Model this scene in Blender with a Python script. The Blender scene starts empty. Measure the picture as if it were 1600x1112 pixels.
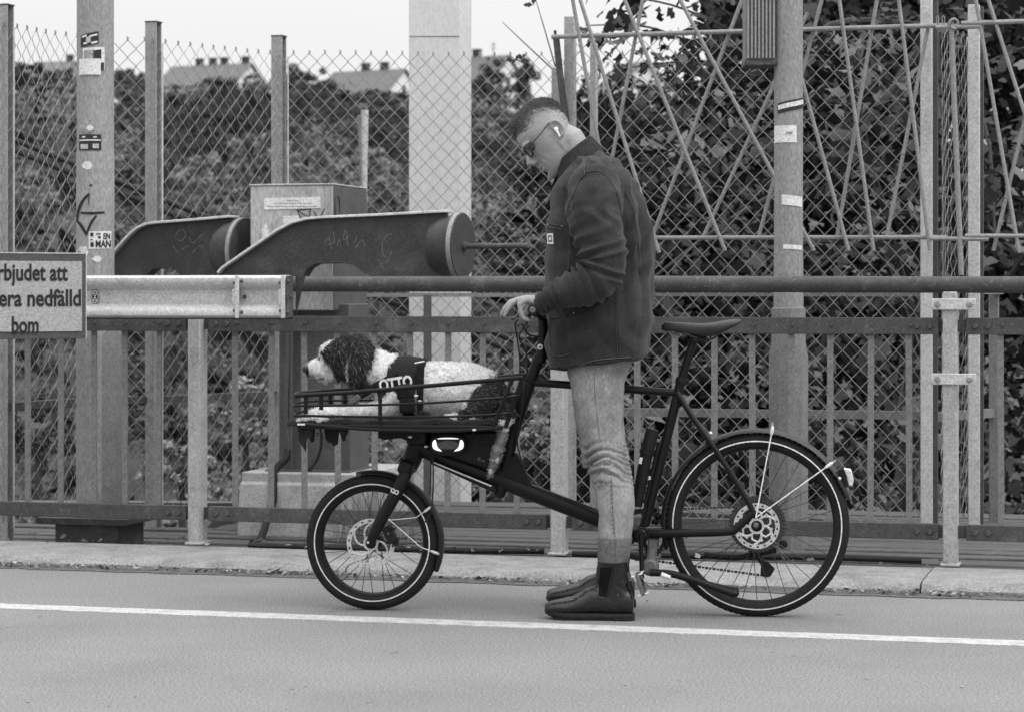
import bpy, math, random
import numpy as np
from mathutils import Vector, Matrix, noise

# ------------------------------------------------------------------ camera, sky, sun, exposure
SC = bpy.context.scene
COL = SC.collection
F = 3800.0            # focal length in photo pixels (photo is 1600 wide)
CZ = 1.11             # eye height
HZ = 458.0            # row of the horizon in the photo
cam_d = bpy.data.cameras.new('camera')
cam = bpy.data.objects.new('camera', cam_d)
COL.objects.link(cam)
cam.location = (0, 0, CZ)
cam.rotation_euler = (math.pi / 2, 0, 0)
cam_d.sensor_width = 36.0
cam_d.lens = 36.0 * F / 1600.0
cam_d.shift_x = 0.0
cam_d.shift_y = -(556.0 - HZ) / 1600.0
cam_d.clip_start = 0.1
cam_d.clip_end = 3000.0
cam_d.dof.use_dof = True
cam_d.dof.focus_distance = 8.42
cam_d.dof.aperture_fstop = 6.3
SC.camera = cam

SC.view_settings.view_transform = 'Standard'
SC.view_settings.look = 'None'
SC.view_settings.exposure = 0.0
SC.view_settings.gamma = 1.0
SC.view_settings.use_curve_mapping = False

SUN_EL, SUN_AZ = math.radians(52), math.radians(118)     # azimuth clockwise from +Y
world = bpy.data.worlds.new('World')
SC.world = world
world.use_nodes = True
nt = world.node_tree
nt.nodes.clear()
w_out = nt.nodes.new('ShaderNodeOutputWorld')
w_bg = nt.nodes.new('ShaderNodeBackground')
w_sky = nt.nodes.new('ShaderNodeTexSky')
w_sky.sky_type = 'NISHITA'
w_sky.sun_disc = False
w_sky.sun_elevation = SUN_EL
w_sky.sun_rotation = SUN_AZ
w_sky.air_density = 1.0
w_sky.dust_density = 4.0
w_bw = nt.nodes.new('ShaderNodeRGBToBW')
nt.links.new(w_sky.outputs[0], w_bw.inputs[0])
# overcast layer: brightness rises from the horizon to the zenith
w_geo = nt.nodes.new('ShaderNodeTexCoord')
w_sep = nt.nodes.new('ShaderNodeSeparateXYZ')
nt.links.new(w_geo.outputs['Generated'], w_sep.inputs[0])
def wmath(op, a, b):
    n = nt.nodes.new('ShaderNodeMath'); n.operation = op
    for i, q in enumerate((a, b)):
        if isinstance(q, (int, float)): n.inputs[i].default_value = q
        elif q is not None: nt.links.new(q, n.inputs[i])
    return n.outputs[0]
w_z = wmath('MAXIMUM', w_sep.outputs[2], 0.0)
w_pow = wmath('POWER', w_z, 1.35)
w_over = wmath('ADD', wmath('MULTIPLY', w_pow, 19.5), 8.6)
w_noise = nt.nodes.new('ShaderNodeTexNoise')
w_map = nt.nodes.new('ShaderNodeMapping')
w_map.inputs['Scale'].default_value = (3.0, 3.0, 14.0)
nt.links.new(w_geo.outputs['Generated'], w_map.inputs[0])
nt.links.new(w_map.outputs[0], w_noise.inputs[0])
w_noise.inputs['Scale'].default_value = 1.6
w_noise.inputs['Detail'].default_value = 5.0
w_cl = wmath('ADD', wmath('MULTIPLY', w_noise.outputs[0], 0.10), 0.95)
w_over = wmath('MULTIPLY', w_over, w_cl)
w_sum = wmath('ADD', wmath('MULTIPLY', w_over, 0.94), wmath('MULTIPLY', w_bw.outputs[0], 0.06))
nt.links.new(w_sum, w_bg.inputs[0])
w_bg.inputs[1].default_value = 0.1
nt.links.new(w_bg.outputs[0], w_out.inputs[0])

sun_d = bpy.data.lights.new('sun', 'SUN')
sun_d.energy = 1.5
sun_d.angle = math.radians(28)
sun = bpy.data.objects.new('sun', sun_d)
COL.objects.link(sun)
sd = Vector((math.sin(SUN_AZ) * math.cos(SUN_EL), math.cos(SUN_AZ) * math.cos(SUN_EL), math.sin(SUN_EL)))
sun.rotation_euler = sd.to_track_quat('Z', 'Y').to_euler()
sun.location = sd * 30

# ------------------------------------------------------------------ helpers
V = Vector
rnd = random.Random(7)
ORG = {}

def ray(px, py):
    return V(((px - 800.0) / F, 1.0, (HZ - py) / F))

class Plane:
    """A vertical plane in the place: origin o, running along t, its far side towards n."""
    def __init__(s, o, deg):
        a = math.radians(deg)
        s.o = V((o[0], o[1], 0)); s.t = V((math.cos(a), -math.sin(a), 0)); s.n = V((math.sin(a), math.cos(a), 0)); s.a = -a
    def p(s, px, py, off=0.0):
        d = ray(px, py)
        k = (s.o + s.n * off).dot(s.n) / d.dot(s.n)
        q = d * k
        return V((q.x, q.y, q.z + CZ))
    def w(s, u, off, z):
        q = s.o + s.t * u + s.n * off
        return V((q.x, q.y, z))
    def u(s, px, off=0.0):
        return (s.p(px, 458, off) - s.o).dot(s.t)

def at(px, py, d):
    q = ray(px, py) * d
    return V((q.x, q.y, q.z + CZ))

def frame(d):
    d = d.normalized()
    a = V((0, 0, 1)) if abs(d.z) < 0.9 else V((1, 0, 0))
    x = d.cross(a).normalized()
    return x, x.cross(d).normalized()

class MB:
    def __init__(s): s.v = []; s.f = []; s.mi = []; s.m = 0
    def add(s, vs, fs):
        o = len(s.v)
        s.v.extend([V(q) for q in vs])
        for f in fs:
            s.f.append(tuple(i + o for i in f)); s.mi.append(s.m)
        return s
    def box(s, c, sx, sy, sz, rz=0.0, M=None):
        c = V(c); R = M if M is not None else Matrix.Rotation(rz, 3, 'Z')
        vs = [c + R @ V((x * sx / 2, y * sy / 2, z * sz / 2)) for x in (-1, 1) for y in (-1, 1) for z in (-1, 1)]
        return s.add(vs, [(0, 1, 3, 2), (4, 6, 7, 5), (0, 4, 5, 1), (2, 3, 7, 6), (0, 2, 6, 4), (1, 5, 7, 3)])
    def beam(s, a, b, w, h, up=(0, 0, 1)):
        a = V(a); b = V(b); d = (b - a).normalized(); x = d.cross(V(up)).normalized(); y = x.cross(d)
        vs = [q + x * (i * w / 2) + y * (j * h / 2) for q in (a, b) for i, j in ((-1, -1), (1, -1), (1, 1), (-1, 1))]
        return s.add(vs, [(3, 2, 1, 0), (4, 5, 6, 7), (0, 1, 5, 4), (1, 2, 6, 5), (2, 3, 7, 6), (3, 0, 4, 7)])
    def tube(s, pts, r, n=8, caps=True, closed=False, flat=1.0, up=None):
        pts = [V(p) for p in pts]; m = len(pts)
        rs = r if isinstance(r, (list, tuple)) else [r] * m
        rings = []
        x = None
        for i, p in enumerate(pts):
            if closed: d = pts[(i + 1) % m] - pts[i - 1]
            elif i == 0: d = pts[1] - pts[0]
            elif i == m - 1: d = pts[-1] - pts[-2]
            else: d = (pts[i + 1] - p).normalized() + (p - pts[i - 1]).normalized()
            if d.length < 1e-9: d = V((0, 0, 1))
            d.normalize()
            if up is not None:
                x = d.cross(V(up)).normalized()
            elif x is None: x, _ = frame(d)
            else:
                x = x - d * x.dot(d)
                if x.length < 1e-6: x, _ = frame(d)
                x.normalize()
            y = d.cross(x)
            rings.append([p + x * (rs[i] * math.cos(2 * math.pi * k / n)) + y * (rs[i] * flat * math.sin(2 * math.pi * k / n)) for k in range(n)])
        return s.loft(rings, caps and not closed, closed)
    def loft(s, rings, caps=True, closed=False):
        n = len(rings[0]); m = len(rings)
        vs = [q for r in rings for q in r]; fs = []
        for i in range(m if closed else m - 1):
            j = (i + 1) % m
            for k in range(n):
                l = (k + 1) % n
                fs.append((i * n + k, i * n + l, j * n + l, j * n + k))
        if caps:
            fs.append(tuple(range(n - 1, -1, -1))); fs.append(tuple((m - 1) * n + k for k in range(n)))
        return s.add(vs, fs)
    def prism(s, poly, vec):
        n = len(poly); vec = V(vec)
        vs = [V(p) for p in poly] + [V(p) + vec for p in poly]
        fs = [tuple(range(n)), tuple(range(2 * n - 1, n - 1, -1))]
        for k in range(n):
            l = (k + 1) % n
            fs.append((k, k + n, l + n, l))
        return s.add(vs, fs)
    def lathe(s, c, axis, prof, n=24, caps=True):
        c = V(c); axis = V(axis).normalized(); x, y = frame(axis)
        rings = [[c + axis * h + (x * math.cos(2 * math.pi * k / n) + y * math.sin(2 * math.pi * k / n)) * max(r, 1e-5) for k in range(n)] for r, h in prof]
        return s.loft(rings, caps)
    def torus(s, c, ex, ez, R, prof, n=64):
        """ring in the plane ex,ez about c; prof = [(dr, doff)] closed section, doff along the normal"""
        c = V(c); nn = V(ex).cross(V(ez)).normalized() * -1
        rings = []
        for k in range(n):
            a = 2 * math.pi * k / n
            r = V(ex) * math.cos(a) + V(ez) * math.sin(a)
            rings.append([c + r * (R + dr) + nn * do for dr, do in prof])
        return s.loft(rings, False, True)
    def ball(s, c, r, n=10, sc=(1, 1, 1), M=None):
        c = V(c); vs = []; fs = []; m = n // 2 + 1
        for i in range(m + 1):
            ph = math.pi * i / m
            for k in range(n):
                a = 2 * math.pi * k / n
                q = V((math.sin(ph) * math.cos(a) * r * sc[0], math.sin(ph) * math.sin(a) * r * sc[1], math.cos(ph) * r * sc[2]))
                vs.append(c + (M @ q if M is not None else q))
        for i in range(m):
            for k in range(n):
                l = (k + 1) % n
                fs.append((i * n + k, (i + 1) * n + k, (i + 1) * n + l, i * n + l))
        return s.add(vs, fs)

def mesh_of(mb, name, mats, smooth=True, ang=38, org=V((0, 0, 0))):
    me = bpy.data.meshes.new(name)
    me.from_pydata([tuple(q - org) for q in mb.v], [], mb.f)
    for m in (mats if isinstance(mats, (list, tuple)) else [mats]): me.materials.append(m)
    if any(mb.mi): me.polygons.foreach_set('material_index', mb.mi)
    if smooth:
        me.polygons.foreach_set('use_smooth', [True] * len(me.polygons))
        me.set_sharp_from_angle(angle=math.radians(ang))
    me.validate(); me.update()
    return me

def thing(name, label, cat, loc, group=None):
    o = bpy.data.objects.new(name, None); COL.objects.link(o)
    o.empty_display_size = 0.1
    o.location = loc; o['label'] = label; o['category'] = cat
    if group: o['group'] = group
    ORG[o] = V(loc)
    return o

def add(mb, name, mats, parent=None, label=None, cat=None, kind=None, group=None, smooth=True, ang=38, bevel=0.0, base=None):
    """link a built mesh: a part when it has a parent, else a thing or a piece of the setting of its own"""
    org = ORG[parent] if parent is not None else (V(base) if base is not None else V((0, 0, 0)))
    me = mb if isinstance(mb, bpy.types.Mesh) else mesh_of(mb, name, mats, smooth, ang, org)
    o = bpy.data.objects.new(name, me); COL.objects.link(o)
    if parent is not None: o.parent = parent
    else: o.location = org
    ORG[o] = org
    if label: o['label'] = label
    if cat: o['category'] = cat
    if kind: o['kind'] = kind
    if group: o['group'] = group
    if bevel:
        b = o.modifiers.new('bevel', 'BEVEL'); b.width = bevel; b.segments = 2; b.limit_method = 'ANGLE'; b.angle_limit = math.radians(40)
    return o

def again(src, parent, loc, rot=None, name=None):
    """another piece like src, sharing its mesh; loc is in world space"""
    o = src.copy(); COL.objects.link(o); o.parent = parent
    o.location = V(loc) - ORG[parent]
    if rot is not None: o.rotation_euler = rot
    ORG[o] = ORG[parent]
    return o

def lerp(a, b, t): return a + (b - a) * t
def smooth_path(pts, n=6):
    """Catmull-Rom through the points"""
    pts = [V(p) for p in pts]; out = []
    for i in range(len(pts) - 1):
        p0 = pts[max(i - 1, 0)]; p1 = pts[i]; p2 = pts[i + 1]; p3 = pts[min(i + 2, len(pts) - 1)]
        for k in range(n):
            t = k / n
            out.append(0.5 * ((2 * p1) + (p2 - p0) * t + (2 * p0 - 5 * p1 + 4 * p2 - p3) * t * t + (3 * p1 - p0 - 3 * p2 + p3) * t ** 3))
    out.append(pts[-1]); return out
def interp(xs, ys, x):
    return float(np.interp(x, xs, ys))

# ------------------------------------------------------------------ materials (the photograph is black and white: all greys)
def mat(name, val, rough=0.6, metal=0.0, var=0.15, scale=18.0, bump=0.0, bscale=120.0, spec=0.25, stretch=(1, 1, 1),
        stain=0.0, stain_val=0.05, stain_scale=4.0, stain_pos=0.6, sheen=0.0, speck=0.0, speck_val=0.6, speck_scale=200.0, grain=0.55, gscale=105.0):
    m = bpy.data.materials.new(name); m.use_nodes = True
    t = m.node_tree; L = t.links.new
    b = t.nodes['Principled BSDF']
    b.inputs['Roughness'].default_value = rough; b.inputs['Metallic'].default_value = metal
    b.inputs['Specular IOR Level'].default_value = spec
    if sheen: b.inputs['Sheen Weight'].default_value = sheen; b.inputs['Sheen Roughness'].default_value = 0.5
    tc = t.nodes.new('ShaderNodeTexCoord'); mp = t.nodes.new('ShaderNodeMapping'); mp.inputs['Scale'].default_value = stretch
    L(tc.outputs['Object'], mp.inputs[0])
    def M(op, a, b2):
        n = t.nodes.new('ShaderNodeMath'); n.operation = op
        for i, q in enumerate((a, b2)):
            if isinstance(q, (int, float)): n.inputs[i].default_value = q
            else: L(q, n.inputs[i])
        return n.outputs[0]
    def noise_(sc, det=5.0, ro=0.6):
        n = t.nodes.new('ShaderNodeTexNoise'); n.inputs['Scale'].default_value = sc; n.inputs['Detail'].default_value = det
        n.inputs['Roughness'].default_value = ro
        L(mp.outputs[0], n.inputs[0]); return n.outputs[0]
    col = M('ADD', M('MULTIPLY', M('SUBTRACT', noise_(scale), 0.5), 3.2 * var * val), val)
    if stain:
        r = t.nodes.new('ShaderNodeMapRange'); r.inputs[1].default_value = stain_pos - 0.06; r.inputs[2].default_value = stain_pos + 0.1
        L(noise_(stain_scale, 8.0, 0.68), r.inputs[0])
        k = M('MULTIPLY', r.outputs[0], stain)
        col = M('ADD', M('MULTIPLY', col, M('SUBTRACT', 1.0, k)), M('MULTIPLY', k, stain_val))
    if speck:
        r = t.nodes.new('ShaderNodeMapRange'); r.inputs[1].default_value = 0.63; r.inputs[2].default_value = 0.72
        L(noise_(speck_scale, 2.0, 0.5), r.inputs[0])
        k = M('MULTIPLY', r.outputs[0], speck)
        col = M('ADD', M('MULTIPLY', col, M('SUBTRACT', 1.0, k)), M('MULTIPLY', k, speck_val))
    if grain:
        col = M('MULTIPLY', col, M('ADD', M('MULTIPLY', M('SUBTRACT', noise_(gscale, 2.0, 0.7), 0.5), 2.4 * grain), 1.0))
    col = M('MAXIMUM', col, 0.004)
    L(col, b.inputs['Base Color'])
    L(M('ADD', M('MULTIPLY', M('SUBTRACT', noise_(scale * 2.3), 0.5), 0.25), rough), b.inputs['Roughness'])
    if bump:
        bp = t.nodes.new('ShaderNodeBump'); bp.inputs['Strength'].default_value = bump; bp.inputs['Distance'].default_value = 0.004
        L(noise_(bscale, 6.0, 0.6), bp.inputs['Height']); L(bp.outputs[0], b.inputs['Normal'])
    return m

M_ASPH = mat('asphalt', 0.188, 0.88, var=0.12, scale=1.3, bump=0.35, bscale=120, stain=0.35, stain_val=0.125, stain_scale=0.7, stain_pos=0.55, speck=0.5, speck_val=0.36, speck_scale=95, grain=1.0, gscale=125)
M_LINE = mat('road_paint', 0.44, 0.7, var=0.14, scale=14, bump=0.5, bscale=200, stain=0.7, stain_val=0.25, stain_scale=16, stain_pos=0.56, grain=.6)
M_KERB = mat('kerb_concrete', 0.235, 0.9, var=0.28, scale=9, bump=.7, bscale=60, grain=.7, gscale=110, stain=0.6, stain_val=0.10, stain_scale=5, stain_pos=0.56, speck=0.4, speck_val=0.4, speck_scale=90)
M_GALV = mat('galvanised_steel', 0.26, 0.62, 0.15, var=0.16, scale=24, bump=0.15, stain=0.35, stain_val=0.2, stain_scale=9)
M_GALVL = mat('pale_galvanised_steel', 0.50, 0.6, 0.1, var=0.14, scale=22, bump=0.15, stain=0.4, stain_val=0.27, stain_scale=9)
M_POSTL = mat('pale_painted_post', 0.36, 0.7, 0.0, var=0.16, scale=20, bump=0.25, stain=0.5, stain_val=0.2, stain_scale=8, speck=0.3, speck_val=0.5, speck_scale=120)
M_BAR = mat('grey_painted_bar', 0.175, 0.65, 0.0, var=0.2, scale=16, bump=0.3, stain=0.55, stain_val=0.12, stain_scale=11, speck=0.35, speck_val=0.45, speck_scale=150)
M_BAND = mat('dark_painted_steel', 0.066, 0.55, 0.0, var=0.24, scale=22, bump=0.3, stain=0.5, stain_val=0.17, stain_scale=10, stain_pos=0.6, speck=0.2, speck_val=0.35, speck_scale=110)
M_PIPE = mat('worn_pipe_paint', 0.058, 0.5, 0.0, var=0.25, scale=14, bump=0.2, stain=0.5, stain_val=0.14, stain_scale=8, speck=0.18, speck_val=0.4, speck_scale=55)
M_ARM = mat('dark_grey_steel', 0.046, 0.48, 0.0, var=0.28, scale=9, bump=0.2, stain=0.55, stain_val=0.11, stain_scale=5, speck=0.25, speck_val=0.2, speck_scale=160)
M_EDGE = mat('pale_steel_edge', 0.6, 0.5, 0.2, var=0.2, scale=20, stain=0.4, stain_val=0.2, stain_scale=14)
M_POLE = mat('zinc_pole', 0.255, 0.68, 0.1, var=0.13, scale=30, bump=0.2, stain=0.5, stain_val=0.33, stain_scale=4, stretch=(1, 1, 0.45), speck=0.2, speck_val=0.45, speck_scale=90)
M_POSTM = mat('grey_channel_post', 0.31, 0.65, 0.0, var=0.14, scale=20, stain=.3, stain_val=.2, stain_scale=8)
M_CONC = mat('pale_concrete', 0.58, 0.85, grain=.22, var=0.09, scale=5, bump=0.4, bscale=60, stain=0.3, stain_val=0.4, stain_scale=2.4, stretch=(1, 1, 0.4))
M_PLINTH = mat('plinth_concrete', 0.40, 0.9, var=0.2, scale=7, bump=0.7, bscale=60, stain=0.6, stain_val=0.12, stain_scale=4, speck=0.3, speck_val=0.1, speck_scale=50)
M_CAB = mat('weathered_cabinet_paint', 0.30, 0.6, var=0.28, scale=8, bump=0.2, stain=0.75, stain_val=0.46, stain_scale=4.5, stretch=(1, 1, 0.3), stain_pos=0.5)
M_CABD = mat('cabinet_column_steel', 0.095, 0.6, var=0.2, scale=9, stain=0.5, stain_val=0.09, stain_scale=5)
M_WIRE = mat('fence_wire', 0.28, 0.5, 0.25, var=0.25, scale=40)
M_WOOD = mat('weathered_planks', 0.085, 0.85, var=0.35, scale=9, bump=0.6, bscale=60, stretch=(0.15, 1, 1), stain=0.5, stain_val=0.07, stain_scale=6)
M_BLACKRUB = mat('black_rubber_hose', 0.018, 0.55, var=0.2)
M_SIGN = mat('sign_face', 0.34, 0.5, var=0.06, scale=20, stain=0.25, stain_val=0.34, stain_scale=5)
M_SIGNB = mat('sign_border', 0.075, 0.5, var=0.15, scale=20)
M_INK = mat('print_black', 0.02, 0.6, var=0.1)
M_PAPER = mat('white_sticker', 0.66, 0.6, var=0.08, scale=30, stain=0.3, stain_val=0.4, stain_scale=16)
M_SOIL = mat('soil', 0.055, 0.95, var=0.3, scale=3, bump=0.6, bscale=30)
# ------------------------------------------------------------------ the setting: road, kerb, deck, terrain
R = Plane((0.191, 9.94), 15.0)        # the railing runs along this plane; everything on the road is parallel to it

def strip(u0, u1, w0, w1, z, nu=40, nw=1, jit=0.0, seed=0):
    mb = MB(); r2 = random.Random(seed); vs = []
    for i in range(nu + 1):
        for j in range(nw + 1):
            w = lerp(w0, w1, j / nw)
            if jit and (j in (0, nw)): w += r2.uniform(-jit, jit)
            vs.append(R.w(lerp(u0, u1, i / nu), w, z))
    fs = [(i * (nw + 1) + j, (i + 1) * (nw + 1) + j, (i + 1) * (nw + 1) + j + 1, i * (nw + 1) + j + 1) for i in range(nu) for j in range(nw)]
    return mb.add(vs, fs)

def skirt(top, low):
    """close the sides of a thin painted sheet down into the road"""
    n = len(top.v); top.v.extend(low.v); k = n // 2
    for i in range(k - 1):
        for e in (0, 1):
            a, b = 2 * i + e, 2 * i + 2 + e
            top.f.append((a, b, b + n, a + n) if e == 0 else (b, a, a + n, b + n)); top.mi.append(0)

def terrain_z(x, y):
    if y < 12.6: return -0.55
    base = interp([12.6, 14, 20, 40, 70, 130, 220, 300, 360, 420, 900], [-0.6, -1.6, -2.6, -3.0, -1.2, 5.0, 14.0, 21.5, 24.5, 25.0, 26.0], y)
    side = interp([-0.25, -0.05, 0.03, 0.12, 0.3], [1.0, 0.96, 0.93, 0.78, 0.7], x / y)
    n = noise.noise(V((x * 0.03, y * 0.02, 0.3)))
    return (base * side if base > 0 else base) + n * min(2.2, max(0, y - 14) * 0.02)

mb = MB(); vs = []
ys = [-30, -8, 0, 6, 12, 12.6, 13, 13.5, 14, 15, 17, 20, 25, 30, 36, 44, 54, 64, 76, 90, 105, 120, 140, 160, 185, 210, 240, 270, 300, 330, 360, 400, 500, 900]
NX = 48
for y in ys:
    half = 40 + max(y, 0) * 0.9
    for i in range(NX + 1):
        x = -half + 2 * half * i / NX
        vs.append((x, y, terrain_z(x, y)))
mb.add(vs, [(j * (NX + 1) + i, j * (NX + 1) + i + 1, (j + 1) * (NX + 1) + i + 1, (j + 1) * (NX + 1) + i) for j in range(len(ys) - 1) for i in range(NX)])
M_HILL = mat('hillside_scrub', 0.05, 0.95, var=0.5, scale=0.25, bump=0.5, bscale=4)
add(mb, 'ground', M_HILL, kind='structure')

add(strip(-40, 40, -30.0, -0.598, 0.0, 60, 6), 'road', M_ASPH, kind='structure')
# dip between road and kerb filled with grit: gutter
M_GUT = mat('gutter_dirt', 0.10, 0.95, var=0.5, scale=30, bump=1.0, bscale=120, speck=0.6, speck_val=0.3, speck_scale=90)
gm = strip(-12, 12, -0.70, -0.585, 0.0035, 300, 1, 0.016, 3); gl_ = strip(-12, 12, -0.70, -0.585, -0.002, 300, 1, 0.016, 3)
skirt(gm, gl_); add(gm, 'gutter', M_GUT, kind='structure')
d_line = CZ * F / (976 - HZ)
Lp = V(((800 - 800) / F * d_line, d_line, 0)); LW = (Lp - R.o).dot(R.n)
gm = strip(-25, 25, LW - 0.060, LW + 0.060, 0.0030, 900, 1, 0.004, 5); gl_ = strip(-25, 25, LW - 0.060, LW + 0.060, -0.002, 900, 1, 0.004, 5)
skirt(gm, gl_); add(gm, 'road_line', M_LINE, kind='structure')

# kerb: long concrete blocks with rounded nose, set end to end
kerb = bpy.data.objects.new('kerb', None); COL.objects.link(kerb); kerb['kind'] = 'structure'; ORG[kerb] = V((0, 0, 0))
KJ = [-8.0, -5.9, -3.4, -0.72, 1.52, 3.9, 6.4, 9.0]
r2 = random.Random(11)
for k in range(len(KJ) - 1):
    mb = MB(); n = 40
    rings = []
    a, b = KJ[k] + 0.004, KJ[k + 1] - 0.004
    dz = r2.uniform(-0.004, 0.003); dw = r2.uniform(-0.006, 0.006)
    for i in range(n + 1):
        u = lerp(a, b, i / n)
        e = noise.noise(V((u * 2.3, k, 0))) * 0.010 + noise.noise(V((u * 9, k, 4))) * 0.005
        chip = max(0, noise.noise(V((u * 4.1, 7.7, k))) - 0.45) * 0.05
        prof = [(-0.598 + dw + e * 0.5, -0.05), (-0.592 + dw + e + chip, 0.016 + dz), (-0.565 + dw + e + chip, 0.034 + dz - chip * .3), (-0.53 + dw, 0.041 + dz), (-0.3, 0.043 + dz), (-0.06, 0.042 + dz), (0.0, 0.036 + dz), (0.02, -0.05)]
        rings.append([R.w(u, w, z + e * 0.15) for w, z in prof])
    mb.loft(rings)
    add(mb, 'kerb_stone', M_KERB, kerb, ang=50)

# leaf litter and grit lying in the gutter: nobody could count it
mb = MB(); r3 = random.Random(21)
for _ in range(1500):
    u = r3.uniform(-2.9, 2.9)
    if noise.noise(V((u * 1.7, 3, 1))) < r3.uniform(-0.5, 0.35): continue
    c = R.w(u, -0.625 + r3.gauss(0, 0.022), 0.006 + r3.random() * 0.012)
    s = r3.uniform(0.004, 0.017); a = r3.uniform(0, 6.28); tl = r3.uniform(-.6, .6)
    x = V((math.cos(a), math.sin(a), tl)) * s; y = V((-math.sin(a), math.cos(a), r3.uniform(-.5, .5))) * s * 0.5
    mb.m = 0 if r3.random() < 0.6 else (1 if r3.random() < 0.8 else 2)
    mb.add([c - x, c + y + V((0, 0, s * .3)), c + x, c - y], [(0, 1, 2), (0, 2, 3)])
M_LIT1 = mat('dead_leaf_dark', 0.10, 0.9, var=0.3); M_LIT2 = mat('dead_leaf_mid', 0.24, 0.9, var=0.3); M_LIT3 = mat('dead_leaf_pale', 0.5, 0.9, var=0.2)
add(mb, 'leaf_litter', [M_LIT1, M_LIT2, M_LIT3], kind='stuff', smooth=False)
# small clutter at the back of the kerb
mb = MB()
for _ in range(260):
    u = r3.uniform(-2.9, 2.9)
    if abs(u + 1.32) > 0.35 and r3.random() < 0.55: continue
    c = R.w(u, r3.uniform(-0.10, 0.16), 0.045 + r3.random() * 0.012)
    s = r3.uniform(0.006, 0.022); a = r3.uniform(0, 6.28)
    x = V((math.cos(a), math.sin(a), r3.uniform(-.4, .4))) * s; y = V((-math.sin(a), math.cos(a), r3.uniform(-.4, .9))) * s * 0.5
    mb.m = 0 if r3.random() < 0.7 else 1
    mb.add([c - x, c + y + V((0, 0, s * .3)), c + x, c - y], [(0, 1, 2), (0, 2, 3)])
add(mb, 'debris', [M_LIT1, M_LIT2], kind='stuff', smooth=False)

# deck behind the kerb: weathered planks, steel edge girder
deck = bpy.data.objects.new('deck', None); COL.objects.link(deck); deck['kind'] = 'structure'; ORG[deck] = V((0, 0, 0))
DK = Plane((0.191, 9.94), 2.0)
for k in range(17):
    w0 = 0.07 + k * 0.126
    mb = MB(); z = 0.005 + r3.uniform(-0.006, 0.004) + k * 0.002
    u0 = -1.78 + (0.55 - w0) * 0.05 + r3.uniform(-0.02, 0.02); u1 = 4.2
    # each board runs along the bridge and is skewed a little to the railing
    a = R.w(u0, w0, z); b = R.w(u1, w0 + 0.0, z)
    mb.beam(a, b, 0.112, 0.05)
    add(mb, 'plank', M_WOOD, deck, bevel=0.006)
for k in range(9):
    w0 = 0.10 + k * 0.126
    mb = MB(); z = -0.045 + r3.uniform(-0.01, 0.004)
    mb.beam(R.w(-6.0, w0 + 0.1, z), R.w(-1.84 + r3.uniform(-.06, .06), w0, z + .012), 0.112, 0.05)
    add(mb, 'plank', M_WOOD, deck, bevel=0.006)
# girder along the far edge
mb = MB()
g0, g1 = at(-200, 775, 12.2), at(2000, 815, 11.3)
mb.beam(at(-250, 792, 12.45), at(1010, 798, 12.42), 0.10, 0.075)
add(mb, 'edge_girder', M_BAND, deck, bevel=0.004)
mb = MB(); mb.beam(at(985, 808, 11.6), at(1700, 845, 10.9), 0.10, 0.09)
add(mb, 'edge_girder', M_BAND, deck, bevel=0.004)

# black hose at the left, carried on as the dark band under the deck edge
mb = MB()
mb.tube(smooth_path([R.p(388, 851, 0.03), R.p(420, 852, 0.045), R.p(480, 853.5, 0.035), R.p(640, 857, 0.05), R.p(760, 859.5, 0.06), R.p(850, 860, 0.075)], 5), 0.0135, 8)
mb.tube(smooth_path([R.p(895, 865, 0.075), R.p(1000, 866, 0.06), R.p(1120, 868, 0.05), R.p(1300, 870, 0.05), R.p(1440, 875, 0.075)], 5), 0.0135, 8)
add(mb, 'hose', M_BLACKRUB, label='black hose at the back of the kerb, carried on as the dark band under the deck edge', cat='hose')

# crumbs, twigs and pebbles lying on the road
mb = MB(); r4 = random.Random(31)
for _ in range(34):
    d = r4.uniform(6.3, 9.0) if r4.random() < .8 else r4.uniform(6.3, 6.9); x = r4.uniform(-2.2, 2.2) * d / 8
    s = r4.uniform(.002, .006); a = r4.uniform(0, 6.28); c = V((x, d, s * .35))
    if r4.random() < .25: mb.tube([c - V((math.cos(a), math.sin(a), 0)) * s * 2.4, c + V((math.cos(a), math.sin(a), .1)) * s * 2.4], s * .22, 5)
    else: mb.ball(c, s, 6, (1.3, 1, .6))
add(mb, 'road_grit', M_LIT2, kind='stuff')
# ------------------------------------------------------------------ railing along the kerb
rail = thing('railing', 'dark grey steel railing with upright bars and round pipe handrail behind the bicycle', 'railing', R.w(0, 0.03, 0.04))
POSTS = [(302.5, 0.03, 1.02), (870, 0.03, 1.115), (1484, 0.03, 1.02)]
pe = []
for k, (px, w, zt) in enumerate(POSTS):
    u = R.u(px, 0.0) + 0.0
    mb = MB(); mb.box(R.w(u, 0.045, (0.04 + 1.115) / 2), 0.056, 0.09, 1.115 - 0.04, R.a)
    mb.box(R.w(u, 0.045, 0.046), 0.075, 0.115, 0.012, R.a)
    add(mb, 'post', M_POSTL, rail, bevel=0.005)
    pe.append(u)
uA = R.u(-120); uZ = R.u(1720)
SEG = [(uA, pe[0] - 0.045), (pe[0] + 0.055, pe[1] - 0.05), (pe[1] + 0.055, pe[2] - 0.045), (pe[2] + 0.06, uZ)]
ZT, ZB = 0.980, 0.172
BARS = [[-62, -10, 44, 95, 147, 196, 248], [368, 423, 476, 529, 586, 642, 699, 754, 808], [938, 996.5, 1055, 1116, 1176, 1236, 1297, 1359.5, 1421], [1565, 1627, 1690]]
bm = MB(); bm.box((0, 0, (ZT - 0.03 + ZB) / 2), 0.024, 0.012, ZT - 0.03 - ZB, 0)
bar_me = mesh_of(bm, 'baluster', M_BAR, True, 38)
def bolt(mb, p, r=0.011, h=0.010, n=6):
    mb.lathe(p, -R.n, [(r, 0), (r, h * 0.6), (r * 0.75, h)], n)
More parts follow.
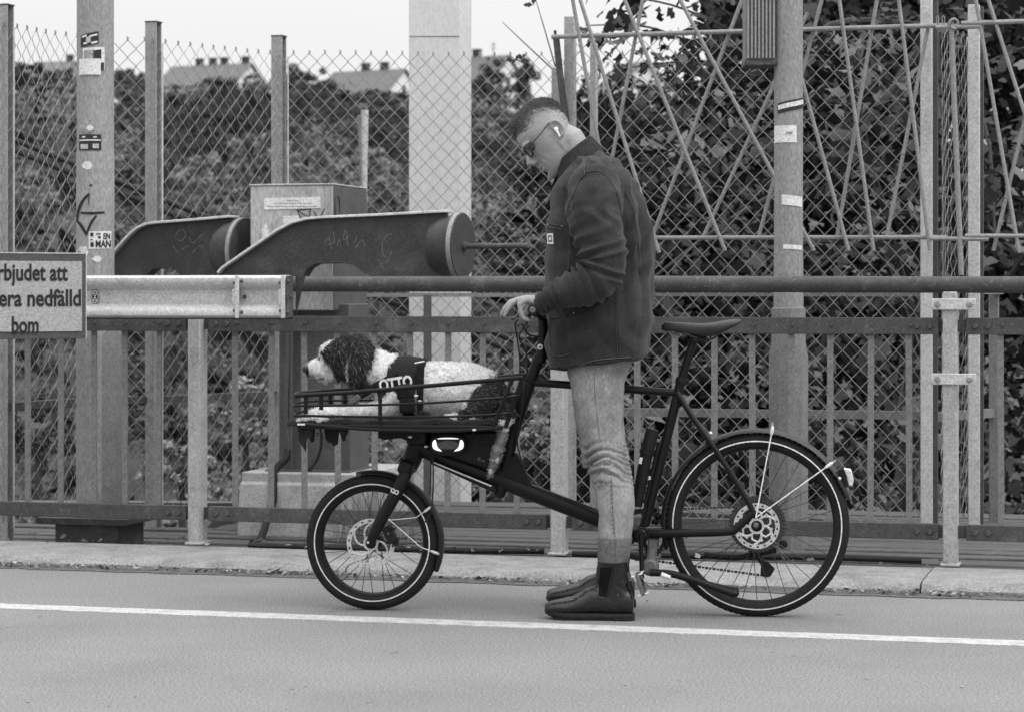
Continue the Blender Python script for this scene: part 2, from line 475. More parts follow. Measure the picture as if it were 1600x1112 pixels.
q = MB(); bolt(q, V((0, 0, 0)), .0125); bolt_me = mesh_of(q, 'bolt', M_BAND); q = MB(); bolt(q, V((0, 0, 0)), .0075, .008); bolt_ms = mesh_of(q, 'bolt', M_BAND)
for (a, b), bars in zip(SEG, BARS):
    for z, nm, hh in ((ZT, 'top_rail', 0.066), (ZB, 'bottom_rail', 0.062)):
        mb = MB(); mb.beam(R.w(a, 0.035, z), R.w(b, 0.035, z), 0.014, hh)
        mb.beam(R.w(a, 0.035 + 0.013, z + hh / 2 - 0.004), R.w(b, 0.035 + 0.013, z + hh / 2 - 0.004), 0.03, 0.007)
        o = add(mb, nm, M_BAND, rail, bevel=0.0025)
        for e in (a + 0.035, a + 0.085, b - 0.035, b - 0.085):
            q = bpy.data.objects.new('bolt', bolt_me); COL.objects.link(q); q.parent = o; ORG[q] = ORG[rail]; q.location = R.w(e, 0.0275, z) - ORG[rail]
        if nm == 'top_rail':
            for px in bars:
                q = bpy.data.objects.new('bolt', bolt_ms); COL.objects.link(q); q.parent = o; ORG[q] = ORG[rail]; q.location = R.w(R.u(px + 2, 0.03), 0.0275, z + 0.004) - ORG[rail]
    for px in bars:
        o = bpy.data.objects.new('baluster', bar_me); COL.objects.link(o); o.parent = rail; ORG[o] = ORG[rail]
        o.location = R.w(R.u(px, 0.05), 0.0495, 0) - ORG[rail]; o.rotation_euler = (rnd.uniform(-.004, .004), rnd.uniform(-.006, .006), R.a)
# lugs that tie the bottom bars to the posts
for u in pe:
    mb = MB()
    for z in (ZT, ZB):
        mb = MB(); mb.box(R.w(u, 0.05, z), 0.13, 0.008, 0.05, R.a); add(mb, 'lug', M_BAND, rail)
# the round pipe on top
mb = MB(); ua, ub = R.u(452, 0.04), R.u(1750, 0.04)
pts = [R.w(lerp(ua, ub, i / 30), 0.045, interp([452, 1020, 1600], [1.148, 1.147, 1.142], lerp(452, 1750, i / 30))) for i in range(31)]
mb.tube(pts, 0.0325, 20)
add(mb, 'handrail', M_PIPE, rail)

# clamps on the right-hand post: two pale plates with two bolts each
for py in (475.5, 592):
    t = thing('clamp_plate', 'pale clamp plate with two bolts on the right railing post, %s' % ('just under the round handrail' if py < 500 else 'below the top rail'), 'clamp', R.p(1490, py, -0.01), 'clamp plates on the railing post')
    mb = MB(); c = R.p(1490, py, -0.004); mb.box(c, 0.172, 0.012, 0.044, R.a + 0.02); add(mb, 'plate', M_GALVL, t, bevel=0.003)
    for dx in (-0.062, 0.062):
        mb = MB(); bolt(mb, c + R.t * dx - R.n * 0.0065, 0.0125, 0.012); add(mb, 'bolt', M_GALV, t)

# ------------------------------------------------------------------ chain-link fences
def chain(mb, a, b, z0, z1, pitch=0.078, r=0.0019, knuckle=True, seed=0):
    """woven wire: each zigzag wire hooks into its neighbours and leaves diamonds one pitch wide"""
    a = V(a); b = V(b); L = (b - a).length; t = (b - a) / L; n = V((-t.y, t.x, 0)); rr = random.Random(seed)
    sp = pitch / 2; sw = pitch / 4; step = pitch * 0.54
    cols = int(L / sp) + 1; rows = int((z1 - z0) / step)
    for i in range(cols):
        pts = []
        for k in range(rows + 1):
            sgn = 1 if (k + i) % 2 else -1
            x = min(max((i + 0.5) * sp + sgn * (sw + 0.0012), 0.0), L)
            z = z1 - k * step
            bow = 0.012 * math.sin(x / L * 6.2 + seed) * math.sin((z - z0) * 1.7 + seed)
            q = a + t * (x + rr.uniform(-.0015, .0015)) + n * (bow + 0.0032 * sgn)
            pts.append(V((q.x, q.y, z + 0.006 * noise.noise(V((x * 1.5, z * 1.5, seed))) + 0.004 * noise.noise(V((x * 7, 0.3, seed))))))
        fin = [pts[0]]
        for k in range(1, len(pts) - 1):
            p0, p1, p2 = pts[k - 1], pts[k], pts[k + 1]
            fin += [p1 + (p0 - p1) * 0.09, p1 + (p2 - p1) * 0.09]
        fin.append(pts[-1])
        mb.tube(fin, r, 4, caps=False)
        if knuckle and i % 2 == 0 and rr.random() < 0.97:
            q = pts[0]
            mb.tube([q - V((0, 0, 0.004)), q + V((0, 0, 0.008)) + t * 0.003, q + V((0, 0, 0.016)) - t * 0.002], [0.0045, 0.005, 0.003], 5)

def post_box(p, w, dpt, z0, z1, rz, t, m=None, name='post'):
    mb = MB(); mb.box(V((p.x, p.y, (z0 + z1) / 2)), w, dpt, z1 - z0, rz)
    return add(mb, name, m or M_GALV, t, bevel=0.004)

def flat(px, d): q = at(px, 458, d); return V((q.x, q.y, 0))
FA, FB, FC, FD, FE, FF = flat(-60, 10.5), flat(8, 10.97), flat(150, 11.58), flat(240, 11.66), flat(436, 12.3), flat(885, 12.33)
left = thing('chain_link_fence', 'zigzag chain link fence with square posts left of and behind the grey cabinet', 'fence', V((FD.x, FD.y, 0.0)))
for q, ang, px in ((FB, -1.0, 8), (FD, -0.35, 240), (FE, -0.3, 436)):
    # open channel post: front plate, web and back plate
    mb = MB(); Rm = Matrix.Rotation(-0.32, 3, 'Z'); zc = (2.405 - .1) / 2; hh = 2.505
    for (x, y, sx, sy) in ((0, -.028, .060, .006), (-.027, .0035, .006, .057), (0, .029, .054, .006)):
        c = V((q.x, q.y, zc)) + Rm @ V((x, y, 0)); mb.box(c, sx, sy, hh, -0.32)
    add(mb, 'post', M_POSTM, left, bevel=.0015)
    mb = MB(); mb.box(V((q.x, q.y, 2.408)) + Rm @ V((0, 0, 0)), .062, .066, .006, -.32); add(mb, 'post_cap', M_BAND, left)
post_box(V((FF.x, FF.y, 0)) + V((-.05, 0, 0)), 0.05, 0.05, -0.1, 2.25, 0, left)
for k, (a, b) in enumerate(((FA, FB), (FB, FC), (FC, FD), (FD, FE), (FE, FF))):
    mb = MB(); o = V((0, -0.035, 0))
    chain(mb, a + o, b + o, 0.07, 2.315, seed=k)
    add(mb, 'wire_mesh', M_WIRE, left, kind='stuff')
    if k:
        for z in (0.60, 1.10) if k == 4 else (0.60,):
            mb = MB(); mb.beam(V((a.x, a.y, z)), V((b.x, b.y, z)), 0.03, 0.034 if z < 1 else 0.02); add(mb, 'cross_rail', M_BAND if z < 1 else M_GALV, left)
mb = MB(); q = flat(668, 12.28); mb.box((q.x, q.y, 0.55), 0.04, 0.04, 1.10); add(mb, 'brace_post', M_CABD, left)
# thin tension wire beside each post
for q in (FB, FD, FE):
    mb = MB(); mb.tube([V((q.x + 0.05, q.y - 0.05, 0.06)), V((q.x + 0.05, q.y - 0.05, 2.3))], 0.004, 6); add(mb, 'tension_rod', M_GALVL, left)

RF = Plane((0.30, 11.0), 13.5)         # right-hand fence
fr = thing('chain_link_fence', 'tall chain link fence with pale posts on the right behind the saddle and rear wheel', 'fence', RF.w(0.6, 0, 0.0))
uF, uG = RF.u(891), RF.u(1448)
pF, pG = RF.w(uF, 0, 0), RF.w(uG, 0, 0)
post_box(pF, 0.048, 0.05, -0.1, 2.36, RF.a, fr, M_POSTL)
o2 = RF.w(uF + 0.085, 0.12, 0); post_box(o2, 0.03, 0.04, -0.1, 2.25, RF.a, fr, M_POSTL)
post_box(pG + V((0.0, 0.0, 0)), 0.052, 0.06, -0.02, 2.95, RF.a, fr, M_GALVL)
mb = MB(); mb.box(V((pG.x, pG.y, 1.4)) + RF.t * 0.036 + RF.n * 0.03, 0.02, 0.05, 2.9, RF.a); add(mb, 'post_side_shade', M_BAND, fr)  # dark strip stands for the shaded open side of the post
pH = flat(1522, 10.78)
post_box(pH, 0.052, 0.055, 0.0, 2.385, RF.a, fr, M_GALVL)
mb = MB(); mb.box(V((pH.x, pH.y, 1.2)) + RF.t * 0.033 + RF.n * 0.028, 0.014, 0.05, 2.36, RF.a); add(mb, 'post_side_shade', M_BAND, fr)  # shade on this post's right side, also put in as a dark strip
pI = flat(1553, 11.2); post_box(pI, 0.045, 0.05, 0.0, 1.13, RF.a, fr, M_BAR)
mb = MB(); chain(mb, pF + RF.n * -0.03 + RF.t * 0.02, pG - RF.t * 0.03, 0.09, 2.25, seed=9); add(mb, 'wire_mesh', M_WIRE, fr, kind='stuff')
# return panel seen nearly edge-on
e0 = pG + RF.t * 0.06 + RF.n * -0.02; e1 = pH - RF.t * 0.035 + RF.n * 0.16
mb = MB(); chain(mb, e0, V((e1.x, e1.y, 0)), 0.09, 2.26, seed=12); add(mb, 'wire_mesh', M_WIRE, fr, kind='stuff')
for z, h in ((1.103, 0.016), (0.575, 0.036)):
    mb = MB(); mb.beam(RF.w(uF, 0.02, z), RF.w(uG, 0.02, z), 0.03, h); add(mb, 'cross_rail', M_BAR, fr)
mb = MB(); mb.beam(V((pH.x, pH.y, 0.56)) - RF.t * .17, V((pI.x, pI.y, 0.56)), 0.03, 0.04); add(mb, 'cross_rail', M_BAR, fr)
mb = MB(); mb.beam(V((pH.x, pH.y, 1.115)), V((pI.x, pI.y, 1.115)) + RF.t * 0.03, 0.03, 0.02); add(mb, 'cross_rail', M_BAR, fr)
# leaning steel angle at the left end of the right fence
mb = MB(); mb.beam(at(867, 48, 10.95), at(888, 190, 10.98), 0.012, 0.04, (0, 1, 0)); mb.beam(at(869, 60, 10.93), at(882, 178, 10.96), 0.03, 0.012, (0, 1, 0))
add(mb, 'stay', M_BAND, fr)

# ------------------------------------------------------------------ screen of crossed rods fixed to the right-hand fence
TP = Plane((0.30, 10.86), 13.5)
scr = thing('rod_screen', 'screen of crossed thin steel rods on two horizontal bars above the saddle', 'screen', TP.p(1150, 380))
def rod(a, b, r=0.0095, off=0.0, nm='rod', m=None):
    mb = MB(); mb.tube([TP.p(a[0], a[1], off), TP.p(b[0], b[1], off)], r, 8)
    return add(mb, nm, m or M_GALV, scr)
rod((862, 58), (1480, 40), 0.0105, 0.0, 'bar'); rod((1462, 43), (1530, 42), 0.0095, -0.02, 'bar'); rod((1502, 37), (1720, 30), 0.0105, -0.02, 'bar')
rod((960, 372), (1480, 371), 0.0095, 0.0, 'bar'); rod((1453, 373), (1545, 374), 0.0095, -0.02, 'bar'); rod((1508, 369), (1720, 369), 0.0095, -0.02, 'bar')
ROD = [((893, -10), (938, 240)), ((905, -5), (1030, 395)), ((972, -10), (1133, 392)), ((1057, -10), (1272, 392)),
       ((1012, -40), (957, 245)), ((1165, -15), (1020, 368)), ((1262, 20), (1100, 368)), ((1300, -60), (1186, 368)),
       ((1216, -10), (1326, 392)), ((1310, -10), (1365, 392)), ((1372, -10), (1308, 370)), ((1403, -10), (1453, 392)),
       ((1450, 45), (1386, 368)), ((1523, -10), (1592, 393)), ((1541, -10), (1640, 300)), ((1632, 60), (1552, 392)), ((1486, 35), (1502, 430))]
for k, (a, b) in enumerate(ROD):
    lean_left = b[0] > a[0]
    rod(a, b, 0.0085 if k != 16 else 0.012, -0.019 if lean_left else 0.019)
# wire loops twisted round the bar
mb = MB()
for px in (1465, 1474): mb.tube(smooth_path([TP.p(px, 44, -.015), TP.p(px - 2, 30, -.015), TP.p(px, 25, -.015), TP.p(px + 2, 30, -.015), TP.p(px, 43, -.015)], 4), 0.002, 5)
mb.tube(smooth_path([TP.p(1482, 46, -.03), TP.p(1484, 34, -.04), TP.p(1492, 30, -.03), TP.p(1497, 38, -.02), TP.p(1486, 42, -.03), TP.p(1494, 46, -.04)], 4), 0.006, 6)
add(mb, 'tie_wire', M_GALV, scr)

# ------------------------------------------------------------------ poles and pillar
def sticker(poly, pl, off, name, m, par, thick=0.0012):
    mb = MB(); mb.prism([pl.p(x, y, off) for x, y in poly], -pl.n * thick)
    return add(mb, name, m, par, smooth=False)

def wrap_patch(c, r, z0, z1, a0, a1, mb, lift=0.0012, skew=0.0, nseg=6):
    """patch lying on a round pole: angles measured from the side facing the camera, positive to the right"""
    base = math.atan2(-c.y, -c.x)
    vs = []
    for i in range(nseg + 1):
        a = lerp(a0, a1, i / nseg); th = base + a
        dz = skew * (i / nseg - 0.5)
        for z in (z0, z1): vs.append((c.x + math.cos(th) * (r + lift), c.y + math.sin(th) * (r + lift), z + dz))
    return mb.add(vs, [(2 * i, 2 * i + 2, 2 * i + 3, 2 * i + 1) for i in range(nseg)])

def pole_pix(c, r, px, py, d):
    """(angle, z) on the pole surface under a photo pixel"""
    s = ((px - 800) / F * d - c.x) / r
    s = max(-0.98, min(0.98, s))
    return math.asin(s), CZ + (HZ - py) / F * (d - r * math.cos(math.asin(s)))

def pole_sticker(c, r, d, quad, m, par, lift=0.0012, name='sticker'):
    """quad = (x0,y0,x1,y1,tilt px)"""
    x0, y0, x1, y1, tl = quad
    a0, zt = pole_pix(c, r, x0, y0, d); a1, zb = pole_pix(c, r, x1, y1, d)
    mb = MB(); wrap_patch(c, r, zb, zt, a0, a1, mb, lift, tl * d / F, 6)
    return add(mb, name, m, par)

FONT_CACHE = {}
def text_mesh(txt, size, xscale, bold=0.0, ext=0.0008):
    cu = bpy.data.curves.new('lettering', 'FONT'); cu.body = txt; cu.size = size; cu.offset = bold; cu.extrude = ext; cu.align_x = 'CENTER'; cu.resolution_u = 4
    ob = bpy.data.objects.new('lettering', cu); COL.objects.link(ob)
    bpy.context.view_layer.update()
    me = bpy.data.meshes.new_from_object(ob.evaluated_get(bpy.context.evaluated_depsgraph_get()))
    bpy.data.objects.remove(ob); bpy.data.curves.remove(cu)
    for v in me.vertices: v.co.x *= xscale
    return me
# left lamp pole
d1 = 10.80; c1 = flat(149, d1); r1 = 29.5 / F * d1
lp = thing('lamp_pole', 'thick grey steel pole with stickers and black paint scrawl at the left, behind the sign', 'pole', V((c1.x, c1.y, -0.05)))
mb = MB()
zj = CZ + (HZ - 240) / F * d1
mb.lathe(c1, (0, 0, 1), [(r1, -0.05), (r1, zj - .004), (r1 * 0.985, zj), (r1 * 0.975, zj + 0.004), (r1 * 0.97, 3.6)], 32); add(mb, 'shaft', M_POLE, lp)
mb = MB(); r8 = r1 * 1.16
mb.lathe(V((c1.x + .03, c1.y + .02, 0)), (0, 0, 1), [(r8, 0.13), (r8, 0.93), (r1 * 1.0, 0.97)], 8); add(mb, 'sleeve', M_BAR, lp, ang=20)
mb = MB(); mb.box(V((c1.x + .02, c1.y, .115)), .42, .40, .03, R.a); mb.box(V((c1.x + .02, c1.y, .02)), .30, .28, .17, R.a); add(mb, 'base_plate', M_BAND, lp, bevel=.004)
S = lambda q, m, lift=0.0012: pole_sticker(c1, r1, d1, q, m, lp, lift)
r1s = r1; 
M_DKST = mat('dark_sticker', 0.03, 0.5, var=0.2); M_GRST = mat('grey_sticker', 0.3, 0.6, var=0.6, scale=60); M_GRST2 = mat('faded_sticker', 0.42, 0.6, var=0.3, scale=40)
S((127, 53, 154, 71, 6), M_DKST)
for q in ((129, 56, 136, 58.5, 2), (140, 54.5, 152, 57, 3), (131, 67, 137, 69.5, 1), (143, 65, 152, 68, 2)): S(q, M_PAPER, 0.0022)
mb = MB()
S((135, 58, 142, 67, 1), M_GRST2, 0.0024)
S((130, 75, 163, 110, 2), M_PAPER, 0.0014); S((132, 79, 146, 92, 2), M_GRST, 0.002); S((146, 78, 158, 93, 2), M_DKST, 0.002); S((157, 98, 162, 110, 1), M_DKST, 0.002)
S((125, 93, 157, 117, 0), M_PAPER, 0.003)
S((124.5, 211, 158, 235, 0), M_DKST, 0.0015)
for q in ((129, 213.5, 134, 215.5, 0), (146, 213.5, 151, 215.5, 0), (125, 219, 157, 220.2, 0)): S(q, M_PAPER, 0.0024)
for q in ((127, 226, 138, 233, 0), (145, 225, 154, 232, 0)): S(q, M_GRST2, 0.0024)
# round sticker and the pale blob under it, modelled on the curve of the pole
def pole_blob(cx, cy, rx, ry, m, lift=0.0016, n=18, wob=0.0):
    mb = MB(); vs = []; base = math.atan2(-c1.y, -c1.x)
    pts = [(cx, cy)] + [(cx + rx * math.cos(2 * math.pi * k / n) * (1 + wob * math.sin(k * 5.1)), cy + ry * math.sin(2 * math.pi * k / n) * (1 + wob * math.cos(k * 3.7))) for k in range(n)]
    for x, y in pts:
        a, z = pole_pix(c1, r1, x, y, d1); vs.append((c1.x + math.cos(base + a) * (r1 + lift), c1.y + math.sin(base + a) * (r1 + lift), z))
    mb.add(vs, [(0, 1 + k, 1 + (k + 1) % n) for k in range(n)]); return add(mb, 'sticker', m, lp)
pole_blob(137, 196, 11, 12, M_GRST); pole_blob(141, 200, 5.5, 4, M_PAPER, 0.0024); pole_blob(137, 259, 8, 6.5, M_PAPER, wob=.12)
# spray-painted scrawl
def pole_stroke(pts, wpx, par=None):
    base = math.atan2(-c1.y, -c1.x); mb = MB()
    L = []
    P2 = [V((x, y, 0)) for x, y in pts]; P2 = smooth_path(P2, 5)
    for i, p in enumerate(P2):
        t = (P2[min(i + 1, len(P2) - 1)] - P2[max(i - 1, 0)]).normalized(); nrm = V((-t.y, t.x, 0)) * wpx / 2 * (1 - 0.25 * abs(2 * i / (len(P2) - 1) - 1))
        for q in (p - nrm, p + nrm):
            a, z = pole_pix(c1, r1, q.x, q.y, d1); L.append((c1.x + math.cos(base + a) * (r1 + 0.0022), c1.y + math.sin(base + a) * (r1 + 0.0022), z))
    mb.add(L, [(2 * i, 2 * i + 1, 2 * i + 3, 2 * i + 2) for i in range(len(P2) - 1)]); return mb
for pts, w in (([(140, 303), (131, 313), (124, 328), (121, 345)], 4.5), ([(121, 345), (129, 355), (136, 368)], 4.5), ([(136, 366), (143, 348), (151, 337)], 4.0), ([(127, 333), (144, 333.5), (163, 332)], 4.0), ([(139, 303), (139, 320)], 1.5)):
    add(pole_stroke(pts, w), 'paint_scrawl', M_INK, lp)
pole_blob(142, 290, 2, 2, M_INK); pole_blob(130, 395, 9, 10, M_PAPER, wob=.2); pole_blob(152, 405, 7, 5, M_PAPER, wob=.25)
# sticker with lettering
S((139, 361.5, 173, 389, 1), M_PAPER, 0.0016)
for q in ((141.5, 364, 146, 370, 0), (141.5, 374, 145, 376, 0), (141.5, 379, 146.5, 386, 0), (150, 365, 157, 367, 0), (153, 369, 157, 373, 0)): S(q, M_INK, 0.0026)


def pole_text(txt, x0, y0, x1, y1):
    me = text_mesh(txt, 1.0, 1.0, .03, 0.0); xs = [v.co.x for v in me.vertices]; ys_ = [v.co.y for v in me.vertices]; base = math.atan2(-c1.y, -c1.x)
    for v in me.vertices:
        px = lerp(x0, x1, (v.co.x - min(xs)) / (max(xs) - min(xs))); py = lerp(y1, y0, (v.co.y - min(ys_)) / (max(ys_) - min(ys_)))
        a, z = pole_pix(c1, r1, px, py, d1); v.co = V((c1.x + math.cos(base + a) * (r1 + .0034), c1.y + math.sin(base + a) * (r1 + .0034), z)) - ORG[lp]
    me.materials.clear(); me.materials.append(M_INK); add(me, 'lettering', M_INK, lp)
pole_text('EN', 161, 364.5, 171, 374); pole_text('MAN', 149.5, 375.5, 172, 387)
# right pole with stepped base
d2 = 10.25; c2 = flat(1232, d2); r2p = 22.5 / F * d2
rp = thing('lamp_pole', 'round grey steel pole with torn stickers on the right, behind the rod screen', 'pole', V((c2.x, c2.y, -0.05)))
zs = CZ + (HZ - 482) / F * d2
mb = MB(); mb.lathe(c2, (0, 0, 1), [(r2p * 1.04, -0.05), (r2p * 1.04, zs), (r2p, zs + .3), (r2p * 0.99, 3.6)], 32); add(mb, 'shaft', M_POLE, rp)
mb = MB(); mb.lathe(c2, (0, 0, 1), [(r2p * 1.38, -0.05), (r2p * 1.38, zs - 0.2), (r2p * 1.20, zs - 0.14), (r2p * 1.2, zs), (r2p * 1.05, zs + .005)], 10); add(mb, 'sleeve', M_BAR, rp, ang=20)
S2 = lambda q, m, lift=0.0012, n='sticker': pole_sticker(c2, r2p * 1.0, d2, q, m, rp, lift + 0.002, n)
S2((1216, 157, 1253.5, 174, 10), M_DKST); S2((1217, 160, 1253.5, 168, 10), M_PAPER, 0.002); S2((1211, 197, 1244, 223, 0), M_PAPER); S2((1229, 206, 1238, 210, 0), M_GRST, .002)
S2((1222, 306, 1252, 322, -4), M_PAPER); S2((1224, 383, 1252, 390, -2), M_PAPER)
# ribbed box on the pole
d3 = 10.2
rb = thing('ribbed_box', 'grey ribbed metal box fixed high on the right pole', 'box', at(1190, 95, d3))
mb = MB(); a = at(1166, 93, d3); b = at(1212, -60, d3)
mb.box(((a.x + b.x) / 2, d3 + 0.09, (a.z + b.z) / 2), b.x - a.x, 0.16, b.z - a.z)
add(mb, 'housing', M_BAR, rb, bevel=0.004)
for k in range(8):
    mb = MB(); x = lerp(a.x + .008, b.x - .008, k / 7)
    mb.box((x, d3 + 0.005, (a.z + b.z) / 2), 0.007, 0.018, b.z - a.z - .01); add(mb, 'rib', M_GALV, rb)
mb = MB(); mb.box(((a.x + b.x) / 2, d3 + 0.09, a.z - 0.012), b.x - a.x + .01, 0.17, 0.026); add(mb, 'base', M_BAND, rb, bevel=.005)

# tall pale pillar behind the fence
d4 = 12.75
a = at(639, 783, d4); b = at(718.5, 0, d4); w = b.x - a.x
pil = thing('pillar', 'broad pale concrete pillar rising behind the chain link fence', 'pillar', V(((a.x + b.x) / 2, d4 + .15, -0.1)))
mb = MB(); x0, x1 = a.x, b.x; ch = at(735, 458, d4 + .07).x
poly = [V((x0, d4, -0.1)), V((x1, d4, -0.1)), V((ch, d4 + 0.065, -0.1)), V((ch, d4 + 0.36, -0.1)), V((x0, d4 + 0.36, -0.1))]
mb.prism(poly, V((0, 0, 4.6))); add(mb, 'shaft', M_CONC, pil, smooth=True, ang=20, bevel=0.004)
mb = MB(); 
for py in (57,): 
    zz = CZ + (HZ - py) / F * d4
    mb.box(((x0 + x1) / 2, d4 - 0.001, zz), (x1 - x0) * .98, 0.003, 0.004)
add(mb, 'joint', M_KERB, pil)

# ------------------------------------------------------------------ cabinet on its column and plinth
CB = Plane((0, 0), 0.0)
dc = 10.88
cab = thing('control_cabinet', 'weathered grey electrical cabinet with white notice, tags and torn stickers between the barrier arms', 'cabinet', V((at(455, 458, dc).x, dc + .25, 0.12)))
CP = Plane((at(455, 458, dc).x, dc), 15.0)
p0 = CP.p(391, 485); p1 = CP.p(520, 289.5)
cx = (p0.x + p1.x) / 2; wz = (p0.z + p1.z) / 2; cw = (CP.p(520, 458) - CP.p(391, 458)).length; chh = p1.z - p0.z
D = 0.47
cc = CP.o + CP.t * ((p0 - CP.o).dot(CP.t) + cw / 2) + CP.n * (D / 2); cc.z = wz
mb = MB(); mb.box(cc, cw, D, chh, CP.a); add(mb, 'body', M_CAB, cab, bevel=0.005)
mb = MB(); mb.box(V((cc.x, cc.y, p1.z + 0.004)), cw + .01, D + .01, 0.008, CP.a); add(mb, 'lid', M_CAB, cab, bevel=0.003)
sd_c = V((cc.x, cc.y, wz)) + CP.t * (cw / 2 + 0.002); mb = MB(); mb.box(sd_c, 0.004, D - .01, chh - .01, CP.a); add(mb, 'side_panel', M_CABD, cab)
dm = MB(); dm.box(CP.p(455, 440, -0.004), cw - 0.016, 0.006, 0.004, CP.a); add(dm, 'door_seam', M_INK, cab)
def cpoly(poly, m, nm, off=-0.001, th=0.0015): return sticker(poly, CP, off, nm, m, cab, th)
cpoly([(413, 310), (501, 308), (501, 325.5), (413, 328)], M_PAPER, 'notice', -0.001, 0.002)
for (x0_, x1_, y_) in ((447, 466, 313.5), (428, 487, 318.2), (418, 496, 323)):
    mb = MB()
    xx = x0_
    while xx < x1_:
        ww = rnd.uniform(2, 5); mb.prism([CP.p(xx, y_ - .8, -.0032), CP.p(min(xx + ww, x1_), y_ - .85, -.0032), CP.p(min(xx + ww, x1_), y_ + .8, -.0032), CP.p(xx, y_ + .8, -.0032)], -CP.n * .0005); xx += ww + 1.1
    add(mb, 'print', M_GRST, cab, smooth=False)
cpoly([(443, 338), (467, 337), (468, 352), (443, 360)], M_PAPER, 'sticker')
cpoly([(409, 360), (412, 355), (416, 348), (418, 358), (420.5, 358), (420, 366), (414, 370), (410, 372)], M_PAPER, 'sticker')
def scrawl(pl, paths, wpx, m, par, off, nm='paint_scrawl'):
    for pts in paths:
        mb = MB(); P2 = smooth_path([V((x, y, 0)) for x, y in pts], 4); L = []
        for i, p in enumerate(P2):
            t = (P2[min(i + 1, len(P2) - 1)] - P2[max(i - 1, 0)]); t = t.normalized() if t.length > 0 else V((1, 0, 0)); nr = V((-t.y, t.x, 0)) * wpx / 2
            L += [pl.p((p - nr).x, (p - nr).y, off), pl.p((p + nr).x, (p + nr).y, off)]
        mb.add(L, [(2 * i, 2 * i + 1, 2 * i + 3, 2 * i + 2) for i in range(len(P2) - 1)])
        add(mb, nm, m, par, smooth=False)
M_TAG = mat('black_marker', 0.05, 0.6)
scrawl(CP, [[(465, 329), (470, 341), (474, 343)], [(465, 329), (482, 339), (484, 330), (486, 327)], [(490, 330), (495, 340)], [(507, 326), (501, 339)], [(462, 329), (486, 327)]], 1.6, M_TAG, cab, -0.0015)
# scrawl on the side of the cabinet
def side_pt(fx, z): q = CP.o + CP.t * ((p0 - CP.o).dot(CP.t) + cw + 0.006) + CP.n * (D * fx); return V((q.x, q.y, z))
mb = MB(); zt = p1.z
loop = [side_pt(0.10 + 0.07 * math.sin(a), zt - 0.10 - 0.055 * math.cos(a)) for a in np.linspace(0, 6.2, 18)]
mb.tube(loop, 0.0025, 4); mb.tube([side_pt(.10, zt - .155), side_pt(.06, zt - .2)], 0.0025, 4); mb.tube([side_pt(.12, zt - .155), side_pt(.17, zt - .2)], 0.0025, 4)
add(mb, 'paint_scrawl', M_TAG, cab)
# column under the cabinet
mb = MB(); q0 = CP.p(445, 737, .05); q1 = CP.p(560, 480, .05)
mb.box(V(((q0.x + q1.x) / 2, q0.y + .13, (q0.z + q1.z) / 2 - .01)), q1.x - q0.x, 0.28, q1.z - q0.z + .05, CP.a); add(mb, 'column', M_CABD, cab, bevel=.006)
mb = MB(); mb.box(V((CP.p(497, 735, .05).x, q0.y + .12, q0.z + 0.006)), 0.40, 0.36, 0.012, CP.a); add(mb, 'base_plate', M_CABD, cab)
pts = [CP.p(472, 484, -.012), CP.p(474, 500, -.02), CP.p(476, 530, -.015)]
mb = MB(); mb.tube([CP.p(450, 500, .03), CP.p(450, 560, .03), CP.p(447, 640, .03), CP.p(451, 702, .03)], 0.011, 8); mb.tube([CP.p(456, 500, .03), CP.p(454, 730, .03)], 0.008, 8)
add(mb, 'conduit', M_CABD, cab)
mb = MB(); mb.tube(smooth_path([CP.p(449, 703, .02), CP.p(446, 716, .0), CP.p(433, 730, -.03), CP.p(428, 745, -.05), CP.p(427, 780, -.08), CP.p(420, 800, -.12), CP.p(413, 826, -.2), CP.p(405, 842, -.3), CP.p(395, 848, -.42)], 5), 0.0175, 10)
add(mb, 'cable', M_BLACKRUB, cab)
mb = MB(); mb.tube(smooth_path([CP.p(503, 675, .02), CP.p(501, 700, .0), CP.p(494, 720, .0), CP.p(482, 734, .02)], 5), 0.006, 8); add(mb, 'cable', M_BLACKRUB, cab)
# concrete plinth with sloping sides
pl = thing('concrete_plinth', 'stained concrete plinth with sloping sides under the grey cabinet column', 'plinth', V((CP.p(470, 735).x, dc + .2, -0.1)))
mb = MB()
def ring(x0_, x1_, f, bk, z): 
    l = CP.p(x0_, 735, f); r_ = CP.p(x1_, 735, f); l2 = l + CP.n * bk; r3_ = r_ + CP.n * bk
    return [V((q.x, q.y, z)) for q in (l, r_, r3_, l2)]
zt_ = CP.p(450, 737).z; 
mb.loft([ring(368, 572, -.10, .78, -.1), ring(374, 568, -.06, .7, zt_ - .05), ring(378, 566, -.05, .68, zt_ - .043), ring(377, 564, -.05, .68, zt_)])
add(mb, 'block', M_PLINTH, pl, bevel=.01)
# pale bracket behind the boom
mb = MB(); mb.box(at(558, 535, 11.9), 0.045, 0.05, 1.3); 
bs = thing('steel_upright', 'narrow pale steel upright behind the dog\'s head, right of the cabinet column', 'post', V((at(558, 458, 11.9).x, 11.9, 0.3)))
add(mb, 'post', M_POSTL, bs, bevel=.004)

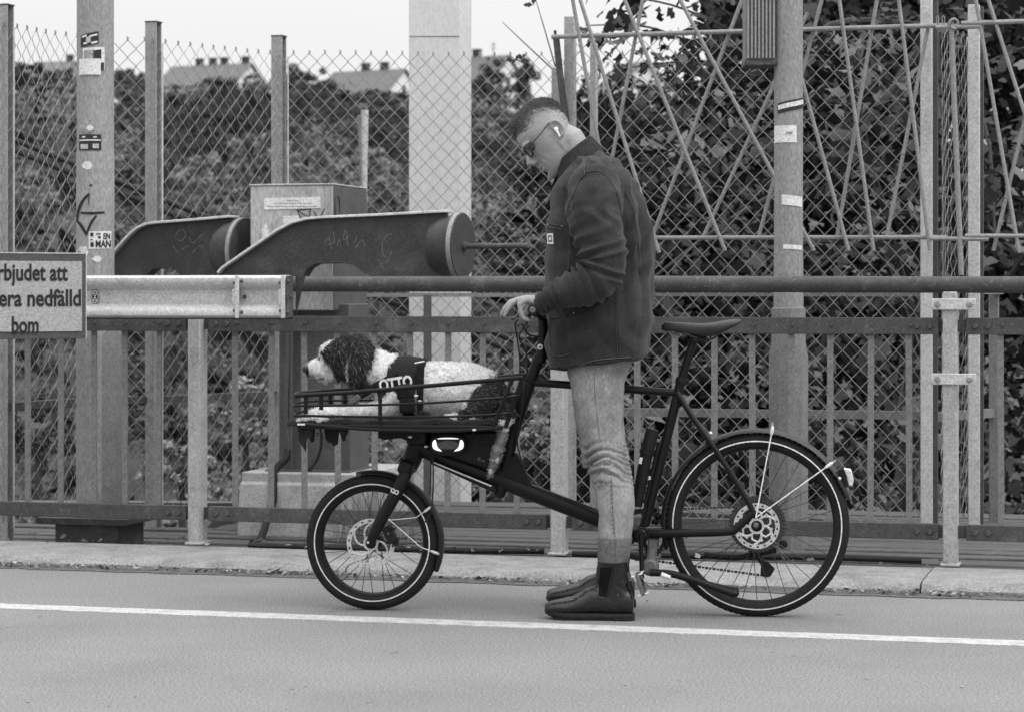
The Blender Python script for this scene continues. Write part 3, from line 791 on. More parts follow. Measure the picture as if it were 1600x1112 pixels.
# ------------------------------------------------------------------ barrier arms with counterweights
def cw_arm(xl, xr, yt_l, yt_r, dl, dr, label, disc=True, rod_=True, scr_=None, ybot=436):
    sx = (xr - xl) / (760 - 345.0)
    X = lambda x: xl + (x - 345) * sx
    dy = yt_r - 332.0
    pl_o = flat(xl, dl); pr = flat(xr, dr)
    deg = math.degrees(math.atan2(pl_o.y - pr.y, pr.x - pl_o.x))
    A = Plane((pl_o.x, pl_o.y), deg)
    t = thing('counterweight_arm', label, 'barrier arm', A.p(X(540), ybot))
    top = [(345, 428), (352, 420), (440, 361), (462, 350), (485, 344), (510, 342), (600, 338), (706, 332.5)]
    bot = [(706, 436), (640, 434), (600, 431), (575, 425), (556, 411), (540, 408.5), (497, 409.5), (484, 417), (476, 430), (474, 436)]
    T = [A.p(X(x), y + dy) for x, y in top]; B = [A.p(X(x), y + dy) for x, y in bot]
    mb = MB(); th = 0.012
    front = T + B + [A.p(X(350), 436 + dy)]
    mb.prism(front, A.n * th); add(mb, 'web', M_ARM, t, smooth=False)
    # flange over the top edge, much paler than the web
    mb = MB(); FW = 0.085
    rings = []
    for i, p in enumerate(T):
        q0_ = T[max(i - 1, 0)]; q1_ = T[min(i + 1, len(T) - 1)]; tt = (q1_ - q0_).normalized(); up = A.n.cross(tt); up = up if up.z > 0 else -up
        lo = p - A.n * 0.028; hi = p + A.n * (FW - 0.02)
        rings.append([lo, hi, hi + up * .011, lo + up * .011])
    mb.loft(rings); add(mb, 'top_flange', M_EDGE, t, bevel=.002)
    mb = MB(); rings = []
    for i, p in enumerate(B[1:]):
        rings.append([p - A.n * .006, p + A.n * .06, p + A.n * .06 + V((0, 0, -.008)), p - A.n * .006 + V((0, 0, -.008))])
    mb.loft(rings); add(mb, 'lower_flange', M_ARM, t, bevel=.002)
    # counterweight: dished disc on the end
    c = (A.p(X(706), 333 + dy) + A.p(X(706), 437 + dy)) / 2
    rad = (A.p(X(706), 333 + dy) - c).length
    c = c + A.n * 0.02
    mb = MB(); mb.lathe(c, A.t, [(rad * .7, -.07), (rad * .86, -.03), (rad * .9, 0), (rad * .93, 0.03)], 40); add(mb, 'hub', M_ARM, t)
    mb = MB(); mb.lathe(c, A.t, [(rad * .98, 0.026), (rad * 1.0, 0.03), (rad * 1.0, 0.062), (rad * .985, 0.066)], 48); add(mb, 'counterweight', M_ARM, t)
    mb = MB(); mb.torus(c + A.t * .046, A.n, V((0, 0, 1)), rad * 1.0, [(-.002, -.015), (.003, -.015), (.003, .004), (-.002, .004)], 48); add(mb, 'rim', M_GALV, t)
    mb = MB(); q = c + A.t * .06
    mb.lathe(q, A.t, [(.02, 0), (.02, .018), (.012, .02)], 12)
    if rod_: mb.tube([q, q + A.t * 0.30 + V((0, 0, 0.0))], 0.0115, 12); mb.lathe(q + A.t * .08, A.t, [(.0135, 0), (.0135, .02)], 12)
    add(mb, 'threaded_rod', M_BAND, t)
    # welded gusset patch
    return A, t, X, dy
A1, arm1, X1, _ = cw_arm(345, 752, 428, 332, 10.72, 10.28, 'large dark barrier arm with round counterweight and rod, in front of the cabinet')
M_SCR = mat('scratched_scrawl', 0.17, 0.7, var=0.3, scale=60)
scrawl(A1, [[(508, 380), (513, 370), (518, 390)], [(511, 383), (523, 379)], [(521, 362), (523, 380)], [(527, 384), (530, 374), (532, 385)], [(536, 375), (540, 358), (544, 385)], [(538, 376), (548, 366)], [(553, 380), (558, 370)], [(556, 388), (565, 375), (570, 384)], [(600, 375), (605, 367), (612, 366)], [(598, 378), (597, 395), (602, 402)], [(612, 392), (606, 408), (596, 412)], [(590, 405), (600, 420)]], 0.9, M_SCR, arm1, -0.0015, 'scratched_scrawl')
A0, arm0, X0, _ = cw_arm(150, 395, 428, 340, 11.38, 11.02, 'smaller dark barrier arm partly hidden behind the cabinet, farther left', rod_=False)
scrawl(A0, [[(274, 372), (278, 362), (286, 360), (290, 368), (284, 376), (276, 374)], [(296, 372), (302, 380), (316, 366)], [(270, 384), (278, 396)], [(284, 390), (296, 384)], [(300, 396), (312, 384), (318, 390)]], 0.9, M_SCR, arm0, -0.0015, 'scratched_scrawl')

# ------------------------------------------------------------------ boom with W-profile guard rail, and the sign
BP = Plane((R.p(300, 460, -0.30).x, R.p(300, 460, -0.30).y), 13.0)
boom = thing('barrier_boom', 'horizontal pale guard rail boom with bolted end plates in front of the left railing', 'barrier', BP.p(300, 462))
zt, zb = BP.p(300, 430.5).z, BP.p(300, 497).z; H = zt - zb
prof = [(0.02, 1.0), (-0.022, 0.985), (-0.045, 0.94), (-0.048, 0.84), (-0.035, 0.75), (-0.004, 0.66), (-0.002, 0.34), (-0.035, 0.25), (-0.048, 0.16), (-0.045, 0.06), (-0.022, 0.015), (0.02, 0.0)]
u0, u1 = BP.u(-160), BP.u(452)
def wbeam(u0, u1, grow=0.0):
    mb = MB(); rings = []
    n = 12
    for i in range(n + 1):
        u = lerp(u0, u1, i / n)
        out = [BP.w(u, w - grow, zb + H * f) for w, f in prof]; inn = [BP.w(u, w + 0.006, zb + H * f) for w, f in reversed(prof)]
        rings.append(out + inn)
    mb.loft(rings); return mb
add(wbeam(u0, u1), 'guard_beam', M_GALVL, boom, ang=60)
for px in (371, 443):
    u = BP.u(px, -.05)
    mb = MB(); mb.box(BP.w(u, -0.056, zb + H * .5), 0.0165, 0.012, H * 1.0, BP.a); mb.box(BP.w(u - .012, -0.03, zb + H * .5), 0.02, 0.05, H * .36, BP.a); add(mb, 'splice_strap', M_GALVL, boom, bevel=.003)
    mb = MB()
    for f in (0.86, 0.5, 0.14):
        mb.ball(BP.w(u + 0.017, -0.045 if f != .5 else -.012, zb + H * f), 0.0085, 8)
    for f in (.82, .18): mb.box(BP.w(u - .012, -0.045, zb + H * f), 0.012, 0.02, 0.012, BP.a)
    add(mb, 'bolt', M_BAND, boom)
mb = MB(); mb.box(BP.w(u1 + 0.004, -0.01, zb + H * .5), 0.008, 0.075, H * 0.98, BP.a); add(mb, 'end_plate', M_BAND, boom, bevel=.003)
mb = MB(); mb.prism([BP.w(u1 + .01, 0.05, zb + H * 1.0), BP.w(u1 + .05, 0.05, zb + H * .98), BP.w(u1 + .012, 0.05, zb + H * .1)], BP.n * .01); add(mb, 'gusset', M_ARM, boom)
mb = MB(); mb.beam(BP.w(u0, 0.03, zb + .01), BP.w(u1, 0.03, zb + .01), 0.05, 0.03); add(mb, 'backing_bar', M_ARM, boom)
# round sticker with an hourglass in a ring
c = BP.p(148.5, 464, -0.006); 
def disc(mb, c, pl, rx, rz, n=24, off=0.0):
    mb.add([c - pl.n * off] + [c - pl.n * off + pl.t * rx * math.cos(2 * math.pi * k / n) + V((0, 0, rz * math.sin(2 * math.pi * k / n))) for k in range(n)], [(0, 1 + k, 1 + (k + 1) % n) for k in range(n)])
px_m = 9.9 / F
mb = MB(); disc(mb, c, BP, 6.8 * px_m, 12 * px_m); o = add(mb, 'round_sticker', M_INK, boom)
mb = MB(); n = 24
for k in range(n):
    a0, a1 = 2 * math.pi * k / n, 2 * math.pi * (k + 1) / n
    q = lambda a, s: c - BP.n * .0008 + BP.t * 6.8 * px_m * s * math.cos(a) + V((0, 0, 12 * px_m * s * math.sin(a)))
    mb.add([q(a0, .72), q(a1, .72), q(a1, .88), q(a0, .88)], [(0, 1, 2, 3)])
g = lambda x, z: c - BP.n * .0008 + BP.t * x * px_m + V((0, 0, z * px_m))
for q in ([(-3.6, 6.2), (3.6, 6.2), (3.6, 5), (-3.6, 5)], [(-3.6, -5), (3.6, -5), (3.6, -6.2), (-3.6, -6.2)], [(-3.2, 5), (-2, 5), (3.2, -5), (2, -5)], [(3.2, 5), (2, 5), (-3.2, -5), (-2, -5)]):
    mb.add([g(*k) for k in q], [(0, 1, 2, 3)])
add(mb, 'round_sticker_print', M_PAPER, o, smooth=False)

# the sign: fixed to the boom, turned a little towards the road
def put_text(txt, c, pl, height, width, m, parent, name='lettering', bold=0.012, roll=0.0):
    me = text_mesh(txt, 1.0, 1.0, bold)
    xs = [v.co.x for v in me.vertices]; ys_ = [v.co.y for v in me.vertices]
    kx = width / (max(xs) - min(xs)); ky = height; mx = (max(xs) + min(xs)) / 2
    cr, sr = math.cos(roll), math.sin(roll)
    for v in me.vertices:
        x, y, z = (v.co.x - mx) * kx, v.co.y * ky, v.co.z
        x, y = x * cr - y * sr, x * sr + y * cr
        q = c + pl.t * x + V((0, 0, y)) - pl.n * (z * 0.6 + 0.001) - ORG[parent]
        v.co = q
    me.materials.clear(); me.materials.append(m)
    return add(me, name, m, parent)
SG = Plane((at(135, 458, 9.80).x, 9.80), -30.0)
sg = thing('warning_sign', 'rectangular sign with black Swedish lettering and dark border, cut by the left edge', 'sign', SG.p(60, 465))
def sq(x, y, off=0): return SG.p(x, y, off)
uL = SG.u(-58); uR = SG.u(134.5)
zt0 = SG.p(135, 397).z; zb0 = SG.p(135, 529).z
mb = MB(); mb.box(SG.w((uL + uR) / 2, 0.012, (zt0 + zb0) / 2), uR - uL, 0.02, zt0 - zb0, SG.a); add(mb, 'border', M_SIGNB, sg, bevel=.002)
mb = MB(); bw = 0.030; mb.box(SG.w((uL + uR) / 2, 0.001, (zt0 + zb0) / 2), uR - uL - .036, 0.006, zt0 - zb0 - 2 * bw, SG.a); add(mb, 'face', M_SIGN, sg)
mb = MB(); mb.box(SG.w((uL + uR) / 2, 0.012, zt0 + .002), uR - uL, 0.024, 0.004, SG.a); mb.box(SG.w(uR + .001, 0.012, (zt0 + zb0) / 2), 0.003, 0.022, zt0 - zb0, SG.a); add(mb, 'edge_strip', M_GALVL, sg)
uc = SG.u(39)
def line(txt, ybase, xl, xr, hpx):
    z = SG.p(39, ybase).z
    w = SG.u(xr) - SG.u(xl)
    put_text(txt, SG.w((SG.u(xl) + SG.u(xr)) / 2, -0.003, z), SG, hpx, w, M_INK, sg, 'lettering', 0.022)
hp = 0.0935
line('Förbjudet att', 438, -30, 105.5, hp)
line('passera nedfälld', 478, -50, 126, hp)
line('bom', 520, 18, 60, hp)
mb = MB(); mb.box(SG.w(SG.u(20), 0.06, (zt0 + zb0) / 2), 0.03, 0.10, 0.1, SG.a); mb.box(SG.w(SG.u(110), 0.06, (zt0 + zb0) / 2), 0.03, 0.12, 0.1, SG.a); add(mb, 'bracket', M_ARM, sg)

# lamp post and handrail pipes beyond the fence
d5 = 15.5
sl = thing('small_lamp_post', 'slim pale post behind the fence, left of the concrete pillar', 'post', V((at(564, 458, d5).x, d5, terrain_z(0, d5) - .2)))
mb = MB(); b0 = at(561, 700, d5); b1 = at(570, 172, d5); mb.tube([V((b0.x, d5, terrain_z(0, d5) - .2)), b0, b1], 0.024, 12); add(mb, 'shaft', M_GALVL, sl)
mb = MB(); mb.tube([at(564.5, 290, d5 - .02), at(560, 180, d5 - .02)], 0.008, 8); mb.box(at(567, 166, d5), .05, .05, .03); add(mb, 'head', M_BAR, sl)
for k, (y0, y1, lab) in enumerate(((213, 566, 'upper dark sloping pipe seen through the chain link on the left'), (229, 584, 'lower dark sloping pipe running just under the other one'))):
    a, b = at(-60, y0 - 27, 13.1), at(880, y1 - 3, 12.9)
    mb = MB(); mb.tube([a, b], 0.0155, 8); o = add(mb, 'sloping_pipe', M_INK, label=lab, cat='pipe', base=(0, 0, 0), group='sloping pipes behind the fence')
# ------------------------------------------------------------------ cargo bicycle
M_FRAME = mat('black_frame_paint', 0.008, 0.42, var=0.25, scale=12, spec=0.2)
M_TYRE = mat('tyre_rubber', 0.017, 0.75, var=0.3, scale=20, bump=.3, bscale=160, spec=.15)
M_RIM = mat('black_rim', 0.008, 0.45, spec=.2)
M_REFL = mat('reflective_stripe', 0.62, 0.5, var=0.05)
M_STEEL = mat('brushed_steel', 0.52, 0.38, 0.55, var=0.12, scale=60)
M_ALU = mat('pale_alloy', 0.6, 0.45, 0.4, var=0.1, scale=60)
M_SPOKE = mat('dark_spoke', 0.06, 0.4, 0.5)
M_PLAST = mat('black_plastic', 0.009, 0.5, var=0.2, spec=.22)
M_FEND = mat('black_mudguard', 0.016, 0.42, var=.2, spec=.4)
M_SADD = mat('saddle_cover', 0.011, 0.42, var=.2, scale=30, spec=.35)
M_LENS = mat('pale_lens', 0.8, 0.25, var=.02, spec=.6, grain=0)
M_LIT = mat('lit_lens', 0.8, 0.3, var=0, grain=0); M_LIT.node_tree.nodes['Principled BSDF'].inputs['Emission Color'].default_value = (1, 1, 1, 1); M_LIT.node_tree.nodes['Principled BSDF'].inputs['Emission Strength'].default_value = .9
M_GREYPL = mat('grey_plastic', 0.11, 0.5, var=.1)
M_FAB = mat('black_webbing', 0.014, 0.85, var=.3, scale=60, bump=.4)
M_BLANKET = mat('dark_blanket', 0.022, 0.9, var=.4, scale=25, bump=.5, bscale=80)
M_FLEECE = mat('white_fleece', 0.5, 0.95, var=.4, scale=45, bump=1.0, bscale=90)

Xf = (583 - 800) / F * 8.547
B = Plane((Xf, 8.547), 7.61)
E, N_, Z = B.t.copy(), B.n.copy(), V((0, 0, 1))
cFr = B.p(583, 846); cRe = B.p(1183, 819)
RF_, RR_ = cFr.z, cRe.z
bike = thing('cargo_bicycle', 'black cargo bicycle with low front rack, small front wheel and large rear wheel', 'bicycle', V(((cFr.x + cRe.x) / 2, (cFr.y + cRe.y) / 2, 0)))
def bt_tube(pts, r, name, m=M_FRAME, par=None, n=12, sm=0, flat=1.0):
    P = [B.p(*q) for q in pts]
    rs = r
    if sm:
        k = len(P); P = smooth_path(P, sm)
        if isinstance(r, (list, tuple)): rs = [interp(range(k), r, i / sm) for i in range(len(P))]
    mb = MB(); mb.tube(P, rs, n, flat=flat); return add(mb, name, m, par or bike)
def mir(p, d): return p + N_ * d

def wheel(name, c, Ro, sec, stripe, rim_in, nsp, label):
    """empty-free wheel: the tyre is the part, the rest its sub-parts"""
    wd = sec
    prof = []
    for k in range(16):
        a = 2 * math.pi * k / 16; ca, sa = math.cos(a), math.sin(a)
        prof.append((-wd / 2 + wd / 2 * ca, wd * .49 * sa * (1 if ca > 0 else .9)))
    mb = MB(); mb.torus(c, E, Z, Ro, prof, 96)
    # tread blocks
    for k in range(96):
        a = 2 * math.pi * k / 96
        for off, sh in ((-.013, 0), (0, .5), (.013, 0)):
            aa = a + sh * 2 * math.pi / 96; r = E * math.cos(aa) + Z * math.sin(aa); t = -E * math.sin(aa) + Z * math.cos(aa)
            q = c + r * (Ro - wd / 2 + wd / 2 * math.sqrt(1 - (off / (wd * .49)) ** 2)) + N_ * off
            mb.box(q - r * .0013, 0.0034, 0.008, 0.010, M=Matrix((r, N_, t)).transposed())
    w = add(mb, name, M_TYRE, bike, label=label)
    rt = -wd / 2; dr = stripe - Ro; ca = (dr + wd / 2) / (wd / 2); off = wd * .49 * math.sqrt(max(0, 1 - ca * ca))
    mb = MB()
    for s in (-1, 1): mb.torus(c + N_ * (s * (off + .0004)), E, Z, stripe, [(-.0021, 0), (.0021, -.0008 * s), (.0021, .001 * s), (-.0021, .0016 * s)], 96)
    add(mb, 'reflective_stripe', M_REFL, w)
    mb = MB(); ri, ro_ = rim_in, Ro - wd + .006
    mb.torus(c, E, Z, ri, [(0, -.006), (.006, -.015), (ro_ - ri, -.016), (ro_ - ri - .004, 0), (ro_ - ri, .016), (.006, .015), (0, .006)], 96); add(mb, 'rim', M_RIM, w)
    mb = MB(); hr = .022; hw = .03
    for k in range(nsp):
        side = -1 if k % 2 else 1; tw = (1 if (k // 2) % 2 else -1) * 1.15
        a = 2 * math.pi * k / nsp; ah = a + tw
        p0 = c + (E * math.cos(ah) + Z * math.sin(ah)) * hr + N_ * side * hw; p1 = c + (E * math.cos(a) + Z * math.sin(a)) * (ri + .002) + N_ * side * .003
        mb.tube([p0, p1], 0.00125, 4)
    add(mb, 'spokes', M_SPOKE, w, kind='stuff')
    mb = MB(); mb.lathe(c - N_ * .05, N_, [(.012, 0), (.014, .01), (.028, .015), (.028, .019), (.017, .025), (.017, .075), (.028, .081), (.028, .085), (.014, .09), (.012, .10)], 20); add(mb, 'hub', M_PLAST, w)
    return w
wF = wheel('front_wheel', cFr, RF_, 0.054, 91 / F * 8.547, 79 / F * 8.547, 28, 'small front wheel with thin pale stripe on the tyre')
wR = wheel('rear_wheel', cRe, RR_, 0.056, 131 / F * 8.369, 118 / F * 8.369, 32, 'large rear wheel with thin pale stripe on the tyre')

def rotor(c, off, R0, R1, arms, par, kink=0.5, ph=0.0, wid=.006, loops=False):
    c = c + N_ * off; mb = MB(); nn = 72
    # drilled braking ring: two thin rings with webs between leave the holes open
    w = R0 - R1
    for ra, rb in ((R0 - w * .30, R0), (R1, R1 + w * .30)):
        mb.torus(c, E, Z, ra, [(0, -.001), (rb - ra, -.001), (rb - ra, .001), (0, .001)], nn)
    for k in range(54):
        if k % 3 == 2: continue
        a = 2 * math.pi * k / 54; r = E * math.cos(a) + Z * math.sin(a)
        mb.beam(c + r * (R1 + w * .28), c + r * (R0 - w * .28), (R0 * 2 * math.pi / 54) * .92, .0018, N_)
    add(mb, 'brake_disc', M_STEEL, par)
    mb = MB()
    for k in range(arms):
        a = ph + 2 * math.pi * k / arms; pts = []
        for i in range(9):
            t = i / 8; aa = a + kink * (t ** 1.5); rr = lerp(.022, R1 + .001, t); pts.append(c + (E * math.cos(aa) + Z * math.sin(aa)) * rr)
        mb.tube(pts, wid * .5, 4, up=N_, flat=.35)
        if loops:
            pts2 = [c + (E * math.cos(a + kink * .2 + f) + Z * math.sin(a + kink * .2 + f)) * r_ for f, r_ in ((-.05, .03), (.25, .048), (.62, .054), (1.0, .052))]
            mb.tube(pts2, wid * .45, 4, up=N_, flat=.35)
    mb.torus(c, E, Z, .019, [(0, -.002), (.008, -.002), (.008, .002), (0, .002)], 24)
    o = add(mb, 'disc_carrier', M_STEEL, par)
rotor(cFr, -.042, .0860, .0700, 6, wF, kink=-.9, ph=.3, wid=.0065)
rotor(cRe, -.052, .0785, .0635, 6, wR, kink=-.75, ph=.1, wid=.008, loops=True)
# sprockets
mb = MB()
for i, r in enumerate((.096, .088, .078, .068, .058, .048)):
    mb.lathe(cRe + N_ * (.022 + i * .0045), N_, [(r, 0), (r, .002)], 44)
    for k in range(int(r * 2 * math.pi / .0127)):
        a = k / int(r * 2 * math.pi / .0127) * 6.2832; d = E * math.cos(a) + Z * math.sin(a); mb.box(cRe + N_ * (.023 + i * .0045) + d * (r + .0015), .005, .002, .005, M=Matrix((d, N_, d.cross(N_))).transposed())
add(mb, 'sprockets', M_SPOKE, wR)

# mudguards
def guard(c, Rm, a0, a1, wid, name, label, lip=.012):
    n = 60; rings = []
    for i in range(n + 1):
        a = math.radians(lerp(a0, a1, i / n)); r = E * math.cos(a) + Z * math.sin(a); out = []; inn = []
        for k in range(9):
            s = -1 + 2 * k / 8; dr = -lip * (abs(s) ** 3)
            tp = min(1, min(i, n - i) / 4 + .35); out.append(c + r * (Rm + dr) + N_ * (s * wid / 2 * tp)); inn.append(c + r * (Rm + dr - .002) + N_ * (s * (wid / 2 - .0012) * tp))
        rings.append(out + inn[::-1])
    mb = MB(); mb.loft(rings); return add(mb, name, M_FEND, bike, label=label)
gF = guard(cFr, 112.5 / F * 8.547, -24, 104, .062, 'mudguard', 'short black front mudguard')
gR = guard(cRe, 150.5 / F * 8.369, 17, 196, .062, 'mudguard', 'long black rear mudguard')
def stay(pts, par, m=M_ALU, r=.0022, tip=True):
    P = [B.p(*q) for q in pts]; mb = MB(); mb.tube(P, r, 6); add(mb, 'mudguard_stay', m, par)
    if tip:
        mb = MB(); d = (P[-1] - P[-2]).normalized(); mb.tube([P[-1] - d * .012, P[-1] - d * .004, P[-1] + d * .012, P[-1] + d * .02], [.0035, .006, .006, .003], 8); add(mb, 'stay_clip', m, par)
stay([(609, 812, -.06), (650, 808, -.05), (667, 796, -.036)], gF, M_STEEL, .002); stay([(609, 812, -.06), (657, 854, -.05), (678, 862, -.036)], gF, M_STEEL, .002)
mb = MB(); mb.ball(B.p(608.5, 811.5, -.066), .005, 8); add(mb, 'stay_bolt', M_ALU, gF)
stay([(1181, 808, -.075), (1206, 674, -.036)], gR, M_REFL, .0024); stay([(1181, 808, -.075), (1294, 727, -.036)], gR, M_REFL, .0024)
mb = MB(); mb.tube([B.p(1206, 668, 0), B.p(1207, 660, 0)], .004, 6); mb.tube([B.p(1301, 723, 0), B.p(1306, 718, 0)], .003, 6); mb.ball(B.p(1110, 677, -.02), .008, 8); add(mb, 'stay_bolt', M_STEEL, gR)
# rear lamp on the mudguard
mb = MB(); p = [B.p(x, y, -.022) for x, y in ((1318, 731), (1330, 733), (1334, 750), (1332, 760), (1326, 758), (1323, 744))]; mb.prism(p, N_ * .044)
rl = add(mb, 'rear_lamp', M_ALU, bike, bevel=.004)
mb = MB(); mb.prism([B.p(x, y, -.018) for x, y in ((1312, 733), (1319, 732), (1325, 757), (1321, 762))], N_ * .036); add(mb, 'lamp_base', M_PLAST, rl)
mb = MB(); mb.ball(B.p(1312, 747, -.032), .006, 8); add(mb, 'lamp_screw', M_ALU, rl)

# frame
fr_ = thing  # (frame pieces are separate tubes welded together: one part, each tube its sub-part)
mb = MB(); P = [B.p(655, 697), B.p(700, 719), B.p(780, 749), B.p(931, 808), B.p(1003, 836)]; mb.tube(P, [.031, .031, .0295, .029, .029], 18)
frame_o = add(mb, 'frame', M_FRAME, bike)
def ft(pts, r, name, **k): return bt_tube(pts, r, name, par=frame_o, **k)
ft([(832, 597), (1054, 613)], .0138, 'top_tube', n=14)
ft([(1065, 592), (1003, 836)], .0168, 'seat_tube', n=14)
ft([(843, 556), (831, 590), (818, 625), (804, 669), (786, 744)], [.0195, .020, .0205, .021, .021], 'steering_tube', n=16)
for s in (-1, 1):
    o1 = .012 * s; o2 = .052 * s
    ft([(1058, 613, o1), (1085, 655, .03 * s), (1120, 705, .045 * s), (1165, 776, o2), (1177, 800, o2)], [.0105, .0105, .010, .0098, .010], 'seat_stay', n=10, sm=4)
    ft([(1003, 834, .02 * s), (1050, 832, .042 * s), (1135, 830, o2), (1152, 823, o2), (1177, 800, o2)], [.0165, .0155, .0145, .0140, .0125], 'chain_stay', n=10, sm=5)
    mb = MB(); mb.prism([B.p(x, y, o2) for x, y in ((1165, 800), (1178, 792), (1186, 806), (1183, 827), (1172, 830), (1164, 820))], N_ * .006); add(mb, 'dropout', M_FRAME, frame_o)
ft([(1106, 694, -.04), (1106, 694, .04)], .009, 'stay_bridge')
mb = MB(); mb.lathe(B.p(1003, 835, -.042), N_, [(.024, 0), (.027, .004), (.027, .08), (.024, .084)], 20); add(mb, 'bottom_bracket', M_FRAME, frame_o)
mb = MB(); mb.lathe(B.p(1181, 820, -.075), N_, [(.006, 0), (.0095, .002), (.0095, .012), (.007, .016)], 12); add(mb, 'axle_bolt', M_GREYPL, wR)
# gusset where the steering tube meets the main tube
mb = MB(); mb.prism([B.p(x, y, -.018) for x, y in ((770, 742), (786, 722), (806, 706), (824, 744), (838, 772), (800, 768))], N_ * .036); add(mb, 'gusset', M_FRAME, frame_o, bevel=.006)
mb = MB(); mb.lathe(B.p(786, 752), (B.p(778, 776) - B.p(786, 752)), [(.02, 0), (.024, .02), (.022, .05), (.012, .058)], 14); add(mb, 'lower_bearing', M_FRAME, frame_o)
# steering rod with a thin pale tube standing in for its highlight
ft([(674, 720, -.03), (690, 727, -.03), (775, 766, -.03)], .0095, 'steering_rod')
mb = MB(); mb.tube([B.p(678, 722, -.042), B.p(768, 759, -.042)], .003, 6); add(mb, 'rod_highlight', M_ALU, frame_o)
ft([(805, 735, -.01), (822, 752, -.02), (834, 768, -.02)], .004, 'cable_guide')

# fork
mb = MB(); P = [B.p(662, 662), B.p(654, 690), B.p(644, 716), B.p(640, 728)]; mb.tube(P, [.028, .033, .034, .030], 16)
fork = add(mb, 'fork', M_FRAME, bike)
for s in (-1, 1):
    mb = MB(); P = [B.p(x, y, o * s) for x, y, o in ((640, 722, .035), (633, 742, .060), (620, 768, .062), (598, 806, .062), (582, 838, .060), (577, 852, .058))]
    mb.tube(P, [.021, .0225, .0225, .0215, .018, .013], 14, flat=.8, up=N_); add(mb, 'blade', M_FRAME, fork)
mb = MB(); mb.box(B.p(638, 728), .05, .15, .05, M=Matrix((E, N_, Z)).transposed() @ Matrix.Rotation(.35, 3, 'Y')); add(mb, 'crown', M_FRAME, fork, bevel=.012)
mb = MB(); mb.ball(B.p(575, 847, -.075), .005, 8); mb.ball(B.p(544, 660, 0), .001, 4); add(mb, 'axle_end', M_ALU, fork)
mb = MB(); c = B.p(616.5, 767, -.0835)
for dx, dz, r in ((-.006, .003, .0062), (.007, -.003, .0062)): mb.torus(c + E * dx + Z * dz, E, Z, r, [(-.0018, -.001), (.0018, -.001), (.0018, .001), (-.0018, .001)], 16)
mb.box(c + E * -.004 + Z * -.004, .006, .001, .006, M=Matrix((E, N_, Z)).transposed()); add(mb, 'fork_emblem', M_REFL, fork)
mb = MB(); mb.box(B.p(609, 834, -.055), .032, .035, .062, M=Matrix((E, N_, Z)).transposed() @ Matrix.Rotation(-.5, 3, 'Y')); mb.box(B.p(618, 845, -.05), .02, .03, .03, M=Matrix((E, N_, Z)).transposed()); mb.tube([B.p(605, 822, -.07), B.p(617, 826, -.075)], .006, 8); cal = add(mb, 'brake_caliper', M_PLAST, fork, bevel=.006)
mb = MB(); mb.ball(B.p(607, 833, -.075), .004, 8); mb.ball(B.p(616, 829, -.073), .003, 6); mb.ball(B.p(616, 839, -.07), .003, 6); add(mb, 'caliper_bolt', M_GREYPL, cal)
bt_tube([(676, 700, -.05), (677, 740, -.055), (676, 775, -.05), (673, 800, -.04), (664, 815, -.05)], .003, 'brake_hose', M_BLACKRUB, sm=5, n=6)
bt_tube([(673, 712, -.04), (673, 740, -.05), (671, 772, -.045)], .0022, 'brake_hose', M_BLACKRUB, sm=5, n=6)
mb = MB(); mb.box(B.p(655, 682), .075, .11, .05, M=Matrix((E, N_, Z)).transposed()); mb.box(B.p(640, 676), .10, .09, .02, M=Matrix((E, N_, Z)).transposed()); add(mb, 'rack_mount', M_FRAME, frame_o, bevel=.01)
mb = MB()
for q in ((641, 682, -.06), (631, 692, -.05), (666, 697, -.06)): mb.ball(B.p(*q), .006, 8, (1.4, .6, .8))
add(mb, 'mount_bolt', M_ALU, frame_o)

# saddle and post
def saddle():
    st = [(1034, 508, 515, .012), (1040, 503, 518, .019), (1060, 503.5, 517.5, .024), (1082, 505, 522, .030), (1100, 505.5, 526, .043), (1116, 503.5, 525, .060), (1135, 500, 517, .070), (1150, 498, 509, .066), (1158, 499.5, 504, .045)]
    rings = []
    for x, yt, yb, hw in st:
        top = B.p(x, yt); bot = B.p(x, yb); ring = []
        for k in range(16):
            a = 2 * math.pi * k / 16; ca, sa = math.cos(a), math.sin(a)
            z = lerp(bot.z, top.z, .5 + .5 * (abs(sa) ** .7) * (1 if sa > 0 else -1) * (1 if sa > 0 else .9)); s = abs(ca) ** .75 * (1 if ca > 0 else -1)
            drop = (abs(s) ** 3) * (top.z - bot.z) * .28
            ring.append(V((top.x, top.y, z - drop)) + N_ * (s * hw))
        rings.append(ring)
    mb = MB(); mb.loft(rings); return mb
sad = add(saddle(), 'saddle', M_SADD, bike, ang=60)
mb = MB()
for s in (-.02, .02): mb.tube(smooth_path([B.p(1046, 515, s * .5), B.p(1075, 523, s), B.p(1096, 530, s), B.p(1114, 529, s), B.p(1132, 514, s * 1.6)], 4), .0035, 6)
add(mb, 'saddle_rail', M_SPOKE, sad)
mb = MB(); mb.box(B.p(1093, 530.5), .05, .05, .016, M=Matrix((E, N_, Z)).transposed() @ Matrix.Rotation(-.1, 3, 'Y')); mb.tube([B.p(1090, 527, -.022), B.p(1090, 527, .022)], .009, 10); add(mb, 'saddle_clamp', M_PLAST, sad, bevel=.004)
bt_tube([(1085, 528), (1062, 602)], .0148, 'seat_post', M_FRAME, n=14)
mb = MB(); d = (B.p(1063, 600) - B.p(1065, 592)).normalized(); mb.lathe(B.p(1066, 590), d, [(.0195, 0), (.0205, .003), (.0205, .02), (.0195, .023)], 16); mb.box(B.p(1073, 597), .018, .014, .014, M=Matrix((E, N_, Z)).transposed()); add(mb, 'seat_collar', M_PLAST, bike)

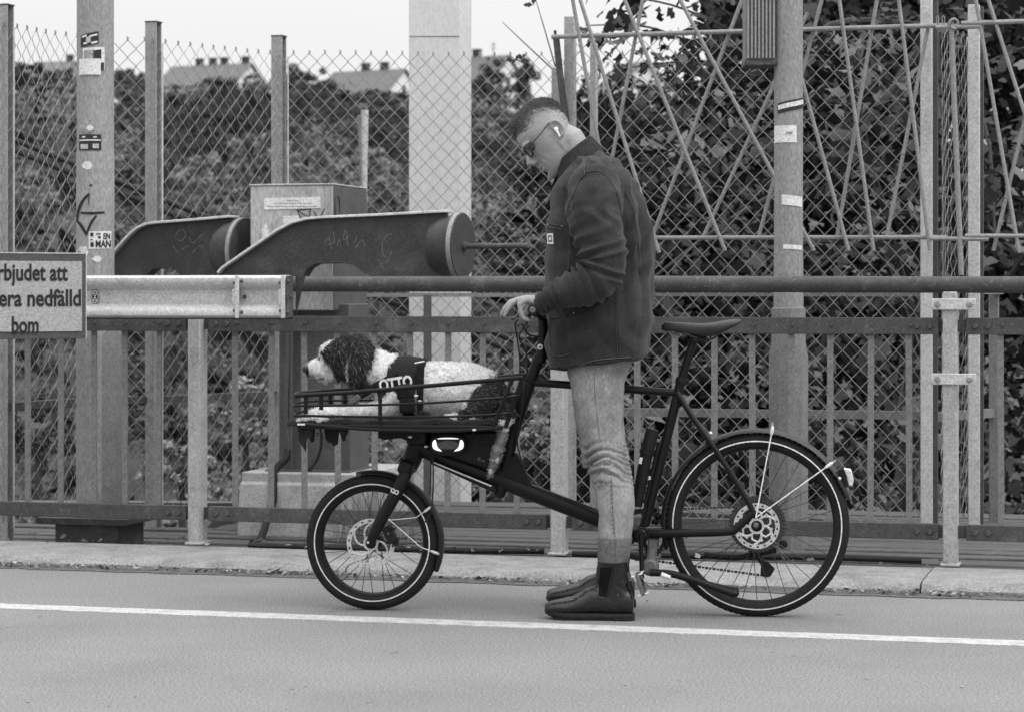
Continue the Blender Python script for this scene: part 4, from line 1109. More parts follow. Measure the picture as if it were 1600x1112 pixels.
# stem, handlebar, grips, levers
bt_tube([(843.5, 566), (846.5, 552), (848, 530), (848, 498)], [.0205, .0195, .018, .0165], 'stem', M_FRAME, n=14, sm=4)
stem_o = bike.children[-1] if False else [o for o in bpy.data.objects if o.name.startswith('stem')][-1]
mb = MB(); mb.lathe(B.p(844, 542, -.0235), -N_, [(.010, 0), (.010, .003), (.0085, .004)], 18); o = add(mb, 'stem_bolt', M_REFL, stem_o)
mb = MB(); mb.lathe(B.p(844, 542, -.0275), -N_, [(.0042, 0), (.0042, .0008)], 12); add(mb, 'bolt_socket', M_GREYPL, stem_o)
mb = MB(); mb.ball(B.p(829.5, 562, -.02), .006, 8, (.7, .6, 1.2)); add(mb, 'cable_stop', M_STEEL, stem_o)
gN = B.p(832, 484, -.29); gI = B.p(836, 488, -.165); bc = B.p(847, 496)
def hb_half(side):
    f = lambda p: p if side < 0 else p + N_ * (-2 * (p - B.o).dot(N_))
    return f
mb = MB(); half = [gN, gI, B.p(843, 494, -.07), bc]; other = [p - N_ * (2 * (p - B.o).dot(N_)) for p in half[:-1]][::-1]
mb.tube(smooth_path(half + other, 5), .0112, 10); hb = add(mb, 'handlebar', M_FRAME, bike)
for s in (-1, 1):
    f = (lambda p: p) if s < 0 else (lambda p: p - N_ * (2 * (p - B.o).dot(N_)))
    a_, b_ = f(gN), f(gI); d = (a_ - b_).normalized()
    mb = MB(); mb.tube([b_, b_ + d * .01, a_ - d * .012, a_ - d * .003, a_], [.0165, .0155, .0155, .0165, .0150], 16)
    g_ = add(mb, 'grip', M_PLAST, hb)
    mb = MB(); mb.lathe(a_, d, [(.0105, 0), (.0105, .002), (.008, .003)], 16); add(mb, 'end_plug', M_GREYPL, g_)
    pv = f(B.p(826, 491, -.155)); tp = f(B.p(801, 499, -.275)); md = f(B.p(806, 496, -.2))
    mb = MB(); mb.tube(smooth_path([pv, md, tp], 5), [.006] * 4 + [.0055] * 7, 8, flat=.6); mb.box(f(B.p(830, 489, -.14)), .035, .03, .022, M=Matrix((E, N_, Z)).transposed()); add(mb, 'brake_lever', M_PLAST, hb)
for pts in ([(826, 492, -.13), (806, 503, -.12), (808, 527, -.06), (812, 560, -.05), (812, 588, -.05)], [(828, 494, -.12), (818, 512, -.1), (811, 527, -.06), (820, 545, -.03), (824, 565, -.02), (821, 600, -.02), (815, 640, -.03), (808, 690, -.03), (822, 740, -.03)],
            [(826, 493, .13), (822, 520, .1), (822, 545, .04), (824, 580, .01), (818, 620, -.026)], [(846, 526, -.01), (835, 525, -.03), (824, 521, -.05), (815, 505, -.1)]):
    bt_tube(pts, .0029, 'cable', M_BLACKRUB, sm=6, n=6)

# frame pump beside the seat tube
mb = MB(); P = [B.p(1020, 670, -.035), B.p(1018, 678, -.035), B.p(1012, 702, -.035)]; mb.tube(P, [.022, .0235, .0235], 14)
pump = add(mb, 'frame_pump', M_PLAST, bike)
mb = MB(); mb.tube([B.p(1012, 702, -.035), B.p(1010, 709, -.035)], .0265, 14); mb.tube([B.p(1010, 709, -.035), B.p(994, 790, -.03)], [.022, .020], 14); mb.tube([B.p(1029, 690, -.02), B.p(1012, 770, -.02)], .006, 8); add(mb, 'pump_barrel', M_PLAST, pump)
mb = MB(); mb.box(B.p(1001, 719, -.058), .010, .003, .022, M=Matrix((E, N_, Z)).transposed() @ Matrix.Rotation(.2, 3, 'Y')); mb.box(B.p(1015, 746, -.03), .006, .003, .012, M=Matrix((E, N_, Z)).transposed()); add(mb, 'pale_label', M_REFL, pump)

# cranks, pedals, chain
def crank(a, b, o0, o1, lab):
    mb = MB(); mb.tube([B.p(a[0], a[1], o0), B.p(lerp(a[0], b[0], .5), lerp(a[1], b[1], .5), (o0 + o1) / 2), B.p(b[0], b[1], o1)], [.0165, .0125, .0135], 10, flat=.6, up=E); mb.lathe(B.p(a[0], a[1], o0 - .011), N_, [(.016, 0), (.019, .003), (.019, .02)], 16)
    return add(mb, 'crank', M_FRAME, bike)
def pedal(c, s):
    M3 = Matrix((E, N_, Z)).transposed() @ Matrix.Rotation(1.25, 3, 'Y')
    mb = MB(); cc = c + N_ * (s * .055); mb.box(cc, .024, .08, .018, M=M3)
    ped = add(mb, 'pedal', M_PLAST, bike, bevel=.005)
    mb = MB()
    for e in (-.034, .034):
        mb.box(cc + M3 @ V((e, 0, 0)), .008, .085, .016, M=M3)
    for e in (-.043, .043): mb.box(cc + M3 @ V((0, e, 0)), .07, .006, .014, M=M3)
    add(mb, 'pedal_cage', M_GREYPL, ped, bevel=.003)
    mb = MB()
    for e in (-.034, .034):
        for g_ in (-.04, 0, .04): mb.tube([cc + M3 @ V((e, g_, -.02)), cc + M3 @ V((e, g_, .02))], .0028, 6)
    add(mb, 'pedal_pin', M_ALU, ped, kind='stuff')
crank((1001, 835), (1003, 903), -.062, -.078, 'near'); pedal(B.p(1003.5, 908, -.084), -1)
crank((1004, 834), (1012, 766), .062, .078, 'far'); pedal(B.p(1022, 792, .084), 1)
mb = MB(); cbb = B.p(1003, 835, .045); mb.torus(cbb, E, Z, .074, [(0, -.0015), (.014, -.0015), (.014, .0015), (0, .0015)], 48)
for k in range(42):
    a = k / 42 * 6.2832; d = E * math.cos(a) + Z * math.sin(a); mb.box(cbb + d * .0895, .006, .002, .006, M=Matrix((d, N_, d.cross(N_))).transposed())
for k in range(5):
    a = k / 5 * 6.2832; d = E * math.cos(a) + Z * math.sin(a); mb.beam(cbb + d * .02, cbb + d * .08, .014, .004, N_)
add(mb, 'chainring', M_SPOKE, bike)
mb = MB()
def link_run(a, b):
    L = (b - a).length; n = int(L / .0127); d = (b - a) / L
    for k in range(n): mb.box(a + d * (k + .5) * .0127, .011 if k % 2 else .009, .006, .0085 if k % 2 else .0065, M=Matrix((d, N_, d.cross(N_))).transposed())
link_run(B.p(1005, 873, .045), B.p(1196, 899, .045)); link_run(B.p(1005, 797, .045), B.p(1183, 790, .045))
for k in range(22):
    a = math.pi * (.5 + k / 21); d = E * math.cos(a) + Z * math.sin(a); mb.box(cbb + d * .087, .008, .006, .011, M=Matrix((d, N_, d.cross(N_))).transposed())
add(mb, 'chain', M_SPOKE, bike, kind='stuff')
mb = MB()
mb.tube([B.p(1180, 862, .05), B.p(1196, 884, .05)], .011, 8)
mb.prism([B.p(x, y, .040) for x, y in ((1189, 880), (1199, 876), (1211, 888), (1204, 900), (1195, 902), (1188, 898))], N_ * .012)
dr = add(mb, 'rear_derailleur', M_PLAST, bike, bevel=.003)
mb = MB(); mb.lathe(B.p(1224, 848, .07), -N_, [(.012, 0), (.015, .006), (.015, .04), (.01, .044)], 14); mb.tube(smooth_path([B.p(1100, 866, .055), B.p(1150, 870, .058), B.p(1180, 864, .06), B.p(1213, 858, .06)], 4), .012, 10); mb.tube([B.p(1175, 850, .05), B.p(1178, 868, .05)], .012, 10); add(mb, 'derailleur_arm', M_PLAST, dr)
# front derailleur lump behind the seat tube
mb = MB()
for q, r in (((1022, 795, .05), .015), ((1029, 806, .05), .017), ((1024, 815, .05), .014), ((1016, 790, .05), .012)): mb.ball(B.p(*q), r, 8, (1, .8, .8))
fd = add(mb, 'front_derailleur', M_PLAST, bike)
mb = MB(); mb.tube([B.p(1010, 824, -.02), B.p(1036, 824, -.02)], .004, 6); mb.tube([B.p(1022, 826, -.02), B.p(1022, 818, -.02)], .003, 6); add(mb, 'cable_clamp', M_GREYPL, fd)

# centre stand
mb = MB(); mb.tube([B.p(1020, 842, -.02), B.p(1018, 872, -.03), B.p(1014, 885, -.035)], [.016, .018, .022], 12); mb.lathe(B.p(1015, 886, -.065), N_, [(.020, 0), (.030, .008), (.030, .05), (.022, .06)], 16)
ks = add(mb, 'kickstand', M_GREYPL, bike, bevel=.002)
for o0, y1 in ((-.07, 926), (.05, 921)):
    mb = MB(); mb.tube(smooth_path([B.p(1016, 894, o0), B.p(1050, 896, o0), B.p(1090, 908, o0 * 1.1), B.p(1143, y1, o0 * 1.2)], 4), [.0125] * 8 + [.0115] * 5, 10); mb.ball(B.p(1146, y1 + .5, o0 * 1.2), .0155, 10, (1.3, 1, .9)); add(mb, 'stand_leg', M_FRAME, ks)
mb = MB(); mb.tube([B.p(1033, 896.5, -.083), B.p(1047, 902, -.083)], .0085, 8); add(mb, 'pale_label', M_REFL, ks)
mb = MB(); mb.prism([B.p(x, y, -.04) for x, y in ((1014, 843), (1028, 843), (1024, 872), (1014, 876))], N_ * .08); add(mb, 'stand_bracket', M_GREYPL, ks)

# front rack
RO = .205
def far(p): return p + N_ * (2 * RO)
def rail_(pts, r, name, par, hoop=True, n=8):
    near = smooth_path([B.p(x, y, -RO) for x, y in pts], 4); f_ = [far(p) for p in near]
    if hoop:
        c0 = near[0]; mid = [c0 + N_ * (RO * 2 * t) - E * (.035 * math.sin(math.pi * t)) for t in (.12, .3, .5, .7, .88)]
        path = near[::-1] + mid + f_
    mb = MB(); mb.tube(path, r, n); return add(mb, name, M_FRAME, par)
mb = MB()
d_ = [B.p(x, y, -RO) for x, y in ((468, 664), (470, 673), (782, 676), (784, 668), (600, 667.5))]
top = [B.p(464, 665, -RO), B.p(785, 669, -RO)]
mb.box((top[0] + far(top[1])) / 2, (top[1] - top[0]).length, 2 * RO, .016, M=Matrix((E, N_, Z)).transposed())
rack = add(mb, 'front_rack', M_FRAME, bike, bevel=.004)
rail_([(463, 618), (500, 615.5), (548, 612.8), (593, 609), (645, 604.5), (737, 596.5), (818, 589.5)], .0078, 'top_rail', rack, n=10)
rail_([(460, 633.5), (530, 633), (594, 632), (690, 628), (785, 621), (812, 617)], .0042, 'rack_rail', rack)
rail_([(461, 648.5), (530, 650), (629, 651), (720, 650), (801, 645)], .0042, 'rack_rail', rack)
rail_([(465, 661.5), (530, 667), (591, 671), (690, 672.5), (778, 669)], .006, 'rack_rail', rack)
for x, yt, yb in ((478, 617, 646), (502, 616, 640), (594, 609, 672)):
    for f_ in (lambda p: p, far):
        mb = MB(); mb.beam(f_(B.p(x, yt, -RO + .004)), f_(B.p(x, yb, -RO + .004)), .014 if x < 590 else .013, .007, N_); add(mb, 'upright', M_FRAME, rack)
for f_ in (lambda p: p, far):
    mb = MB(); mb.tube([f_(B.p(800, 593, -RO)), f_(B.p(768, 671, -RO))], .0065, 8); mb.tube([f_(B.p(815, 592, -RO + .01)), f_(B.p(790, 668, -RO + .02))], .0075, 8); add(mb, 'rear_strut', M_FRAME, rack)
# ties to the steering tube
for y0, y1 in ((594, 600), (640, 650)):
    mb = MB()
    for s in (-1, 1): mb.tube([B.p(816 if y0 < 600 else 795, y0, s * RO), B.p(828 if y0 < 600 else 812, y1, s * .02)], .006, 8)
    add(mb, 'rack_tie', M_FRAME, rack)
mb = MB(); mb.box(B.p(470.5, 662.5, -RO - .012), .026, .006, .0055, M=Matrix((E, N_, Z)).transposed()); mb.box(B.p(741, 671, -RO - .010), .011, .006, .006, M=Matrix((E, N_, Z)).transposed()); add(mb, 'rack_reflector', M_REFL, rack)
# webbing that hangs under the nose of the rack
for poly, o0 in (([(465, 667), (490, 667), (486, 684), (479, 684), (477, 705), (466, 686)], -.19), ([(482, 668), (492, 668), (490, 690), (486, 691), (483, 683)], -.15), ([(506, 668), (530, 668), (527, 694), (521, 697), (516, 690), (513, 692), (508, 685)], -.12),
                 ([(528, 668), (545, 668), (543, 676), (539, 683), (540, 688), (535, 689), (532, 680)], -.16), ([(590, 668), (662, 668), (650, 688), (640, 690), (625, 684), (600, 687), (592, 684)], -.06)):
    mb = MB(); mb.prism([B.p(x, y, o0) for x, y in poly], N_ * (.012 if poly[0][0] < 580 else .14)); add(mb, 'hanging_strap', M_FAB, rack, bevel=.002)
bt_tube([(500, 668, -.1), (502, 690, -.1), (497, 712, -.08), (486, 733, -.05)], .0035, 'strap_cord', M_BLACKRUB, par=rack, sm=5, n=6)
mb = MB(); mb.tube([B.p(494, 677, -.12), B.p(501, 676, -.12)], .003, 6); mb.tube([B.p(494, 681, -.12), B.p(501, 680, -.12)], .003, 6); add(mb, 'buckle_pin', M_GREYPL, rack)
# small front lamp slung under the rack
def oval(cx, cy, rx, ry, off, n=28, p=3.0):
    out = []
    for k in range(n):
        a = 2 * math.pi * k / n; ca, sa = math.cos(a), math.sin(a)
        out.append(B.p(cx + rx * math.copysign(abs(ca) ** (2 / p), ca), cy - ry * math.copysign(abs(sa) ** (2 / p), sa), off))
    return out
mb = MB(); mb.loft([oval(700, 694, 27, 16, -.03), oval(700, 694, 28.5, 17.5, -.075), oval(700, 694, 27.5, 16.5, -.09), oval(700, 694, 25.5, 11.5, -.0935)])
lampo = add(mb, 'headlamp', M_PLAST, bike, label='oval black lamp with a bright U-shaped lens under the rack')
def arc_band(a0, a1, rx, ry, k0, off, n=14):
    vs = []; mbx = MB()
    for i in range(n + 1):
        a = math.radians(lerp(a0, a1, i / n)); ca, sa = math.cos(a), math.sin(a); e = 2 / 2.8
        cx = math.copysign(abs(ca) ** e, ca); sy = math.copysign(abs(sa) ** e, sa)
        t = math.sin(math.pi * i / n) ** .5; kk = lerp(1, k0, t)
        vs += [B.p(700 + rx * cx, 694 - ry * sy, off), B.p(700 + rx * kk * cx, 694 - ry * kk * sy, off)]
    mbx.add(vs, [(2 * i, 2 * i + 1, 2 * i + 3, 2 * i + 2) for i in range(n)]); return mbx
for a0, a1, k in ((140, 255, .70), (285, 400, .70), (50, 130, .80)):
    m_ = arc_band(a0, a1, 24.5, 10.8, k, -.0945); m2 = arc_band(a0, a1, 24.5, 10.8, k, -.099)
    n0 = len(m_.v); m_.add(m2.v, m2.f); add(m2, 'lamp_lens', M_LIT, lampo)
mb = MB(); mb.loft([oval(700, 694.5, 17, 7, -.094, p=2.4), oval(700, 694.5, 16, 6, -.0965, p=2.4)]); add(mb, 'lamp_face', M_GREYPL, lampo)
# dark pouch behind the lamp between rack and main tube
mb = MB(); mb.loft([[B.p(x, y, o) for x, y in ((672, 674), (782, 672), (786, 700), (778, 738), (735, 724), (676, 704))] for o in (-.055, .055)]); add(mb, 'battery_case', M_PLAST, bike, bevel=.012)
bt_tube([(738, 673, -.1), (745, 688, -.1), (756, 695, -.1), (766, 694, -.1)], .003, 'cable', M_FAB, sm=5, n=6)
bt_tube([(745, 717, -.06), (765, 716, -.08), (780, 707, -.08), (790, 698, -.06)], .0035, 'cable', M_BLACKRUB, sm=5, n=6)
mb = MB(); mb.tube([B.p(747, 716, -.062), B.p(758, 719, -.062)], .006, 8); add(mb, 'cable_joint', M_GREYPL, bike)

# blanket lying on the rack (a thing of its own)
bl = thing('blanket', 'dark blanket with pale fleece corner folded on the bicycle rack under the dog', 'blanket', (B.p(620, 664)))
mb = MB(); nx, ny = 70, 16; vs = []
for i in range(nx + 1):
    for j in range(ny + 1):
        px = lerp(468, 782, i / nx); o = lerp(-.195, .195, j / ny); e = abs(j / ny * 2 - 1)
        base = B.p(px, 665, -RO).z + .012
        z = base + .014 + .010 * noise.noise(V((px * .035, o * 9, 0))) + .008 * noise.noise(V((px * .09, o * 16, 3))) - (.010 * e ** 4)
        q = B.p(px, 500, 0); vs.append(V((q.x, q.y, z)) + N_ * o)
k = ny + 1; fs = [(i * k + j, (i + 1) * k + j, (i + 1) * k + j + 1, i * k + j + 1) for i in range(nx) for j in range(ny)]
n0 = len(vs); vs2 = [v - V((0, 0, .014)) for v in vs]
mb.add(vs + vs2, fs + [tuple(n0 + q for q in reversed(f)) for f in fs] + [(i * k, n0 + i * k, n0 + (i + 1) * k, (i + 1) * k) for i in range(nx)] + [(i * k + ny, (i + 1) * k + ny, n0 + (i + 1) * k + ny, n0 + i * k + ny) for i in range(nx)])
add(mb, 'cloth', M_BLANKET, bl, ang=80)
# ------------------------------------------------------------------ the man standing astride the bicycle
M_SKIN = mat('skin', 0.285, 0.5, var=0.08, scale=18, bump=0.2, bscale=160, spec=.3, grain=.22, gscale=160)
M_HAIRG = mat('greying_hair', 0.17, 0.8, var=.3, scale=120)
M_HAIR = mat('short_dark_hair', 0.058, 0.7, var=.4, scale=80, bump=.6, bscale=260)
M_FADE = mat('cropped_side_hair', 0.085, 0.8, var=.3, scale=160, bump=.4, bscale=300)
M_JACK = mat('dark_canvas_jacket', 0.023, 0.9, var=.14, scale=10, bump=.4, bscale=420, spec=.10, sheen=.12, stain=.55, stain_val=.052, stain_scale=3.2, stain_pos=.5, grain=.5, gscale=170)
M_CORD = mat('corduroy_collar', 0.030, 0.95, var=.2, scale=40, bump=.5, bscale=300, spec=.1)
M_SEAM = mat('jacket_seam', 0.085, 0.9, var=.3, scale=120, spec=.1)
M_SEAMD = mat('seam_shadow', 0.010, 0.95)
M_JEAN = mat('washed_denim', 0.175, 0.92, var=.16, scale=30, bump=.45, bscale=480, spec=.1, stain=.75, stain_val=.30, stain_scale=4.5, stain_pos=.47, stretch=(1, 1, .45), speck=.1, speck_val=.4, speck_scale=170, grain=.5, gscale=170)
M_JCUFF = mat('turned_denim_cuff', 0.125, 0.95, var=.2, scale=60, bump=.5, bscale=400, spec=.1)
M_JSEAM = mat('denim_seam', 0.13, 0.95, var=.3, scale=120)
M_BOOT = mat('black_boot_leather', 0.007, 0.27, var=.3, scale=22, bump=.5, bscale=60, spec=.5)
M_ELAS = mat('boot_elastic', 0.008, 0.9, var=.2, spec=.1)
M_SOLE = mat('boot_sole', 0.02, 0.8, var=.3, scale=40, bump=.4, bscale=120, spec=.2)
M_LINING = mat('dark_undershirt', 0.006, 0.95, spec=.05)
M_GLASSF = mat('glasses_frame', 0.012, 0.3, spec=.5)

from mathutils.bvhtree import BVHTree
def remeshed(mb, voxel, smooth=2, fac=.5):
    me = bpy.data.meshes.new('tmp'); me.from_pydata([tuple(q) for q in mb.v], [], mb.f); me.update()
    ob = bpy.data.objects.new('tmp', me); COL.objects.link(ob)
    m = ob.modifiers.new('r', 'REMESH'); m.mode = 'VOXEL'; m.voxel_size = voxel; m.adaptivity = 0
    if smooth: s = ob.modifiers.new('s', 'SMOOTH'); s.factor = fac; s.iterations = smooth
    bpy.context.view_layer.update()
    out = bpy.data.meshes.new_from_object(ob.evaluated_get(bpy.context.evaluated_depsgraph_get()))
    bpy.data.objects.remove(ob); bpy.data.meshes.remove(me)
    return out
def displace(me, fn):
    me.update(); n = len(me.vertices); co = np.empty(n * 3); me.vertices.foreach_get('co', co); co = co.reshape(-1, 3)
    no = np.empty(n * 3); me.vertex_normals.foreach_get('vector', no); no = no.reshape(-1, 3)
    d = np.array([fn(V(c), V(q)) for c, q in zip(co, no)]); co = co + no * d[:, None]
    me.vertices.foreach_set('co', co.reshape(-1)); me.update()
def finish(me, name, m, par, **k):
    co = np.empty(len(me.vertices) * 3); me.vertices.foreach_get('co', co); co = co.reshape(-1, 3) - np.array(ORG[par]); me.vertices.foreach_set('co', co.reshape(-1))
    me.materials.clear()
    for q in (m if isinstance(m, (list, tuple)) else [m]): me.materials.append(q)
    me.polygons.foreach_set('use_smooth', [True] * len(me.polygons)); me.update()
    return add(me, name, m, par, **k)
def mirr(p): return p - N_ * (2 * (p - B.o).dot(N_))
def nz(p, s, sd=0.0): return noise.noise(V((p.x * s + sd, p.y * s, p.z * s)))

def bridge_ring(front, back, hw, n=24, pw=2.4, cen=None):
    """closed section between a front and a back point (in profile), half-width hw across"""
    c = (front + back) / 2; a = (front - back) / 2; out = []
    for k in range(n):
        t = 2 * math.pi * k / n; ca, sa = math.cos(t), math.sin(t)
        out.append(c + a * math.copysign(abs(ca) ** (2 / pw), ca) + N_ * (hw * math.copysign(abs(sa) ** (2 / pw), sa)))
    return out

man_c = B.p(925, 962, .03); man_c.z = 0
man = thing('person', 'man in dark jacket, rolled jeans and black boots standing astride the cargo bicycle, looking down', 'person', man_c)

# ---- head frame
HP = math.radians(45); HYAW = math.radians(14)
f0 = -E * math.cos(HP) - Z * math.sin(HP); HU = -E * math.sin(HP) + Z * math.cos(HP)
HF = f0 * math.cos(HYAW) - N_ * math.sin(HYAW); HR = N_ * math.cos(HYAW) + f0 * math.sin(HYAW)
HC = B.p(868, 210, 0.0)
def h(f, u, r=0.0): return HC + HF * f + HU * u + HR * r
hb_ = [-.112, -.106, -.095, -.080, -.064, -.046, -.028, -.010, .008, .024, .044, .068, .095, .115, .128, .135, .138]
hfr = [.106, .117, .121, .120, .116, .113, .111, .110, .110, .110, .117, .115, .102, .086, .066, .048, .035]
hbk = [.050, .022, .006, -.004, -.012, -.030, -.046, -.058, -.066, -.071, -.075, -.076, -.066, -.050, -.028, -.006, .010]
hhw = [.020, .033, .044, .053, .060, .066, .070, .073, .075, .076, .077, .076, .069, .056, .042, .026, .012]
def head_ring(u, grow=0.0, n=40):
    fr, bk, hw = interp(hb_, hfr, u), interp(hb_, hbk, u), interp(hb_, hhw, u)
    c = (fr + bk) / 2; a = (fr - bk) / 2 + grow; out = []
    for k in range(n):
        t = 2 * math.pi * k / n; ca, sa = math.cos(t), math.sin(t)
        x = a * math.copysign(abs(ca) ** .92, ca); w = (hw + grow) * math.copysign(abs(sa) ** .9, sa)
        if ca > .3 and u < .05: w *= 1 - .10 * (ca - .3)
        out.append(h(c + x, u, w))
    return out
sk = MB()
us = np.linspace(-.112, .138, 34)
sk.loft([head_ring(float(u)) for u in us])
# nose, lips, chin, brow, cheek
sk.tube([h(.106, .032), h(.118, .012), h(.132, -.006), h(.142, -.017)], [.009, .0105, .0125, .0115], 10)
for s in (-1, 1): sk.ball(h(.126, -.022, .012 * s), .0095, 8)
sk.ball(h(.120, -.020), .014, 8)
sk.tube([h(.104, -.049, -.024), h(.117, -.046, -.012), h(.1215, -.045, 0), h(.117, -.046, .012), h(.104, -.049, .024)], [.003, .0052, .006, .0052, .003], 8)
sk.tube([h(.104, -.058, -.022), h(.117, -.059, -.011), h(.1205, -.060, 0), h(.117, -.059, .011), h(.104, -.058, .022)], [.003, .0055, .0065, .0055, .003], 8)
sk.ball(h(.108, -.092), .019, 10)
for s in (-1, 1):
    sk.tube([h(.098, .036, .052 * s), h(.114, .041, .034 * s), h(.117, .038, .012 * s)], [.006, .0085, .006], 8)
    pass
    # ear
    er = .0745 * s
    rim = [h(-.006 + .004, -.030, er + .002 * s), h(-.014, -.016, er + .010 * s), h(-.020, .006, er + .015 * s), h(-.015, .024, er + .013 * s), h(-.002, .030, er + .010 * s), h(.008, .022, er + .004 * s), h(.009, .008, er + .002 * s)]
    rp_ = smooth_path(rim, 4); sk.tube(rp_, [.0048] * len(rp_), 8); sk.ball(h(.001, -.027, er + .003 * s), .0085, 8, (1, .8, 1.2))
    sk.loft([[h(-.004 + .013 * math.cos(t), .002 + .026 * math.sin(t), er + (q + .0 * math.cos(t)) * s - .004 * math.cos(t) * s) for t in np.linspace(0, 6.283, 15)[:-1]] for q in (-.012, .006)])
# neck
sk.tube([h(.000, -.02), h(-.018, -.055), B.p(906, 252), B.p(925, 285)], [.058, .056, .060, .075], 18)
# trunk, arms, legs inside the clothes
sk.loft([bridge_ring(B.p(a, y), B.p(b, y), w) for a, b, y, w in ((905, 945, 272, .07), (890, 985, 300, .12), (878, 1000, 350, .14), (880, 1000, 430, .13), (888, 985, 500, .13), (890, 985, 570, .14), (900, 975, 600, .12))])
ARM = [(937, 276, -.13), (932, 310, -.185), (934, 350, -.215), (942, 395, -.245), (942, 425, -.255), (905, 450, -.268), (868, 466, -.262), (842, 475, -.250)]
for f_ in (lambda p: p, mirr):
    sk.tube([f_(B.p(*q)) for q in ARM], [.055, .052, .05, .047, .046, .042, .034, .028], 14)
    # palm
    rings = []
    for px, py, o, hh, hw in ((846, 474, -.249, .021, .028), (836, 470.5, -.246, .020, .032), (826, 468.5, -.243, .017, .039), (816, 468.5, -.242, .0135, .042), (809.5, 470, -.242, .0105, .040)):
        c = B.p(px, py, o); d = V((0, 0, 1)) + E * -.12; d.normalize()
        rings.append([f_(c + d * (hh * math.copysign(abs(math.sin(t)) ** .85, math.sin(t))) + N_ * (hw * math.copysign(abs(math.cos(t)) ** .8, math.cos(t)))) for t in np.linspace(0, 6.283, 19)[:-1]])
    sk.loft(rings)
    FING = [([(818, 471, -.277), (812, 476, -.279), (813.5, 487, -.279), (818.5, 497, -.276), (825, 500, -.270)], [.0100, .0098, .0086, .0078, .0068]),
            ([(811, 469, -.255), (800, 474.5, -.259), (792.5, 484, -.260), (788.5, 493.5, -.257)], [.0102, .0098, .0084, .0064]),
            ([(810, 468, -.232), (797.5, 472.5, -.234), (788.5, 482, -.236), (784, 491.5, -.236)], [.0105, .0100, .0086, .0066]),
            ([(811, 468, -.210), (801, 472, -.210), (793, 481.5, -.210), (789, 491, -.210)], [.0102, .0096, .0084, .0065]),
            ([(833, 471, -.214), (829, 479, -.190), (821, 490, -.180), (812, 497, -.184)], [.0135, .0118, .0098, .0078])]
    for pts, rs in FING:
        P = [f_(B.p(*q)) for q in pts]; sk.tube(P, rs, 10)
        for q, r in zip(P, rs): sk.ball(q, r * 1.03, 8)
LEG = [(932, 575, -.085), (935, 640, -.10), (941, 700, -.12), (948, 745, -.13), (962, 800, -.145), (960, 870, -.15), (966, 930, -.152)]
for s in (-1, 1):
    k = 1.35 if s > 0 else 1.0
    sk.tube([B.p(x if s < 0 else x - 2, y, o * k * -s) for x, y, o in LEG], [.075, .068, .058, .052, .048, .042, .038], 14)
    c = B.p(966, 930, -.152 * k * -s); sk.tube([V((c.x, c.y, .075)), V((c.x, c.y, .05)) - E * .08, V((c.x, c.y, .04)) - E * .17], [.036, .034, .026], 12)
body = remeshed(sk, 0.0042, 1, .45)
def face_fn(p, n):
    q = p - HC; f, u, r = q.dot(HF), q.dot(HU), abs(q.dot(HR)); d = 0.0
    if f > .03 and -.13 < u < .15:
        d -= .0095 * math.exp(-((u - .020) / .013) ** 2 - ((r - .033) / .018) ** 2)        # eye socket
        d -= .0042 * math.exp(-((u + .0525) / .0042) ** 2 - (r / .026) ** 2)                # mouth line
        d -= .0035 * math.exp(-((r - .034 + (u + .03) * .25) / .006) ** 2 - ((u + .038) / .022) ** 2)   # cheek fold
        d += .0010 * math.sin(u * 420) * math.exp(-((u - .075) / .02) ** 2) * (1 if f > .07 else 0)      # brow lines
        d -= .005 * math.exp(-((r - .056) / .014) ** 2 - ((u + .040) / .03) ** 2)
        d -= .0045 * math.exp(-((u + .078) / .006) ** 2 - (r / .03) ** 2)
    d += .0008 * nz(p, 60)
    return d
displace(body, face_fn)
body_o = finish(body, 'body', M_SKIN, man)

# hair: dark top, cropped sides, plus short strands
def hair_shell(lo_fn, thick, m, name, us_):
    mb = MB(); n = 48; rows = []
    for u in us_: rows.append((u, head_ring(float(u), 0.0, n)))
    vs = []; ok = {}
    rr = random.Random(3)
    idx = {}
    for i, (u, ring) in enumerate(rows):
        cen = sum(ring, V((0, 0, 0))) / n
        for k, q in enumerate(ring):
            loc = q - HC; f = loc.dot(HF); out = (q - cen).normalized(); out = (out + HU * max(0, (u - .05) * 9)).normalized()
            e = u - lo_fn(f, abs(loc.dot(HR)))
            t = thick(e, f) if e > 0 else -.003
            idx[i, k] = len(vs); vs.append(q + out * (t + (.0014 * noise.noise(q * 180) if e > 0 else 0))); ok[i, k] = e
    fs = []
    for i in range(len(rows) - 1):
        for k in range(n):
            l = (k + 1) % n
            if max(ok[i, k], ok[i + 1, k], ok[i + 1, l], ok[i, l]) > 0: fs.append((idx[i, k], idx[i, l], idx[i + 1, l], idx[i + 1, k]))
    fs.append(tuple(idx[len(rows) - 1, k] for k in range(n)))
    mb.add(vs, fs); return add(mb, name, m, man, ang=80), vs, fs, ok
line = lambda f, r: interp([-.08, -.067, -.04, -.011, .03, .06, .075, .10], [.035, .060, .088, .106, .110, .104, .098, .094], f) + (.0 if r > .03 else -.0)
hair_o, hv, hfz, _ = hair_shell(line, lambda e, f: min(.0075, -.001 + e * .28) + (.003 if f > .05 and e > .012 else 0), M_HAIR, 'hair', np.linspace(.03, .138, 30))
line2 = lambda f, r: interp([-.08, -.05, -.02, .02, .04, .05, .1], [-.055, -.035, .000, .002, .030, .055, .085], f)
mb = MB(); rr = random.Random(8)
